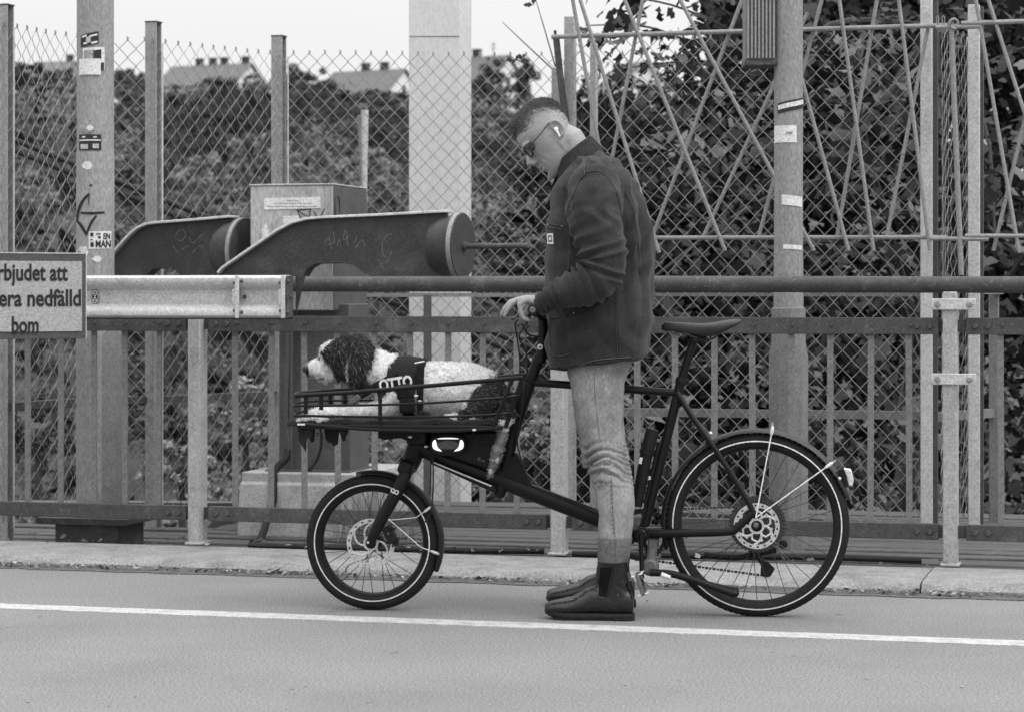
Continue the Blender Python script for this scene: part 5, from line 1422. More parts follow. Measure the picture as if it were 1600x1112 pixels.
for _ in range(30000):
    u = rr.uniform(-.055, .115); ring = head_ring(u, 0.0004, 40); k = rr.randrange(40); w = rr.random(); q = ring[k] * (1 - w) + ring[(k + 1) % 40] * w
    loc = q - HC; f, r_ = loc.dot(HF), abs(loc.dot(HR)); e = u - line2(f, r_); top = line(f, r_) - u
    if e < 0 or top < -.01: continue
    dens = min(1, e / .05) * .22 + max(0, 1 - top / .05) ** 1.5 * 1.0
    if rr.random() > dens: continue
    cen = HC + HU * u; d = ((q - cen).normalized() - HU * .8 - HF * .4).normalized(); L = .0022 + .004 * max(0, 1 - top / .05)
    x = d.cross(HR).normalized() * (.0005 + .0005 * max(0, 1 - top / .04)) if abs(d.dot(HR)) < .95 else HU * .0006
    mb.add([q - x, q + x, q + d * L + (q - cen).normalized() * .0012], [(0, 1, 2)])
mb.mi = [1 if rr.random() < .35 else 0 for _ in mb.f]; add(mb, 'cropped_hair', [M_HAIR, M_HAIRG], man, kind='stuff', smooth=False)
mb = MB()
for _ in range(5000):
    u = rr.uniform(-.112, -.028); ring = head_ring(u, 0.0006, 40); k = rr.randrange(40); w = rr.random(); q = ring[k] * (1 - w) + ring[(k + 1) % 40] * w
    f, r_ = (q - HC).dot(HF), abs((q - HC).dot(HR))
    if f < .0 or (u > -.045 and r_ > .03) or rr.random() < .35: continue
    cen = HC + HU * u + HF * .05; d = ((q - cen).normalized() - HU * .6).normalized(); x = d.cross(HU).normalized() * .0005
    mb.add([q - x, q + x, q + d * .0028], [(0, 1, 2)])
add(mb, 'stubble', M_FADE, man, kind='stuff', smooth=False)
mb = MB(); rr = random.Random(5)
for f_ in hfz[:-1]:
    for _ in range(9):
        ws = [rr.random() for _ in f_]; sw = sum(ws); p = sum((hv[i] * (w / sw) for i, w in zip(f_, ws)), V((0, 0, 0)))
        loc = p - HC; d = (loc - HF * .02).normalized(); d = (d + HF * .35 + V((rr.gauss(0, .25), rr.gauss(0, .25), rr.gauss(0, .25)))).normalized()
        L = rr.uniform(.006, .012) * (1.6 if loc.dot(HF) > .06 else 1); x = d.cross(HR).normalized() * .0008
        mb.add([p - x - d * .002, p + x - d * .002, p + d * L], [(0, 1, 2)])
mb.mi = [1 if rr.random() < .28 else 0 for _ in mb.f]; add(mb, 'hair_strands', [M_HAIR, M_HAIRG], man, kind='stuff', smooth=False)
# eyes
for s in (-1, 1):
    mb = MB(); mb.ball(h(.0945, .019, .032 * s), .0125, 12); o = add(mb, 'eye', M_FADE, man)
    mb = MB(); c = h(.0945, .019, .032 * s); d = (HF * .9 - HU * .45).normalized(); mb.ball(c + d * .0085, .0062, 10); add(mb, 'iris', M_INK, o)
    mb = MB(); mb.tube([h(.104, .0365, .018 * s), h(.113, .040, .030 * s), h(.108, .038, .044 * s), h(.094, .033, .055 * s)], [.002, .0035, .0035, .0015], 6); add(mb, 'eyebrow', M_HAIR, man)
# glasses
def lens_ring(s, n=28):
    out = []
    for k in range(n):
        t = 2 * math.pi * k / n; ca, sa = math.cos(t), math.sin(t)
        r_ = .0325 + .0245 * math.copysign(abs(ca) ** .75, ca); u_ = .016 + .0195 * math.copysign(abs(sa) ** .75, sa)
        out.append(h(.121 - .30 * max(0, r_ - .03) - .02 * abs(u_ - .016), u_, r_ * s))
    return out
mb = MB()
for s in (-1, 1): mb.tube(lens_ring(s), .0037, 8, closed=True)
mb.tube([h(.122, .021, -.009), h(.1255, .024, 0), h(.122, .021, .009)], .0024, 6)
for s in (-1, 1):
    mb.tube(smooth_path([h(.112, .021, .056 * s), h(.106, .023, .066 * s), h(.06, .026, .0785 * s), h(.004, .033, .0815 * s), h(-.012, .028, .083 * s), h(-.024, .006, .083 * s)], 4), [.0030] * 5 + [.0017] * 10 + [.0021] * 6, 6)
gl = add(mb, 'glasses', M_GLASSF, man)
m = bpy.data.materials.new('clear_lens'); m.use_nodes = True; nn = m.node_tree; bs_ = nn.nodes['Principled BSDF']; bs_.inputs['Base Color'].default_value = (.9, .9, .9, 1); bs_.inputs['Roughness'].default_value = .05; bs_.inputs['Transmission Weight'].default_value = 1.0; bs_.inputs['IOR'].default_value = 1.05; bs_.inputs['Alpha'].default_value = .35
for s in (-1, 1):
    ring = lens_ring(s); mb = MB(); c = sum(ring, V((0, 0, 0))) / len(ring); mb.add([c + HF * .001] + ring, [(0, 1 + k, 1 + (k + 1) % len(ring)) for k in range(len(ring))]); add(mb, 'lens', m, gl)
# earbuds
for s in (-1, 1):
    mb = MB(); mb.ball(h(.004, .000, .084 * s), .0085, 10); mb.tube([h(.006, -.002, .087 * s), h(.011, -.020, .086 * s), h(.013, -.028, .084 * s)], [.0045, .0036, .0034], 8); add(mb, 'earbud', M_LENS, man)

# ---- jacket
jk = MB()
TOR = [((903, 246), (946, 242), .085), ((890, 256), (962, 251), .135), ((876, 272), (980, 267), .175), ((865, 295), (996, 292), .195), ((861, 325), (1010, 325), .20), ((856, 355), (1019, 357), .20), ((853, 395), (1023, 395), .20), ((852, 440), (1020, 440), .20), ((854, 490), (1021, 488), .205), ((856, 535), (1019, 528), .21), ((857, 577), (1010, 559), .208)]
jk.loft([bridge_ring(B.p(*a), B.p(*b), w, 32, 2.5) for a, b, w in TOR])
SLV = [(934, 262, -.125, .060), (930, 285, -.17, .082), (928, 312, -.205, .092), (929, 345, -.235, .091), (938, 380, -.255, .082), (944, 412, -.265, .078), (934, 434, -.27, .077), (910, 447, -.272, .073), (887, 455, -.272, .062), (865, 465, -.262, .047), (846, 476, -.252, .035), (841, 478, -.250, .033)]
for f_ in (lambda p: p, mirr):
    P = [f_(B.p(*q[:3])) for q in SLV]; P2 = smooth_path(P, 3); r2_ = [interp(range(len(SLV)), [q[3] for q in SLV], i / 3) for i in range(len(P2))]
    jk.tube(P2, r2_, 20)
jmesh = remeshed(jk, 0.0065, 3, .5)
elb = B.p(918, 418, -.27); elbB = B.p(960, 425, -.27)
def ridge(x): return 1 - abs(2 * (x - math.floor(x)) - 1)
AX = [B.p(*q[:3]) for q in SLV]
def arm_param(p):
    best = (9, 0, 0)
    for i in range(len(AX) - 1):
        a, b = AX[i], AX[i + 1]; t = max(0, min(1, (p - a).dot(b - a) / (b - a).length_squared)); d = (p - (a + (b - a) * t)).length
        if d < best[0]: best = (d, i + t, (b - a).normalized())
    return best
def jack_fn(p, n):
    off = (p - B.o).dot(N_); u = (p - B.o).dot(E); z = p.z; d = 0.0
    d += .006 * nz(p, 7.5, 2) + .0035 * nz(p, 19, 5)
    if off < -.12:
        dist, s, ax = arm_param(p)
        if dist < .105 and s > .8:
            w = nz(p, 9, 8)
            k = math.exp(-((s - 5.6) / 1.9) ** 2)
            inner = max(0, -n.dot(E) * .8 + n.z * .45)             # bend of the elbow: deep folds
            ph = s * 1.75 + 0.5 * w + .25 * n.dot(E)
            d += k * (.40 + inner) * .040 * (ridge(ph) ** 1.4 - .42)
            d += .014 * math.exp(-((s - 9.2) / 1.2) ** 2) * (ridge(s * 2.3 + w) - .5)
            d += .015 * math.exp(-((s - 2.2) / 1.3) ** 2) * (ridge((u * .8 + z * .55) * 11 + w) - .5)
            return d
    # long soft folds down the back, gathers above the hem
    if n.dot(E) > -.35 and z > .95: d += .016 * (ridge((u * .95 + off * .5) * 13 + .35 * nz(p, 3)) - .5) * max(0, min(1, (z - .95) * 3))
    d += .011 * math.exp(-((z - .93) / .10) ** 2) * (ridge((z * .6 + u * .8) * 9 + .4 * nz(p, 5)) - .5)
    d += .010 * (ridge((z * 1.0 - u * .35) * 8 + nz(p, 4, 9)) - .5)
    return d
displace(jmesh, jack_fn)
jb = BVHTree.FromPolygons([tuple(v.co) for v in jmesh.vertices], [tuple(p.vertices) for p in jmesh.polygons])
jack = finish(jmesh, 'jacket', M_JACK, man)
CAM = V((0, 0, CZ))
def on_surface(tree, px, py, lift=.0015):
    r = ray(px, py).normalized(); hit, nrm, _, _ = tree.ray_cast(CAM, r)
    if hit is None: return None
    if nrm.dot(r) > 0: nrm = -nrm
    return hit + nrm * lift, nrm
def seam(tree, pts, r, name, m, par, lift=.0008, dash=None, n=6):
    P = smooth_path([V((x, y, 0)) for x, y in pts], n); Q = [on_surface(tree, p.x, p.y, lift) for p in P]; Q = [q[0] for q in Q if q]
    if len(Q) < 2: return
    mb = MB(); mb.tube(Q, r, 5, flat=.5); return add(mb, name, m, par)
def patch(tree, quad, name, m, par, lift=.003, nx=6, ny=6):
    (x0, y0), (x1, y1), (x2, y2), (x3, y3) = quad; vs = []
    for i in range(nx + 1):
        for j in range(ny + 1):
            s, t = i / nx, j / ny
            px = lerp(lerp(x0, x1, s), lerp(x3, x2, s), t); py = lerp(lerp(y0, y1, s), lerp(y3, y2, s), t)
            q = on_surface(tree, px, py, lift)
            vs.append(q[0] if q else (vs[-1] if vs else B.p(px, py)))
    mb = MB(); k = ny + 1; mb.add(vs, [(i * k + j, (i + 1) * k + j, (i + 1) * k + j + 1, i * k + j + 1) for i in range(nx) for j in range(ny)]); return add(mb, name, m, par)
for pts in ([(917, 247), (913, 262), (914, 272)], [(914, 272), (903, 285), (893, 310), (884, 330)], [(914, 270), (935, 268), (952, 281), (964, 306), (972, 345)], [(975, 300), (988, 330), (996, 380), (999, 430)], [(944, 243), (962, 260), (978, 290)],
            [(857, 572), (890, 575), (930, 563), (985, 558)], [(858, 499), (892, 492)], [(858, 505), (860, 545), (872, 556), (893, 552)], [(855, 350), (880, 353)], [(855, 356), (879, 359)], [(962, 455), (963, 500), (965, 556)], [(846, 462), (853, 474), (854, 488)]):
    seam(jb, pts, .0017, 'seam', M_SEAM, jack); seam(jb, [(x + 1.4, y + 1.2) for x, y in pts], .0012, 'seam', M_SEAMD, jack, .0004)
patch(jb, ((855.5, 365), (865, 364.5), (866, 381.5), (856.5, 381.5)), 'white_label', M_PAPER, jack)
patch(jb, ((857.5, 368), (863.5, 367.7), (864, 378.5), (858.3, 378.5)), 'label_print', M_GREYPL, jack, .0036)
patch(jb, ((859.5, 370.5), (862.6, 370.4), (862.8, 375.5), (859.7, 375.6)), 'label_print', M_PAPER, jack, .0042)
mb = MB()
for px, py in ((879, 354), (897, 489.5), (857, 352)):
    q = on_surface(jb, px, py, .002)
    if q: mb.ball(q[0], .0035, 8)
add(mb, 'button', M_GALV, jack)
# open front: dark undershirt below the chin
mb = MB(); mb.loft([bridge_ring(B.p(*a), B.p(*b), w, 20) for a, b, w in (((868, 277), (905, 262), .05), ((861.5, 292), (915, 285), .07), ((860, 315), (920, 315), .09), ((860.5, 340), (930, 345), .10), ((866, 352), (930, 358), .09))])
add(mb, 'undershirt', M_LINING, man)
# collar
mb = MB(); rings = []; n = 46
for i in range(n + 1):
    t = math.radians(lerp(-152, 152, i / n)); ca, sa = math.cos(t), math.sin(t)      # 0 = nape
    cen = B.p(905, 248); k = (1 + ca) / 2
    lo = B.p(lerp(880, 934, k), lerp(272, 232, k)); hi = B.p(lerp(878, 922, k), lerp(255, 215, k))
    w = .088 * (abs(sa) ** .8) * math.copysign(1, sa)
    base = lo + N_ * (w * 1.10); top = hi + N_ * (w * .92)
    o = (E * ca * .6 + N_ * sa).normalized()
    fold = top * .35 + base * .65 + o * .016 + V((0, 0, -.004))
    tip = base + o * .022 + V((0, 0, -.020 - .012 * (1 - k)))
    rings.append([base, top, top + o * .008 + V((0, 0, .003)), fold + o * .004, tip + o * .004, tip, fold - o * .004])
mb.loft(rings); me = mesh_of(mb, 'collar', M_CORD, True, 60, ORG[man]); col_o = add(me, 'collar', M_CORD, jack)
# cuff band
mb = MB(); a, b = B.p(849, 475, -.253), B.p(840.5, 478.5, -.250); mb.tube([a, lerp(a, b, .1), lerp(a, b, .9), b], [.034, .0375, .0365, .033], 18); add(mb, 'sleeve_cuff', M_JACK, jack)

# ---- jeans
JN = [(560, 886, 992, -.075, .105), (582, 889, 976, -.085, .098), (615, 894, 974, -.095, .093), (653, 899, 974, -.105, .087), (685, 907, 977, -.115, .082), (720, 912, 983, -.125, .078), (742, 923, 986, -.13, .074), (777, 932, 991, -.137, .073), (808, 935, 990, -.142, .070), (840, 936, 986, -.147, .066), (862, 936, 983, -.15, .065)]
def legs(s):
    mb = MB(); k = 1.0 if s < 0 else 1.38
    rings = []
    for i in range(len(JN)):
        y, xl, xr, o, hw = JN[i]; oo = -o * k if s > 0 else o
        rings.append(bridge_ring(B.p(xl, y, oo), B.p(xr, y, oo), hw, 24, 2.2))
    mb.loft(rings); return mb
jm = MB()
for s in (-1, 1):
    q = legs(s); jm.add(q.v, q.f)
jm.loft([bridge_ring(B.p(884, 545), B.p(996, 538), .17, 24), bridge_ring(B.p(888, 585), B.p(975, 585), .16, 24), bridge_ring(B.p(896, 606), B.p(972, 606), .10, 24)])
jmsh = remeshed(jm, 0.0055, 3, .5)
zk0, zk1 = B.p(940, 682, -.12).z, B.p(940, 768, -.12).z
def jean_fn(p, n):
    off = (p - B.o).dot(N_); u = (p - B.o).dot(E); z = p.z
    d = .005 * nz(p, 9, 1) + .003 * nz(p, 24, 3)
    zc = (zk0 + zk1) / 2; hh = (zk0 - zk1) / 2
    k = math.exp(-((z - zc) / (hh * .75)) ** 4)
    w = nz(V((p.x * .5, p.y * .5, p.z * .35)), 16, 4)
    frontness = .55 + .45 * max(-1, min(1, -n.dot(E) * 1.2))
    ph = (z + .12 * (u - .3) * (1 if nz(V((.3, 0, z)), 9) > 0 else -1)) * 28 + 1.35 * w + .25 * nz(p, 26)
    d += k * frontness * .029 * (ridge(ph) ** 1.2 - .5) + k * .010 * (ridge(ph * 1.9 + .4) - .5)
    d += .004 * math.exp(-((z - .42) / .12) ** 2) * (ridge((z * .9 + u * .5) * 12 + nz(p, 5)) - .5) * .6
    d += .0035 * math.exp(-((z - .75) / .10) ** 2) * (ridge((z * .7 - u * .9) * 10 + nz(p, 4)) - .5)
    return d
displace(jmsh, jean_fn)
jtree = BVHTree.FromPolygons([tuple(v.co) for v in jmsh.vertices], [tuple(p.vertices) for p in jmsh.polygons])
jean = finish(jmsh, 'jeans', M_JEAN, man)
seam(jtree, [(928, 582), (930, 620), (934, 660), (938, 690)], .0016, 'seam', M_JSEAM, jean, .0003)
seam(jtree, [(955, 745), (957, 790), (961, 838)], .0022, 'seam', M_JSEAM, jean, .0003)
rr = random.Random(9)
mb = MB()
for k in range(13):
    py = 752 + k * 6.6; px = interp([745, 838], [954.5, 960], py)
    a = on_surface(jtree, px - 3.4, py + rr.uniform(-1, 1), .0012); b = on_surface(jtree, px + 1.5, py + rr.uniform(-1, 1), .0012)
    if a and b: mb.tube([a[0], b[0]], .0016, 5, flat=.6)
add(mb, 'seam_puckers', M_JSEAM, jean, kind='stuff')
for s in (-1, 1):
    k = 1.0 if s < 0 else 1.38; rings = []
    for y, xl, xr, g in ((838, 935.5, 987, 0), (840, 934, 988, .002), (851, 934.5, 986.5, .003), (866, 934.5, 984.5, .003), (875, 935, 982.5, .001), (876.5, 937, 981, -.004)):
        o = -.1485 * k * -s
        rings.append([q + V((0, 0, .002 * noise.noise(q * 30))) for q in bridge_ring(B.p(xl, y + (0 if s < 0 else -1), o), B.p(xr, y + (2 if y > 850 else 0) * 0, o), .068 + g, 28, 2.2)])
    mb = MB(); mb.loft(rings); cf = add(mb, 'turned_cuff', M_JCUFF, jean, label='darker turned-up cuff' if s < 0 else None)
    if s < 0:
        mb = MB(); mb.tube([B.p(962, 841, -.218), B.p(963, 858, -.220), B.p(962, 875, -.218)], .0017, 5); add(mb, 'seam', M_JSEAM, jean)

# ---- boots
def boot(off, dx, name):
    def P(px, z, o=0.0):
        q = B.p(px + dx, 900, off + o); return V((q.x, q.y, z))
    G = B.p(920, 966, -.155)
    zy = lambda y: max(.0, B.p(920, y, -.155).z)
    up = MB()
    # foot: stations along the sole from heel to toe
    ST = [(990, .016, .085, .026), (986, .012, .105, .033), (975, .010, .125, .037), (958, .010, .130, .038), (940, .010, .122, .038), (922, .010, .112, .041), (908, .010, .094, .046), (895, .010, .080, .0485), (880, .010, .071, .0490), (867, .011, .065, .045), (857, .012, .058, .036), (851.5, .016, .050, .020)]
    rings = []
    for px, z0, z1, hw in ST:
        ring = []
        for k in range(20):
            t = 2 * math.pi * k / 20; ca, sa = math.cos(t), math.sin(t); zz = (z0 + z1) / 2 + (z1 - z0) / 2 * math.copysign(abs(sa) ** .9, sa); wv = hw * math.copysign(abs(ca) ** (.75 if sa < 0 else 1.15), ca)
            ring.append(P(px, zz, wv))
        rings.append(ring)
    up.loft(rings)
    SH = [(945, 986, .075, .038), (938, 985, .105, .040), (931, 982, .135, .043), (931, 981, .165, .046), (932.5, 981.5, .20, .050), (933, 982, .235, .052)]
    rings = []
    for xl, xr, z, hw in SH:
        a, b = P(xl, z), P(xr, z); rings.append(bridge_ring(a, b, hw, 20, 2.2))
    up.loft(rings)
    me = remeshed(up, 0.0045, 7, .5)
    displace(me, lambda p, n: .0030 * nz(p, 16, off) + .0022 * (ridge((p.z * 1.1 + (p - B.o).dot(E) * .8) * 20 + nz(p, 9)) - .5) * math.exp(-((p.z - .11) / .035) ** 2))
    tr = BVHTree.FromPolygons([tuple(v.co) for v in me.vertices], [tuple(p.vertices) for p in me.polygons])
    o = finish(me, 'boot', M_BOOT, man)
    # sole and heel
    sb = MB(); N = 30
    def outline(px): return interp([851, 853, 858, 868, 884, 905, 930, 955, 975, 987, 992], [.006, .020, .034, .046, .0515, .049, .042, .041, .041, .036, .020], px)
    xs = np.linspace(851, 992, N); top = []; bot = []
    left = [(float(x), outline(x)) for x in xs]
    pl_ = [P(x, 0, w) for x, w in left] + [P(x, 0, -w) for x, w in reversed(left)]
    lift = lambda x: interp([851, 862, 880, 905, 992], [.010, .004, .001, 0, 0], x)
    def lvl(z, g=1.0, xs_=1.0):
        X = lambda x: 924 + (x - 924) * xs_
        return [P(X(x), z + lift(x), w * g) for x, w in left] + [P(X(x), z + lift(x), -w * g) for x, w in reversed(left)]
    sb.loft([lvl(0.004, .90, .95), lvl(.008, .97, .985), lvl(.013, 1.0, 1.0), lvl(.020, 1.0, 1.0), lvl(.024, .95, .985)]); sole = add(sb, 'sole', M_SOLE, o)
    hb2 = MB(); hl = [(float(x), outline(x)) for x in np.linspace(958, 992, 10)]
    lv = lambda z, g: [P(x, z, w * g) for x, w in hl] + [P(x, z, -w * g) for x, w in reversed(hl)]
    hb2.loft([lv(0.0, .96), lv(.004, .99), lv(.013, .99)]); add(hb2, 'heel', M_SOLE, o)
    fb_ = MB(); hl2 = [(float(x), outline(x) * .95) for x in np.linspace(864, 955, 16)]
    lv2 = lambda z, g: [P(x, z + lift(x) * .6, w * g) for x, w in hl2] + [P(x, z + lift(x) * .6, -w * g) for x, w in reversed(hl2)]
    fb_.loft([lv2(0.0, .95), lv2(.008, 1.0)]); add(fb_, 'tread', M_SOLE, o)
    # welt stitching and the elastic gusset
    return o, tr
bt1, tr1 = boot(-.152, 0, 'near'); bt2, tr2 = boot(.205, 2, 'far')
patch(tr1, ((938, 886), (957, 886), (947, 932), (935, 930)), 'elastic_gusset', M_ELAS, bt1, .0012, 5, 8)
seam(tr1, [(934, 884), (931, 905), (934, 932), (947, 934), (957, 905), (958, 886)], .0012, 'seam', M_ELAS, bt1)
seam(tr1, [(860, 950), (890, 950), (920, 951), (955, 950), (988, 948)], .0022, 'welt', M_SOLE, bt1, .001)
mb = MB(); p = B.p(981, 878, -.152); mb.tube([p + V((0, 0, -.03)), p + E * .006 + V((0, 0, .012)), p + V((0, 0, .016)) - E * .004], .005, 6, flat=.4); add(mb, 'pull_tab', M_ELAS, bt1)
# ------------------------------------------------------------------ the dog lying in the rack
M_DWH = mat('white_fur', 0.70, 0.9, var=.14, scale=60, bump=.8, bscale=150, spec=.1)
M_DBK = mat('black_fur', 0.034, 0.9, var=.4, scale=60, bump=.6, bscale=150, spec=.06)
M_DGR = mat('grey_fur', 0.20, 0.9, var=.3, scale=60, bump=.8, bscale=150, spec=.1)
M_NOSE = mat('wet_nose', 0.010, 0.25, spec=.6)
M_STRAP = mat('harness_fabric', 0.014, 0.85, var=.3, scale=80, bump=.5, bscale=300, spec=.15)
DO = 0.0
def D(px, py, o=0.0): return B.p(px, py, DO + o)
dog_c = B.p(640, 664, 0)
dog = thing('dog', 'black and white curly dog lying in the bicycle rack, head raised, wearing a black harness', 'dog', dog_c)
dm = MB()
# trunk
T = [(592, 612, .085, .075, .080), (612, 606, .095, .095, .088), (640, 607, .100, .10, .095), (668, 612, .100, .092, .100), (700, 612, .102, .096, .105), (735, 614, .102, .098, .110), (765, 622, .096, .086, .105), (785, 632, .080, .068, .085), (799, 640, .050, .045, .05)]
rings = []
for px, py, rz, _, ry in T:
    c = D(px, py); rings.append([c + Z * (rz * math.sin(t)) + N_ * (ry * math.cos(t)) + E * 0 for t in np.linspace(0, 6.283, 21)[:-1]])
dm.loft(rings)
# neck and head
dm.tube([D(612, 590), D(592, 584), D(565, 572), D(548, 566)], [.085, .078, .070, .066], 18)
dm.ball(D(543, 560), .074, 16, (1.05, .88, .98)); dm.ball(D(523, 553), .050, 14, (1, .85, .95)); dm.ball(D(557, 549), .055, 14)
dm.tube([D(524, 566), D(504, 571), D(489, 575), D(482, 577)], [.048, .038, .031, .021], 16, flat=.85)
dm.tube([D(524, 580), D(505, 586), D(494, 588)], [.034, .026, .016], 12)
for s in (-1, 1):
    dm.ball(D(512, 547, .034 * s), .020, 10); dm.ball(D(503, 580, .024 * s), .022, 10, (1.3, .8, .9))
    # hanging ears
    dm.tube([D(553, 536, .050 * s), D(560, 552, .076 * s), D(562, 575, .082 * s), D(558, 594, .080 * s), D(553, 604, .074 * s)], [.022, .034, .040, .038, .020], 12, flat=.45, up=N_)
# fore legs stretched along the rack, elbows at the chest
for s in (-1, 1):
    dm.tube([D(618, 622, .075 * s), D(608, 640, .095 * s), D(575, 646, .10 * s), D(535, 647, .10 * s), D(500, 649, .095 * s), D(482, 652, .092 * s)], [.05, .040, .030, .028, .028, .024], 12)
    dm.tube([D(770, 626, .06 * s), D(752, 636, .095 * s), D(732, 652, .11 * s)], [.065, .060, .04], 12)
    dm.tube([D(770, 655, .10 * s), D(740, 657, .125 * s), D(710, 657, .128 * s), D(694, 658, .126 * s)], [.03, .026, .026, .022], 12)
# tail hanging over the near side at the back of the rack
dm.tube([D(792, 640, -.05), D(795, 650, -.12), D(788, 662, -.165), D(785, 685, -.17), D(778, 705, -.165), D(770, 728, -.155), D(764, 746, -.15)], [.024, .020, .016, .015, .0155, .013, .005], 12)
dmesh = remeshed(dm, 0.006, 3, .5)
def pix(p):
    """photo pixel of the point slid straight across onto the dog's middle plane"""
    q = p - N_ * ((p - B.o).dot(N_)); d = q.y
    return 800 + q.x / d * F, HZ - (q.z - CZ) / d * F
def inside(poly, x, y):
    c = False; j = len(poly) - 1
    for i in range(len(poly)):
        xi, yi = poly[i]; xj, yj = poly[j]
        if (yi > y) != (yj > y) and x < (xj - xi) * (y - yi) / (yj - yi) + xi: c = not c
        j = i
    return c
HEADP = [(528, 514), (545, 513), (574, 526), (588, 552), (584, 584), (572, 612), (548, 614), (533, 602), (526, 590), (524, 576), (513, 566), (508, 555), (512, 543), (520, 532)]
EYEP = [(484, 534), (497, 530), (500, 545), (503, 560), (492, 559), (485, 552)]
REARP = [(748, 606), (768, 590), (790, 584), (812, 600), (812, 650), (795, 655), (770, 650), (745, 648), (735, 636), (742, 620)]
BLOT = [(722, 640), (745, 630), (752, 650), (728, 655)]
def tone(p):
    x, y = pix(p); off = (p - B.o).dot(N_)
    jx = x + 5 * noise.noise(p * 26); jy = y + 5 * noise.noise(p * 26 + V((5, 0, 0)))
    if inside(HEADP, jx, jy):
        if 546.5 < jx < 551.5 and 560 < jy < 592 and off < -.03: return 2 if jy < 566 else 0     # pale streak along the ear
        return 1
    if inside(EYEP, jx, jy): return 1
    if jx > 510 and jx < 560 and jy > 592 and jy < 614: return 2
    if off < -.10 and y > 668:
        return 2 if jy < 712 or noise.noise(p * 30) > -.1 else 0
    if inside(REARP, jx, jy) or inside(BLOT, jx, jy): return 1
    if y > 640 and x > 600 and noise.noise(p * 14) > .25: return 2
    return 0
def fur_fn(p, n):
    x, y = pix(p); head = x < 590 and y < 612
    if x < 505 and 555 < y < 600: return .0012 * nz(p, 60)
    if head: return .0025 * nz(p, 26) + .0035 * (ridge((p.z * .35 + (p - B.o).dot(E) * .9) * 34 + 1.4 * nz(p, 13)) - .5)
    return .0050 * nz(p, 26) + .0030 * nz(p, 55, 3) + .007 * nz(p, 11, 7)
displace(dmesh, fur_fn)
cen = [p.center.copy() for p in dmesh.polygons]; tn = [tone(c) for c in cen]
nrmls = [p.normal.copy() for p in dmesh.polygons]; ar = [p.area for p in dmesh.polygons]
dmesh.materials.clear()
dbody = finish(dmesh, 'body', [M_DWH, M_DBK, M_DGR], dog)
dbody.data.polygons.foreach_set('material_index', tn); dbody.data.update()
# curls: short bent strands over the whole coat
mb = MB(); rr = random.Random(17)
for c, n, t in zip(cen, nrmls, tn):
    x, y = pix(c); muzz = x < 506 and 556 < y < 600; head = x < 590 and y < 612 and not muzz
    k = 5 if head else (3 if muzz else 3)
    for _ in range(k):
        if rr.random() < .25: continue
        a = V((rr.gauss(0, 1), rr.gauss(0, 1), rr.gauss(0, 1))); tg = n.cross(a).normalized()
        p = c + a * .0022
        if head:
            down = (V((0, 0, -1)) + E * .5); down = (down - n * down.dot(n)); down = down.normalized() if down.length > .01 else tg
            d1 = (n * .45 + down * .9 + tg * .35).normalized(); L = rr.uniform(.012, .024); pts = [p, p + d1 * L * .5 + n * .002, p + d1 * L + tg * .004 - n * .002]
        elif muzz:
            bk = (E - n * n.dot(E)); bk = bk.normalized() if bk.length > .01 else tg
            pts = [p, p + (bk + n * .35).normalized() * .005, p + (bk + Z * -.35).normalized() * .011]
        else:
            r_ = rr.uniform(.003, .0075); pts = [p + n * (r_ * math.sin(q) * .8) + tg * (r_ * (1 - math.cos(q)) * 1.1) for q in (0, 1.2, 2.3)]
        w = n.cross(tg).normalized() * (.0007 if not head else .0006)
        if (pts[2] - pts[1]).length < 1e-6: continue
        mb.m = t if rr.random() < (.84 if t == 1 else .97) else 2  # stray grey strands in the black coat stand in for its sheen
        mb.add([pts[0] - w, pts[0] + w, pts[1] + w, pts[1] - w, pts[2]], [(0, 1, 2, 3), (3, 2, 4)])
add(mb, 'fur', [M_DWH, M_DBK, M_DGR], dog, kind='stuff', smooth=True, ang=180)
# nose, mouth, eyes
mb = MB(); mb.ball(D(480.5, 575.5), .0235, 14, (.85, 1.1, .85)); mb.ball(D(477.5, 573.5, -.009), .008, 8); mb.ball(D(477.5, 573.5, .009), .008, 8); mb.tube([D(479, 582), D(481, 589)], .004, 6); add(mb, 'nose', M_NOSE, dog)
mb = MB()
for s in (-1, 1): mb.tube(smooth_path([D(481, 590, .006 * s), D(492, 592.5, .024 * s), D(506, 591, .038 * s)], 4), .0028, 6)
add(mb, 'mouth', M_NOSE, dog)
for s in (-1, 1):
    mb = MB(); mb.ball(D(504, 551.5, .046 * s), .0095, 10); add(mb, 'eye', M_NOSE, dog)

# harness: chest band, back pad with grab handle, name patch, front strap with buckle
hs = MB()
def girth(px, grow, dz=0.0, n=28):
    c = D(px, interp([612, 640, 668], [606, 607, 612], px)); rz = interp([600, 640, 668, 690], [.092, .100, .100, .102], px) + grow; ry = interp([600, 640, 668, 690], [.085, .095, .100, .104], px) + grow
    return [c + Z * (rz * math.sin(t)) + N_ * (ry * math.cos(t)) + E * dz for t in np.linspace(0, 2 * math.pi, n + 1)[:-1]]
hs.loft([girth(627, .006), girth(628, .013), girth(650, .014), girth(651, .006)]); 
harness = add(hs, 'harness', M_STRAP, dog, ang=60)
mb = MB(); rings = []
for px, y0 in ((612, 569), (622, 565), (640, 563.5), (657, 565), (664, 568)):
    g = girth(px, .016); rings.append([q for q in g[1:14]] + [q - Z * .006 + (D(px, 610) - q) * .08 for q in reversed(g[1:14])])
mb.loft(rings); add(mb, 'back_pad', M_STRAP, harness, ang=50)
mb = MB(); mb.tube(smooth_path([D(622, 569, -.02), D(628, 562.5, -.02), D(645, 561, -.02), D(660, 562, -.02), D(664, 570, -.02)], 5), .009, 8, flat=.6); mb.tube(smooth_path([D(618, 578, -.06), D(628, 575, -.07), D(645, 574, -.07), D(655, 577, -.06)], 4), .007, 8); add(mb, 'grab_handle', M_FAB, harness)
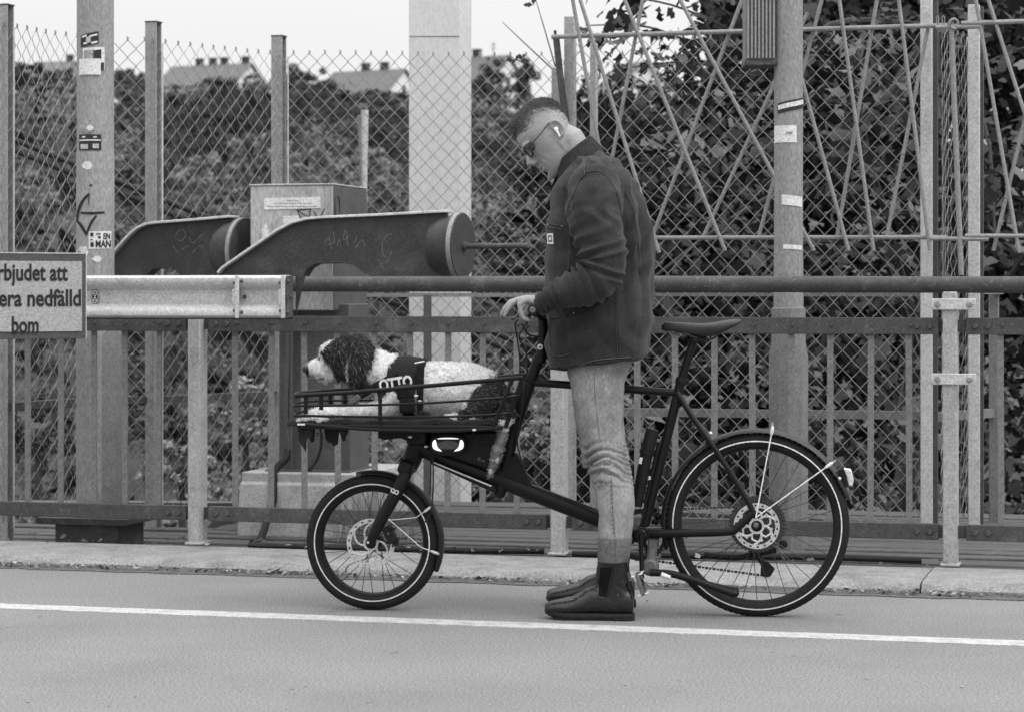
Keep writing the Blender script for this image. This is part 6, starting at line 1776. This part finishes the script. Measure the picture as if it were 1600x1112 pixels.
mb = MB(); mb.prism([D(x, y, -.06) for x, y in ((651, 567), (664, 565), (661, 600), (650, 600))], N_ * .03); mb.prism([D(x, y, -.112) for x, y in ((650, 570), (663, 568), (660, 640), (652, 642))], N_ * .01); add(mb, 'side_strap', M_STRAP, harness, bevel=.003)
mb = MB(); mb.tube([D(648, 567.5, -.065), D(663, 564.5, -.065)], .0035, 6); add(mb, 'metal_ring', M_ALU, harness)
# clip on the near side where harness meets the rack
mb = MB(); mb.box(B.p(634, 612, -.15), .058, .05, .055, M=Matrix((E, N_, Z)).transposed()); mb.box(B.p(636, 632, -.15), .05, .05, .06, M=Matrix((E, N_, Z)).transposed()); add(mb, 'side_clip', M_STRAP, harness, bevel=.012)
mb = MB(); mb.ball(B.p(650, 618, -.178), .005, 8, (1.6, .6, .8)); mb.ball(B.p(656, 626, -.172), .004, 8, (1.8, .6, .7)); add(mb, 'clip_pin', M_REFL, harness)
mb = MB(); P = [D(x, y, o) for x, y, o in ((566, 616, -.09), (585, 604, -.10), (604, 594, -.10), (622, 583, -.095))]; mb.tube(P, .013, 8, flat=.35, up=N_); P = [D(x, y, o) for x, y, o in ((548, 630, -.10), (556, 622, -.10), (566, 616, -.09))]; mb.tube(P, .013, 8, flat=.35, up=N_); add(mb, 'chest_strap', M_STRAP, harness)
mb = MB(); M3 = Matrix((E, N_, Z)).transposed() @ Matrix.Rotation(-.55, 3, 'Y'); mb.box(B.p(554, 624, -.115), .042, .012, .020, M=M3); add(mb, 'buckle', M_GREYPL, harness, bevel=.003)
# name patch with the lettering
NP = Plane((D(618, 600, -.118).x, D(618, 600, -.118).y), 7.61)
mb = MB(); mb.prism([NP.p(x, y) for x, y in ((586, 597), (646, 586.5), (650, 608), (590, 620))], N_ * .012); pt_ = add(mb, 'name_patch', M_STRAP, harness, bevel=.002)
put_text('OTTO', NP.p(619.5, 606.5, -.002), NP, 0.054, 0.118, M_PAPER, pt_, 'lettering', .04, .155)
mb = MB(); mb.beam(NP.p(598, 594, -.002), NP.p(622, 589, -.002), .003, .004, N_); add(mb, 'piping', M_REFL, pt_)
# fleece edge at the nose of the rack, under the paws
mb = MB()
for k in range(30):
    px = 467 + k * 1.5 + rr.uniform(-.6, .6); mb.ball(B.p(px, 656 + rr.uniform(-1.5, 1.2), -.185 + rr.uniform(-.006, .02)), rr.uniform(.007, .011), 7, (1.2, 1, .8))
add(mb, 'fleece_edge', M_FLEECE, bl, kind='stuff')
# ------------------------------------------------------------------ vegetation and houses beyond the fence
def leaf_mesh(name, cen, nrm, size, rng, mats, shape='quad', matidx=None):
    """many small leaf-sized faces: cen (n,3), nrm (n,3), size (n,)"""
    n = len(cen)
    a = rng.normal(size=(n, 3)); nrm = nrm / (np.linalg.norm(nrm, axis=1, keepdims=True) + 1e-9)
    x = np.cross(nrm, a); x /= np.linalg.norm(x, axis=1, keepdims=True) + 1e-9
    y = np.cross(nrm, x)
    if shape == 'quad': P = [(-1, 0, 0), (-.1, .55, .12), (1, .1, 0), (.1, -.6, .12)]
    else: P = [(-1, 0, 0), (-.55, .42, .1), (-.2, .38, .1), (.05, .72, .12), (.35, .4, .06), (1.05, .05, -.1), (.4, -.4, .06), (.1, -.75, .14), (-.2, -.36, .1), (-.6, -.45, .1)]
    k = len(P); vs = np.zeros((n, k, 3))
    for i, (px, py, pz) in enumerate(P):
        j = 1 + 0.25 * rng.normal(size=(n, 1))
        vs[:, i] = cen + (x * px * j + y * py * j + nrm * pz) * size[:, None]
    me = bpy.data.meshes.new(name)
    me.vertices.add(n * k); me.vertices.foreach_set('co', vs.reshape(-1))
    me.loops.add(n * k); me.loops.foreach_set('vertex_index', np.arange(n * k, dtype=np.int32))
    me.polygons.add(n); me.polygons.foreach_set('loop_start', np.arange(0, n * k, k, dtype=np.int32))
    for m in mats: me.materials.append(m)
    if matidx is not None: me.polygons.foreach_set('material_index', matidx.astype(np.int32))
    me.update(calc_edges=True); me.validate()
    return me

def crown_points(rng, n, lobes):
    """points spread through a crown made of lobes (cx,cy,cz,rx,ry,rz), denser near each lobe's skin"""
    L = np.array(lobes); w = (L[:, 3] * L[:, 4] * L[:, 5]) ** (2 / 3.0); idx = rng.choice(len(L), n, p=w / w.sum())
    d = rng.normal(size=(n, 3)); d /= np.linalg.norm(d, axis=1, keepdims=True)
    r = rng.uniform(0.35, 1.0, (n, 1)) ** 0.45 * (1 + 0.10 * rng.normal(size=(n, 1)))
    c = L[idx, :3] + d * r * L[idx, 3:6]
    nr = d + 0.38 * rng.normal(size=(n, 3)) + np.array([0, 0, 0.2])
    return c, nr

def lobes_for(rng, r, h, k=26, flat=1.0):
    out = []
    for i in range(k):
        t = rng.uniform(0, 1) ** .9; a = rng.uniform(0, 6.283); rr = r * (0.35 + 0.75 * math.sin(math.pi * (0.15 + 0.72 * t))) * rng.uniform(.25, 1.0) ** .6
        s = r * rng.uniform(0.16, 0.36) * (1.15 - 0.5 * t) * (26 / k) ** .4
        out.append((rr * math.cos(a), rr * math.sin(a) * flat, h * (0.05 + 0.95 * t) + rng.normal() * .05 * r, s * rng.uniform(.8, 1.4), s, s * rng.uniform(.6, .95)))
    return out

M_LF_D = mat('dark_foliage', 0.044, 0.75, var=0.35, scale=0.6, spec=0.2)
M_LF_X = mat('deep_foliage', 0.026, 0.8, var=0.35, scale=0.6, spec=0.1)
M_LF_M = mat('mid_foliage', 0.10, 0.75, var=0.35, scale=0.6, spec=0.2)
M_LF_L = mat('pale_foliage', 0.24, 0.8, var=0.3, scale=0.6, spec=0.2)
M_LF_N = mat('near_leaf', 0.027, 0.6, var=0.5, scale=9, spec=0.2)
M_LF_N2 = mat('near_leaf_pale', 0.105, 0.55, var=0.5, scale=9, spec=0.25)
M_BARK = mat('bark', 0.05, 0.9, var=0.4, scale=6, bump=.5, bscale=30)
rng = np.random.default_rng(5)

# far wood covering the hillside: reads as one mass
C_, N_, S_, I_ = [], [], [], []
def wood_crown(x, y, z, r, h, tone, n, leaf, k=26):
    L = lobes_for(rng, r, h, k); c, nr = crown_points(rng, n, L)
    w = c + np.array([x, y, z]); C_.append(w); N_.append(nr); S_.append(rng.uniform(.55, 1.4, n) * leaf)
    t = np.full(n, tone)
    q = np.array([noise.noise(V(tuple(p)) * (1.1 / max(r, .4))) for p in w]) + .15 * rng.normal(size=n)
    t[q > .30] = min(tone + 1, 2); t[q < -.35] = max(tone - 1, 0); I_.append(t)
    # dark inner leaf faces, added to block light inside the crown
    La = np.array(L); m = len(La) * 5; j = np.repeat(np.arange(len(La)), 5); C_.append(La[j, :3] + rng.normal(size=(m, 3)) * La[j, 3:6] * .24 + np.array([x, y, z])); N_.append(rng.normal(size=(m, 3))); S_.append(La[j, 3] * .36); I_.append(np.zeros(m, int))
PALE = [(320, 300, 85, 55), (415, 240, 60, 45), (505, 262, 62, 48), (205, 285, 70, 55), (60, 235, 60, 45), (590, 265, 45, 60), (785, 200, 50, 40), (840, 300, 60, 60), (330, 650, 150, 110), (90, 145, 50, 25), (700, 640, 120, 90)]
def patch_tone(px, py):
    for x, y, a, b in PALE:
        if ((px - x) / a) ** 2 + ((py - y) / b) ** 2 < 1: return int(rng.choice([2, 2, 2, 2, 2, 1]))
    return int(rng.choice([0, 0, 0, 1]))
def ground_at(px, d): x = (px - 800) / F * d; return x, d, terrain_z(x, d)
SKX = [-80, 20, 60, 115, 180, 200, 235, 260, 300, 330, 380, 425, 450, 480, 505, 530, 580, 640, 730, 790, 835, 900, 1000, 1150]
SKY = [92, 92, 102, 112, 104, 102, 128, 132, 132, 118, 116, 112, 108, 122, 138, 140, 140, 136, 112, 120, 152, 164, 178, 170]
for d_ in (26, 36, 48, 62, 80, 104, 134, 168, 205, 245):
    step = max(62, 3600 / d_ ** 1.02 * 1.8)
    px = -100 + rng.uniform(0, step)
    while px < 1150:
        dd = d_ * rng.uniform(.92, 1.08); x, y, z = ground_at(px, dd)
        r = rng.uniform(1.2, 3.6) * (0.5 if d_ < 40 else 1.0) * (1 if d_ < 90 else 1.0 + d_ / 300); h = r * rng.uniform(1.0, 2.2)
        h = min(h, max(1.2, CZ + (HZ - interp(SKX, SKY, px) - rng.uniform(10, 40)) / F * dd - z))
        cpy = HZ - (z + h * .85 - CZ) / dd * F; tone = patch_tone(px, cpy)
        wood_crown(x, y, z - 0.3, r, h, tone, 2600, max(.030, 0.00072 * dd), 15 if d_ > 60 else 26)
        px += step * rng.uniform(.6, 1.3)
# ridge line: tree tops just hide the eaves of the houses
px = -80.0
while px < 1150:
    d = rng.uniform(270, 288); yt = interp(SKX, SKY, px) + rng.uniform(0, 20); rp = rng.uniform(9, 30); r = rp / F * d; zt = CZ + (HZ - yt) / F * d; h = r * rng.uniform(1.3, 2.4)
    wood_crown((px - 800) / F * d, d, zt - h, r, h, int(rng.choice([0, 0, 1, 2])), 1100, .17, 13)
    px += rp * rng.uniform(.5, .95)
me = leaf_mesh('far_wood', np.concatenate(C_), np.concatenate(N_), np.concatenate(S_), rng, [M_LF_D, M_LF_M, M_LF_L], 'quad', np.concatenate(I_))
o = bpy.data.objects.new('far_wood', me); COL.objects.link(o); o['kind'] = 'stuff'; o['label'] = 'mixed woodland covering the hillside behind the fence'

def tree(px, py, rpx, d, tone, label, name='tree', cat='tree', hk=1.7, n=2600, leaf=None, trunk=True):
    """crown centred on photo pixel px,py at distance d"""
    c = at(px, py, d); r = rpx / F * d; h = r * hk; zb = c.z - h * 0.55; x = c.x
    zg = terrain_z(c.x, d) if d > 12.6 else 0
    zg = min(zg, zb - .2)
    t = thing(name, label, cat, V((c.x, d, zg)))
    mb = MB(); k = 0.05 * r + .03
    mb.tube([V((x, d, zg - .2)), V((x + r * .05, d, lerp(zg, zb, .6))), V((x - r * .04, d, zb + h * .45))], [k * 1.5, k, k * .4], 8)
    for i in range(4):
        a = rnd.uniform(0, 6.28); mb.tube([V((x, d, zb + h * .1 * i)), V((x + r * .6 * math.cos(a), d + r * .6 * math.sin(a), zb + h * (.3 + .13 * i)))], [k * .5, k * .15], 5)
    add(mb, 'trunk', M_BARK, t)
    cc, nr = crown_points(rng, n, lobes_for(rng, r, h, 30))
    cc = cc + np.array([0, 0, zb - zg])
    lf = leaf or 0.00095 * d
    idx = np.full(n, 0); idx[rng.random(n) < .25] = 1
    ms = {0: [M_LF_D, M_LF_M], 1: [M_LF_M, M_LF_D], 2: [M_LF_L, M_LF_M]}[tone]
    me = leaf_mesh('crown', cc, nr, rng.uniform(.6, 1.35, n) * lf, rng, ms, 'quad', idx)
    o = bpy.data.objects.new('crown', me); COL.objects.link(o); o.parent = t; ORG[o] = ORG[t]
    return t
tree(45, 128, 34, 290, 0, 'dark rounded tree on the skyline at the far left between first fence post and pole')
tree(98, 130, 26, 300, 1, 'greyish bushy tree on the ridge just left of the sticker-covered pole')
tree(207, 132, 28, 280, 0, 'dark tree on the skyline between the sticker-covered pole and the next fence post')
tree(150, 210, 46, 190, 0, 'dark tree low on the slope behind the sticker-covered pole')
tree(345, 175, 44, 205, 0, 'broad dark tree below the left house roof')
tree(300, 170, 34, 230, 1, 'mid grey tree below the left end of the left house roof')
tree(480, 142, 44, 260, 0, 'dark bushy tree on the ridge between the two left houses')
tree(405, 245, 46, 120, 2, 'pale bush half way up the slope left of the third fence post')
tree(322, 290, 52, 95, 2, 'pale spreading bush on the slope above the left barrier arm')
tree(500, 275, 50, 88, 2, 'pale bush on the slope above the cabinet')
tree(575, 262, 34, 100, 2, 'small pale bush directly behind the slim lamp post')
tree(590, 190, 44, 180, 0, 'dark tree on the slope left of the concrete pillar under the white gable')
tree(790, 128, 46, 230, 0, 'dark tree in front of the house right of the concrete pillar')
tree(762, 205, 46, 130, 1, 'mid grey tree on the slope just right of the concrete pillar', n=2000)
tree(925, 190, 42, 200, 0, 'dark tree left of the white gable behind the rod screen')
for px, py, rp, d, tone, lab in ((385, 640, 60, 19, 2, 'pale shrub behind the left railing beside the cabinet column'), (232, 640, 52, 17, 1, 'loose grey shrub behind the railing right of the left pole'),
        (285, 720, 46, 15.5, 2, 'low pale shrub at the foot of the fence behind the left railing post'), (840, 690, 40, 15, 2, 'pale shrub behind the mesh under the bicycle top tube'),
        (955, 660, 52, 16, 1, 'grey shrub behind the jeans and the chain link'), (800, 390, 40, 17, 1, 'leafy shrub behind the counterweight rod'), (60, 660, 56, 20, 0, 'dark shrub behind the leftmost railing bars')):
    tree(px, py, rp, d, tone, lab, 'shrub', 'shrub', 1.6, 2200, 0.020 if d < 16.5 else 0.024)

# ---- big-leaved tree filling the right side just behind the fence
bt = thing('broadleaf_tree', 'big-leaved dark tree filling the right side close behind the chain link fence', 'tree', V((at(1450, 458, 15.2).x, 15.2, -2.6)))
mb = MB(); b = ORG[bt]
mb.tube(smooth_path([b + V((0, 0, -.2)), b + V((.05, 0, 1.2)), b + V((-.1, .1, 2.6)), b + V((.05, 0, 4.2)), b + V((0, 0, 6.2))], 4), [0.13 - 0.0065 * i for i in range(17)], 10)
add(mb, 'trunk', M_BARK, bt)
br = []
for i in range(26):
    zz = rnd.uniform(0.6, 5.6); tgt = at(rnd.uniform(900, 1680), rnd.uniform(-40, 860), rnd.uniform(12.6, 14.8)); s0 = b + V((0, 0, zz))
    mid = (s0 + tgt) / 2 + V((rnd.uniform(-.2, .2), rnd.uniform(-.1, .1), rnd.uniform(.05, .3)))
    mb = MB(); pth = smooth_path([s0, mid, tgt], 5); mb.tube(pth, [lerp(.026, .005, k / (len(pth) - 1)) for k in range(len(pth))], 5); add(mb, 'branch', M_BARK, bt); br.append(pth)
def leaf_single(seed, big=1.0):
    g = np.random.default_rng(seed)
    ang = np.linspace(0, 2 * math.pi, 23)[:-1]; mb = MB(); vs = [(0, 0, 0)]
    for k, a in enumerate(ang):
        lob = 0.62 + 0.38 * abs(math.cos(2.5 * a)) ** 0.8 * (1.1 if abs(a - math.pi) > .5 else .75) + 0.05 * g.normal()
        x = lob * math.cos(a); y = lob * math.sin(a) * 0.85
        vs.append((x, y, -0.22 * (x * x + y * y) + 0.10 * abs(y)))
    n = len(ang); mb.add(vs, [(0, 1 + k, 1 + (k + 1) % n) for k in range(n)]); return mb
LM = [mesh_of(leaf_single(k), 'leaf', M_LF_N if k % 2 else M_LF_N2, True, 80) for k in range(6)]
cnt = 0
def hang_leaf(p, size, up=0.0):
    global cnt
    pale = noise.noise(V((p.x * 1.5, 3.1, p.z * 1.5))) > .12; o = bpy.data.objects.new('leaf', LM[int(rng.integers(0, 3)) * 2 + (0 if pale and rnd.random() < .8 else 1)]); COL.objects.link(o); o.parent = bt; ORG[o] = ORG[bt]
    o.location = p - ORG[bt]; s = size * rnd.uniform(.7, 1.25); o.scale = (s, s, s)
    o.rotation_euler = (rnd.uniform(0.3, 1.5) * (1 if rnd.random() < .75 else -1), rnd.uniform(-.7, .7), rnd.uniform(0, 6.28)); cnt += 1
# large leaves one can pick out
while cnt < 235:
    px, py = rnd.uniform(985, 1640), rnd.uniform(-30, 880)
    if px < 1100 and py < 160: continue
    if rnd.random() > (0.9 if 120 < py < 700 else 0.5): continue
    hang_leaf(at(px, py, rnd.uniform(12.4, 13.6)), rnd.uniform(.028, .058) * (1.3 if px > 1200 else 1.0))
tips = []
for (x0, y0, x1, y1) in ((1110, 60, 925, -10), (1110, 90, 930, 60), (1120, 120, 960, 110), (1090, 30, 1000, -30), (1100, 140, 1010, 150), (1050, 80, 915, 40)):
    a, b_ = at(x0 + 60, y0, 13.2), at(x1, y1, 12.9); mid = (a + b_) / 2 + V((0, 0, .06)); pth = smooth_path([a, mid, b_], 6)
    mb = MB(); mb.tube(pth, [lerp(.009, .003, k / (len(pth) - 1)) for k in range(len(pth))], 5); add(mb, 'branch', M_BARK, bt); tips.append(pth)
while cnt < 300:
    pth = tips[int(rng.integers(0, len(tips)))]; p = pth[int(rng.integers(2, len(pth)))]
    hang_leaf(p + V((rnd.gauss(0, .05), rnd.gauss(0, .1), rnd.gauss(-.01, .04))), rnd.uniform(.035, .055))
# the rest of the foliage, too many to count
n = 9000
px = rng.uniform(960, 1720, n); py = rng.uniform(-60, 930, n); dd = rng.uniform(12.5, 17.5, n)
keep = ~((px < 1120) & (py < 170)) & ~((px < 1060) & (py < 330) & (rng.random(n) < .6)); px, py, dd = px[keep], py[keep], dd[keep]; n = len(px)
cen = np.stack([(px - 800) / F * dd, dd, CZ + (HZ - py) / F * dd], 1)
cl = np.array([noise.noise(V((a * 1.7, b2 * .8, c * 1.7))) for a, b2, c in cen]); keep = cl > -0.08; cen = cen[keep]; n = len(cen); pale_ = np.array([noise.noise(V((a * 1.5, 3.1, c * 1.5))) for a, b2, c in cen]) > .15
nr = rng.normal(size=(n, 3)) + np.array([0, -0.5, 0.9])
me = leaf_mesh('foliage', cen - np.array(ORG[bt]), nr, rng.uniform(.022, .062, n), rng, [M_LF_N, M_LF_N2], 'leaf', (pale_ & (rng.random(n) < .7)).astype(int))
o = bpy.data.objects.new('foliage', me); COL.objects.link(o); o.parent = bt; ORG[o] = ORG[bt]; o['kind'] = 'stuff'
n = 230
ti = rng.integers(0, len(tips), n); cen = np.array([tips[i][int(rng.integers(0, len(tips[i])))] for i in ti]) + rng.normal(size=(n, 3)) * np.array([.07, .15, .06])
me = leaf_mesh('spray_foliage', cen - np.array(ORG[bt]), rng.normal(size=(n, 3)) + np.array([0, -.4, .7]), rng.uniform(.025, .05, n), rng, [M_LF_N], 'leaf')
o = bpy.data.objects.new('spray_foliage', me); COL.objects.link(o); o.parent = bt; ORG[o] = ORG[bt]; o['kind'] = 'stuff'

# dense dark thicket farther behind it
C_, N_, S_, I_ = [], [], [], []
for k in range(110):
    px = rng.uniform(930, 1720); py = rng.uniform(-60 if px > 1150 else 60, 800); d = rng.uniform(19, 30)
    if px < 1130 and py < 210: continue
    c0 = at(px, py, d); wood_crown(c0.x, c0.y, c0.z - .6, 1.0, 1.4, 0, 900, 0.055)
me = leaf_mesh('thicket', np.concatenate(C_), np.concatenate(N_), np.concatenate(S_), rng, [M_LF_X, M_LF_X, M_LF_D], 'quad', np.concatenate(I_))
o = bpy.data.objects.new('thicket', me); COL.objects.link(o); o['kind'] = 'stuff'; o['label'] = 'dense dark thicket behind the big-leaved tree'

# bare twigs sticking up left of the rod screen
tw = thing('sapling', 'bare sapling with two long twigs rising against the sky above the man', 'sapling', V((at(880, 458, 12.6).x, 12.75, -1.7)))
mb = MB(); zz = ORG[tw]; mb.tube(smooth_path([zz, at(872, 300, 12.7), at(868, 110, 12.6)], 4), [.014 - .0012 * k for k in range(9)], 6); add(mb, 'stem', M_BARK, tw)
for pts in ([(867, 112), (822, 70), (785, 35)], [(868, 105), (852, 50), (836, -4)], [(838, 120), (826, 100), (792, 92)]):
    mb = MB(); mb.tube(smooth_path([at(x, y, 12.6) for x, y in pts], 4), [.0045, .004, .0036, .0034, .003, .0028, .0025, .002, .0016], 5); add(mb, 'twig', M_BARK, tw)
def twig_leaf(cs, s, par):
    cen = np.array([tuple(at(x, y, 12.6)) for x, y in cs]); n = len(cen)
    me = leaf_mesh('twig_leaf', cen - np.array(ORG[par]), np.tile([[0., -1, .3]], (n, 1)), np.full(n, s), rng, [M_LF_N], 'leaf')
    o = bpy.data.objects.new('twig_leaf', me); COL.objects.link(o); o.parent = par; ORG[o] = ORG[par]; o['kind'] = 'stuff'
twig_leaf([(834, 2), (826, 8), (795, 93), (803, 96), (810, 90), (818, 92)], .022, tw)

# tall dry grass by the plinth and along the deck edge
def grass(name, cens, hmin, hmax, spread, seed, m, label, lean=.25, w=.0022):
    r = random.Random(seed); mb = MB()
    for c in cens:
        c = V(c); h = r.uniform(hmin, hmax); a = r.uniform(0, 6.28); ln = r.uniform(0, lean) * h
        tp = c + V((math.cos(a) * ln, math.sin(a) * ln, h)); mid = (c + tp) / 2 + V((0, 0, h * .08)); x = V((math.sin(a), -math.cos(a), 0)) * w
        mb.add([c - x, c + x, mid + x * .7, mid - x * .7, tp], [(0, 1, 2, 3), (3, 2, 4)])
    add(mb, name, m, kind='stuff', label=label, smooth=False)
M_DRY = mat('dry_grass', 0.21, 0.8, var=0.35, scale=30)
g0 = [at(rnd.gauss(592, 28), 850, rnd.uniform(10.5, 10.72)) for _ in range(230)]
grass('dry_grass', [V((p.x, p.y, 0.0)) for p in g0], 0.15, 0.36, .1, 3, M_DRY, 'tuft of tall dry grass standing behind the front wheel')

# ---- houses on the ridge
M_WALLW = mat('white_render', 0.72, 0.8, var=0.06, scale=1.2); M_ROOF = mat('roof_sheet', 0.13, 0.7, var=0.15, scale=1.2); M_GLASS = mat('dark_window', 0.05, 0.2, spec=.5)
M_FAC = mat('grey_render', 0.45, 0.8, var=0.08, scale=1.2)
def house(label, px0, px1, ry, d, depth, ht, yaw, rise, wall=M_WALLW, chim=(), wins=()):
    a = at(px0, ry, d); b = at(px1, ry, d); L = b.x - a.x; cx = (a.x + b.x) / 2; zr = a.z
    t = thing('house', label, 'house', V((cx, d, zr - ht)))
    Rm = Matrix.Rotation(yaw, 3, 'Z'); P = lambda u, w, z: V((cx, d, 0)) + Rm @ V((u, w, 0)) + V((0, 0, z))
    ze = zr - rise; mb = MB(); zb = zr - ht
    hl, hd = L / 2, depth / 2
    mb.add([P(-hl, -hd, zb), P(hl, -hd, zb), P(hl, hd, zb), P(-hl, hd, zb), P(-hl, -hd, ze), P(hl, -hd, ze), P(hl, hd, ze), P(-hl, hd, ze), P(-hl, 0, zr - .08), P(hl, 0, zr - .08)],
           [(0, 1, 5, 4), (1, 2, 6, 9, 5), (2, 3, 7, 6), (3, 0, 4, 8, 7)]); add(mb, 'wall', wall, t, smooth=False)
    mb = MB(); e = .35
    for s in (-1, 1):
        k = (hd + e) / hd
        q = [P(-hl - e, 0, zr), P(hl + e, 0, zr), P(hl + e, s * (hd + e), zr - rise * k), P(-hl - e, s * (hd + e), zr - rise * k)]
        mb.prism(q, V((0, 0, .14)))
    rf = add(mb, 'roof', M_ROOF, t, smooth=False)
    for u in chim:
        mb = MB(); c = P(u * hl, 0.3, zr + .3); mb.box(c, .9, .7, 1.3, yaw); mb.box(c + V((0, 0, .7)), 1.05, .85, .12, yaw); add(mb, 'chimney', M_ARM, rf, smooth=False)
    for (u, z, side) in wins:
        mb = MB()
        if side == 'f': mb.box(P(u * hl, -hd - .02, ze + z), .9, .1, 1.2, yaw)
        else: mb.box(P(hl + .02, u * hd, ze + z), .1, .9, 1.2, yaw)
        o = add(mb, 'window', M_GLASS, t, smooth=False)
    return t
house('long low house with grey roof and three chimneys on the left of the ridge', 262, 400, 103, 330, 9, 10, -0.42, 3.0, chim=(-.35, .0, .3, .85), wins=((-.3, .4, 'g'), (.3, .4, 'g'), (-.5, -1.3, 'f'), (0, -1.3, 'f'), (.5, -1.3, 'f')))
house('grey-roofed house with white gable just left of the concrete pillar', 515, 640, 112, 300, 9, 11, -0.5, 3.2, chim=(-.15, .4), wins=((0, .6, 'g'), (-.5, -1.2, 'g'), (.5, -1.2, 'g'), (-.4, -1.3, 'f')))
house('house with steep pale gable right of the concrete pillar', 715, 800, 90, 290, 9, 12, -0.55, 3.8, chim=(-.4,), wins=((0, .7, 'g'), (-.4, -1.2, 'g'), (.4, -1.2, 'g')))
house('white gabled house seen through leaves behind the rod screen', 962, 1022, 100, 250, 9, 13, -1.15, 3.4, wins=((-.4, -1.0, 'g'), (.4, -1.0, 'g'), (0, .6, 'g')))
house('dark small house roof on the ridge behind the left mesh panel', 60, 118, 98, 340, 8, 9, -0.2, 2.2, wall=M_FAC, chim=(.7,))
# tv mast on the third house
t = thing('antenna', 'thin television antenna on the roof right of the concrete pillar', 'antenna', at(771, 92, 289))
mb = MB(); mb.tube([at(771, 95, 289), at(771, 66, 289)], .06, 6); add(mb, 'mast', M_ARM, t)
mb = MB(); mb.tube([at(767, 70, 289), at(775, 70, 289)], .04, 5); mb.tube([at(767, 76, 289), at(775, 76, 289)], .04, 5); add(mb, 'crossbar', M_ARM, t)
# grey facade behind the ribbed box
fb = thing('building', 'tall grey building edge rising behind the ribbed box at the top', 'building', V((at(1145, 458, 45).x, 45, -1)))
mb = MB(); a = at(1116, 458, 45); b = at(1160, 458, 45); mb.box(((a.x + b.x) / 2, 46, 4), b.x - a.x, 2, 12); add(mb, 'wall', M_FAC, fb, smooth=False)
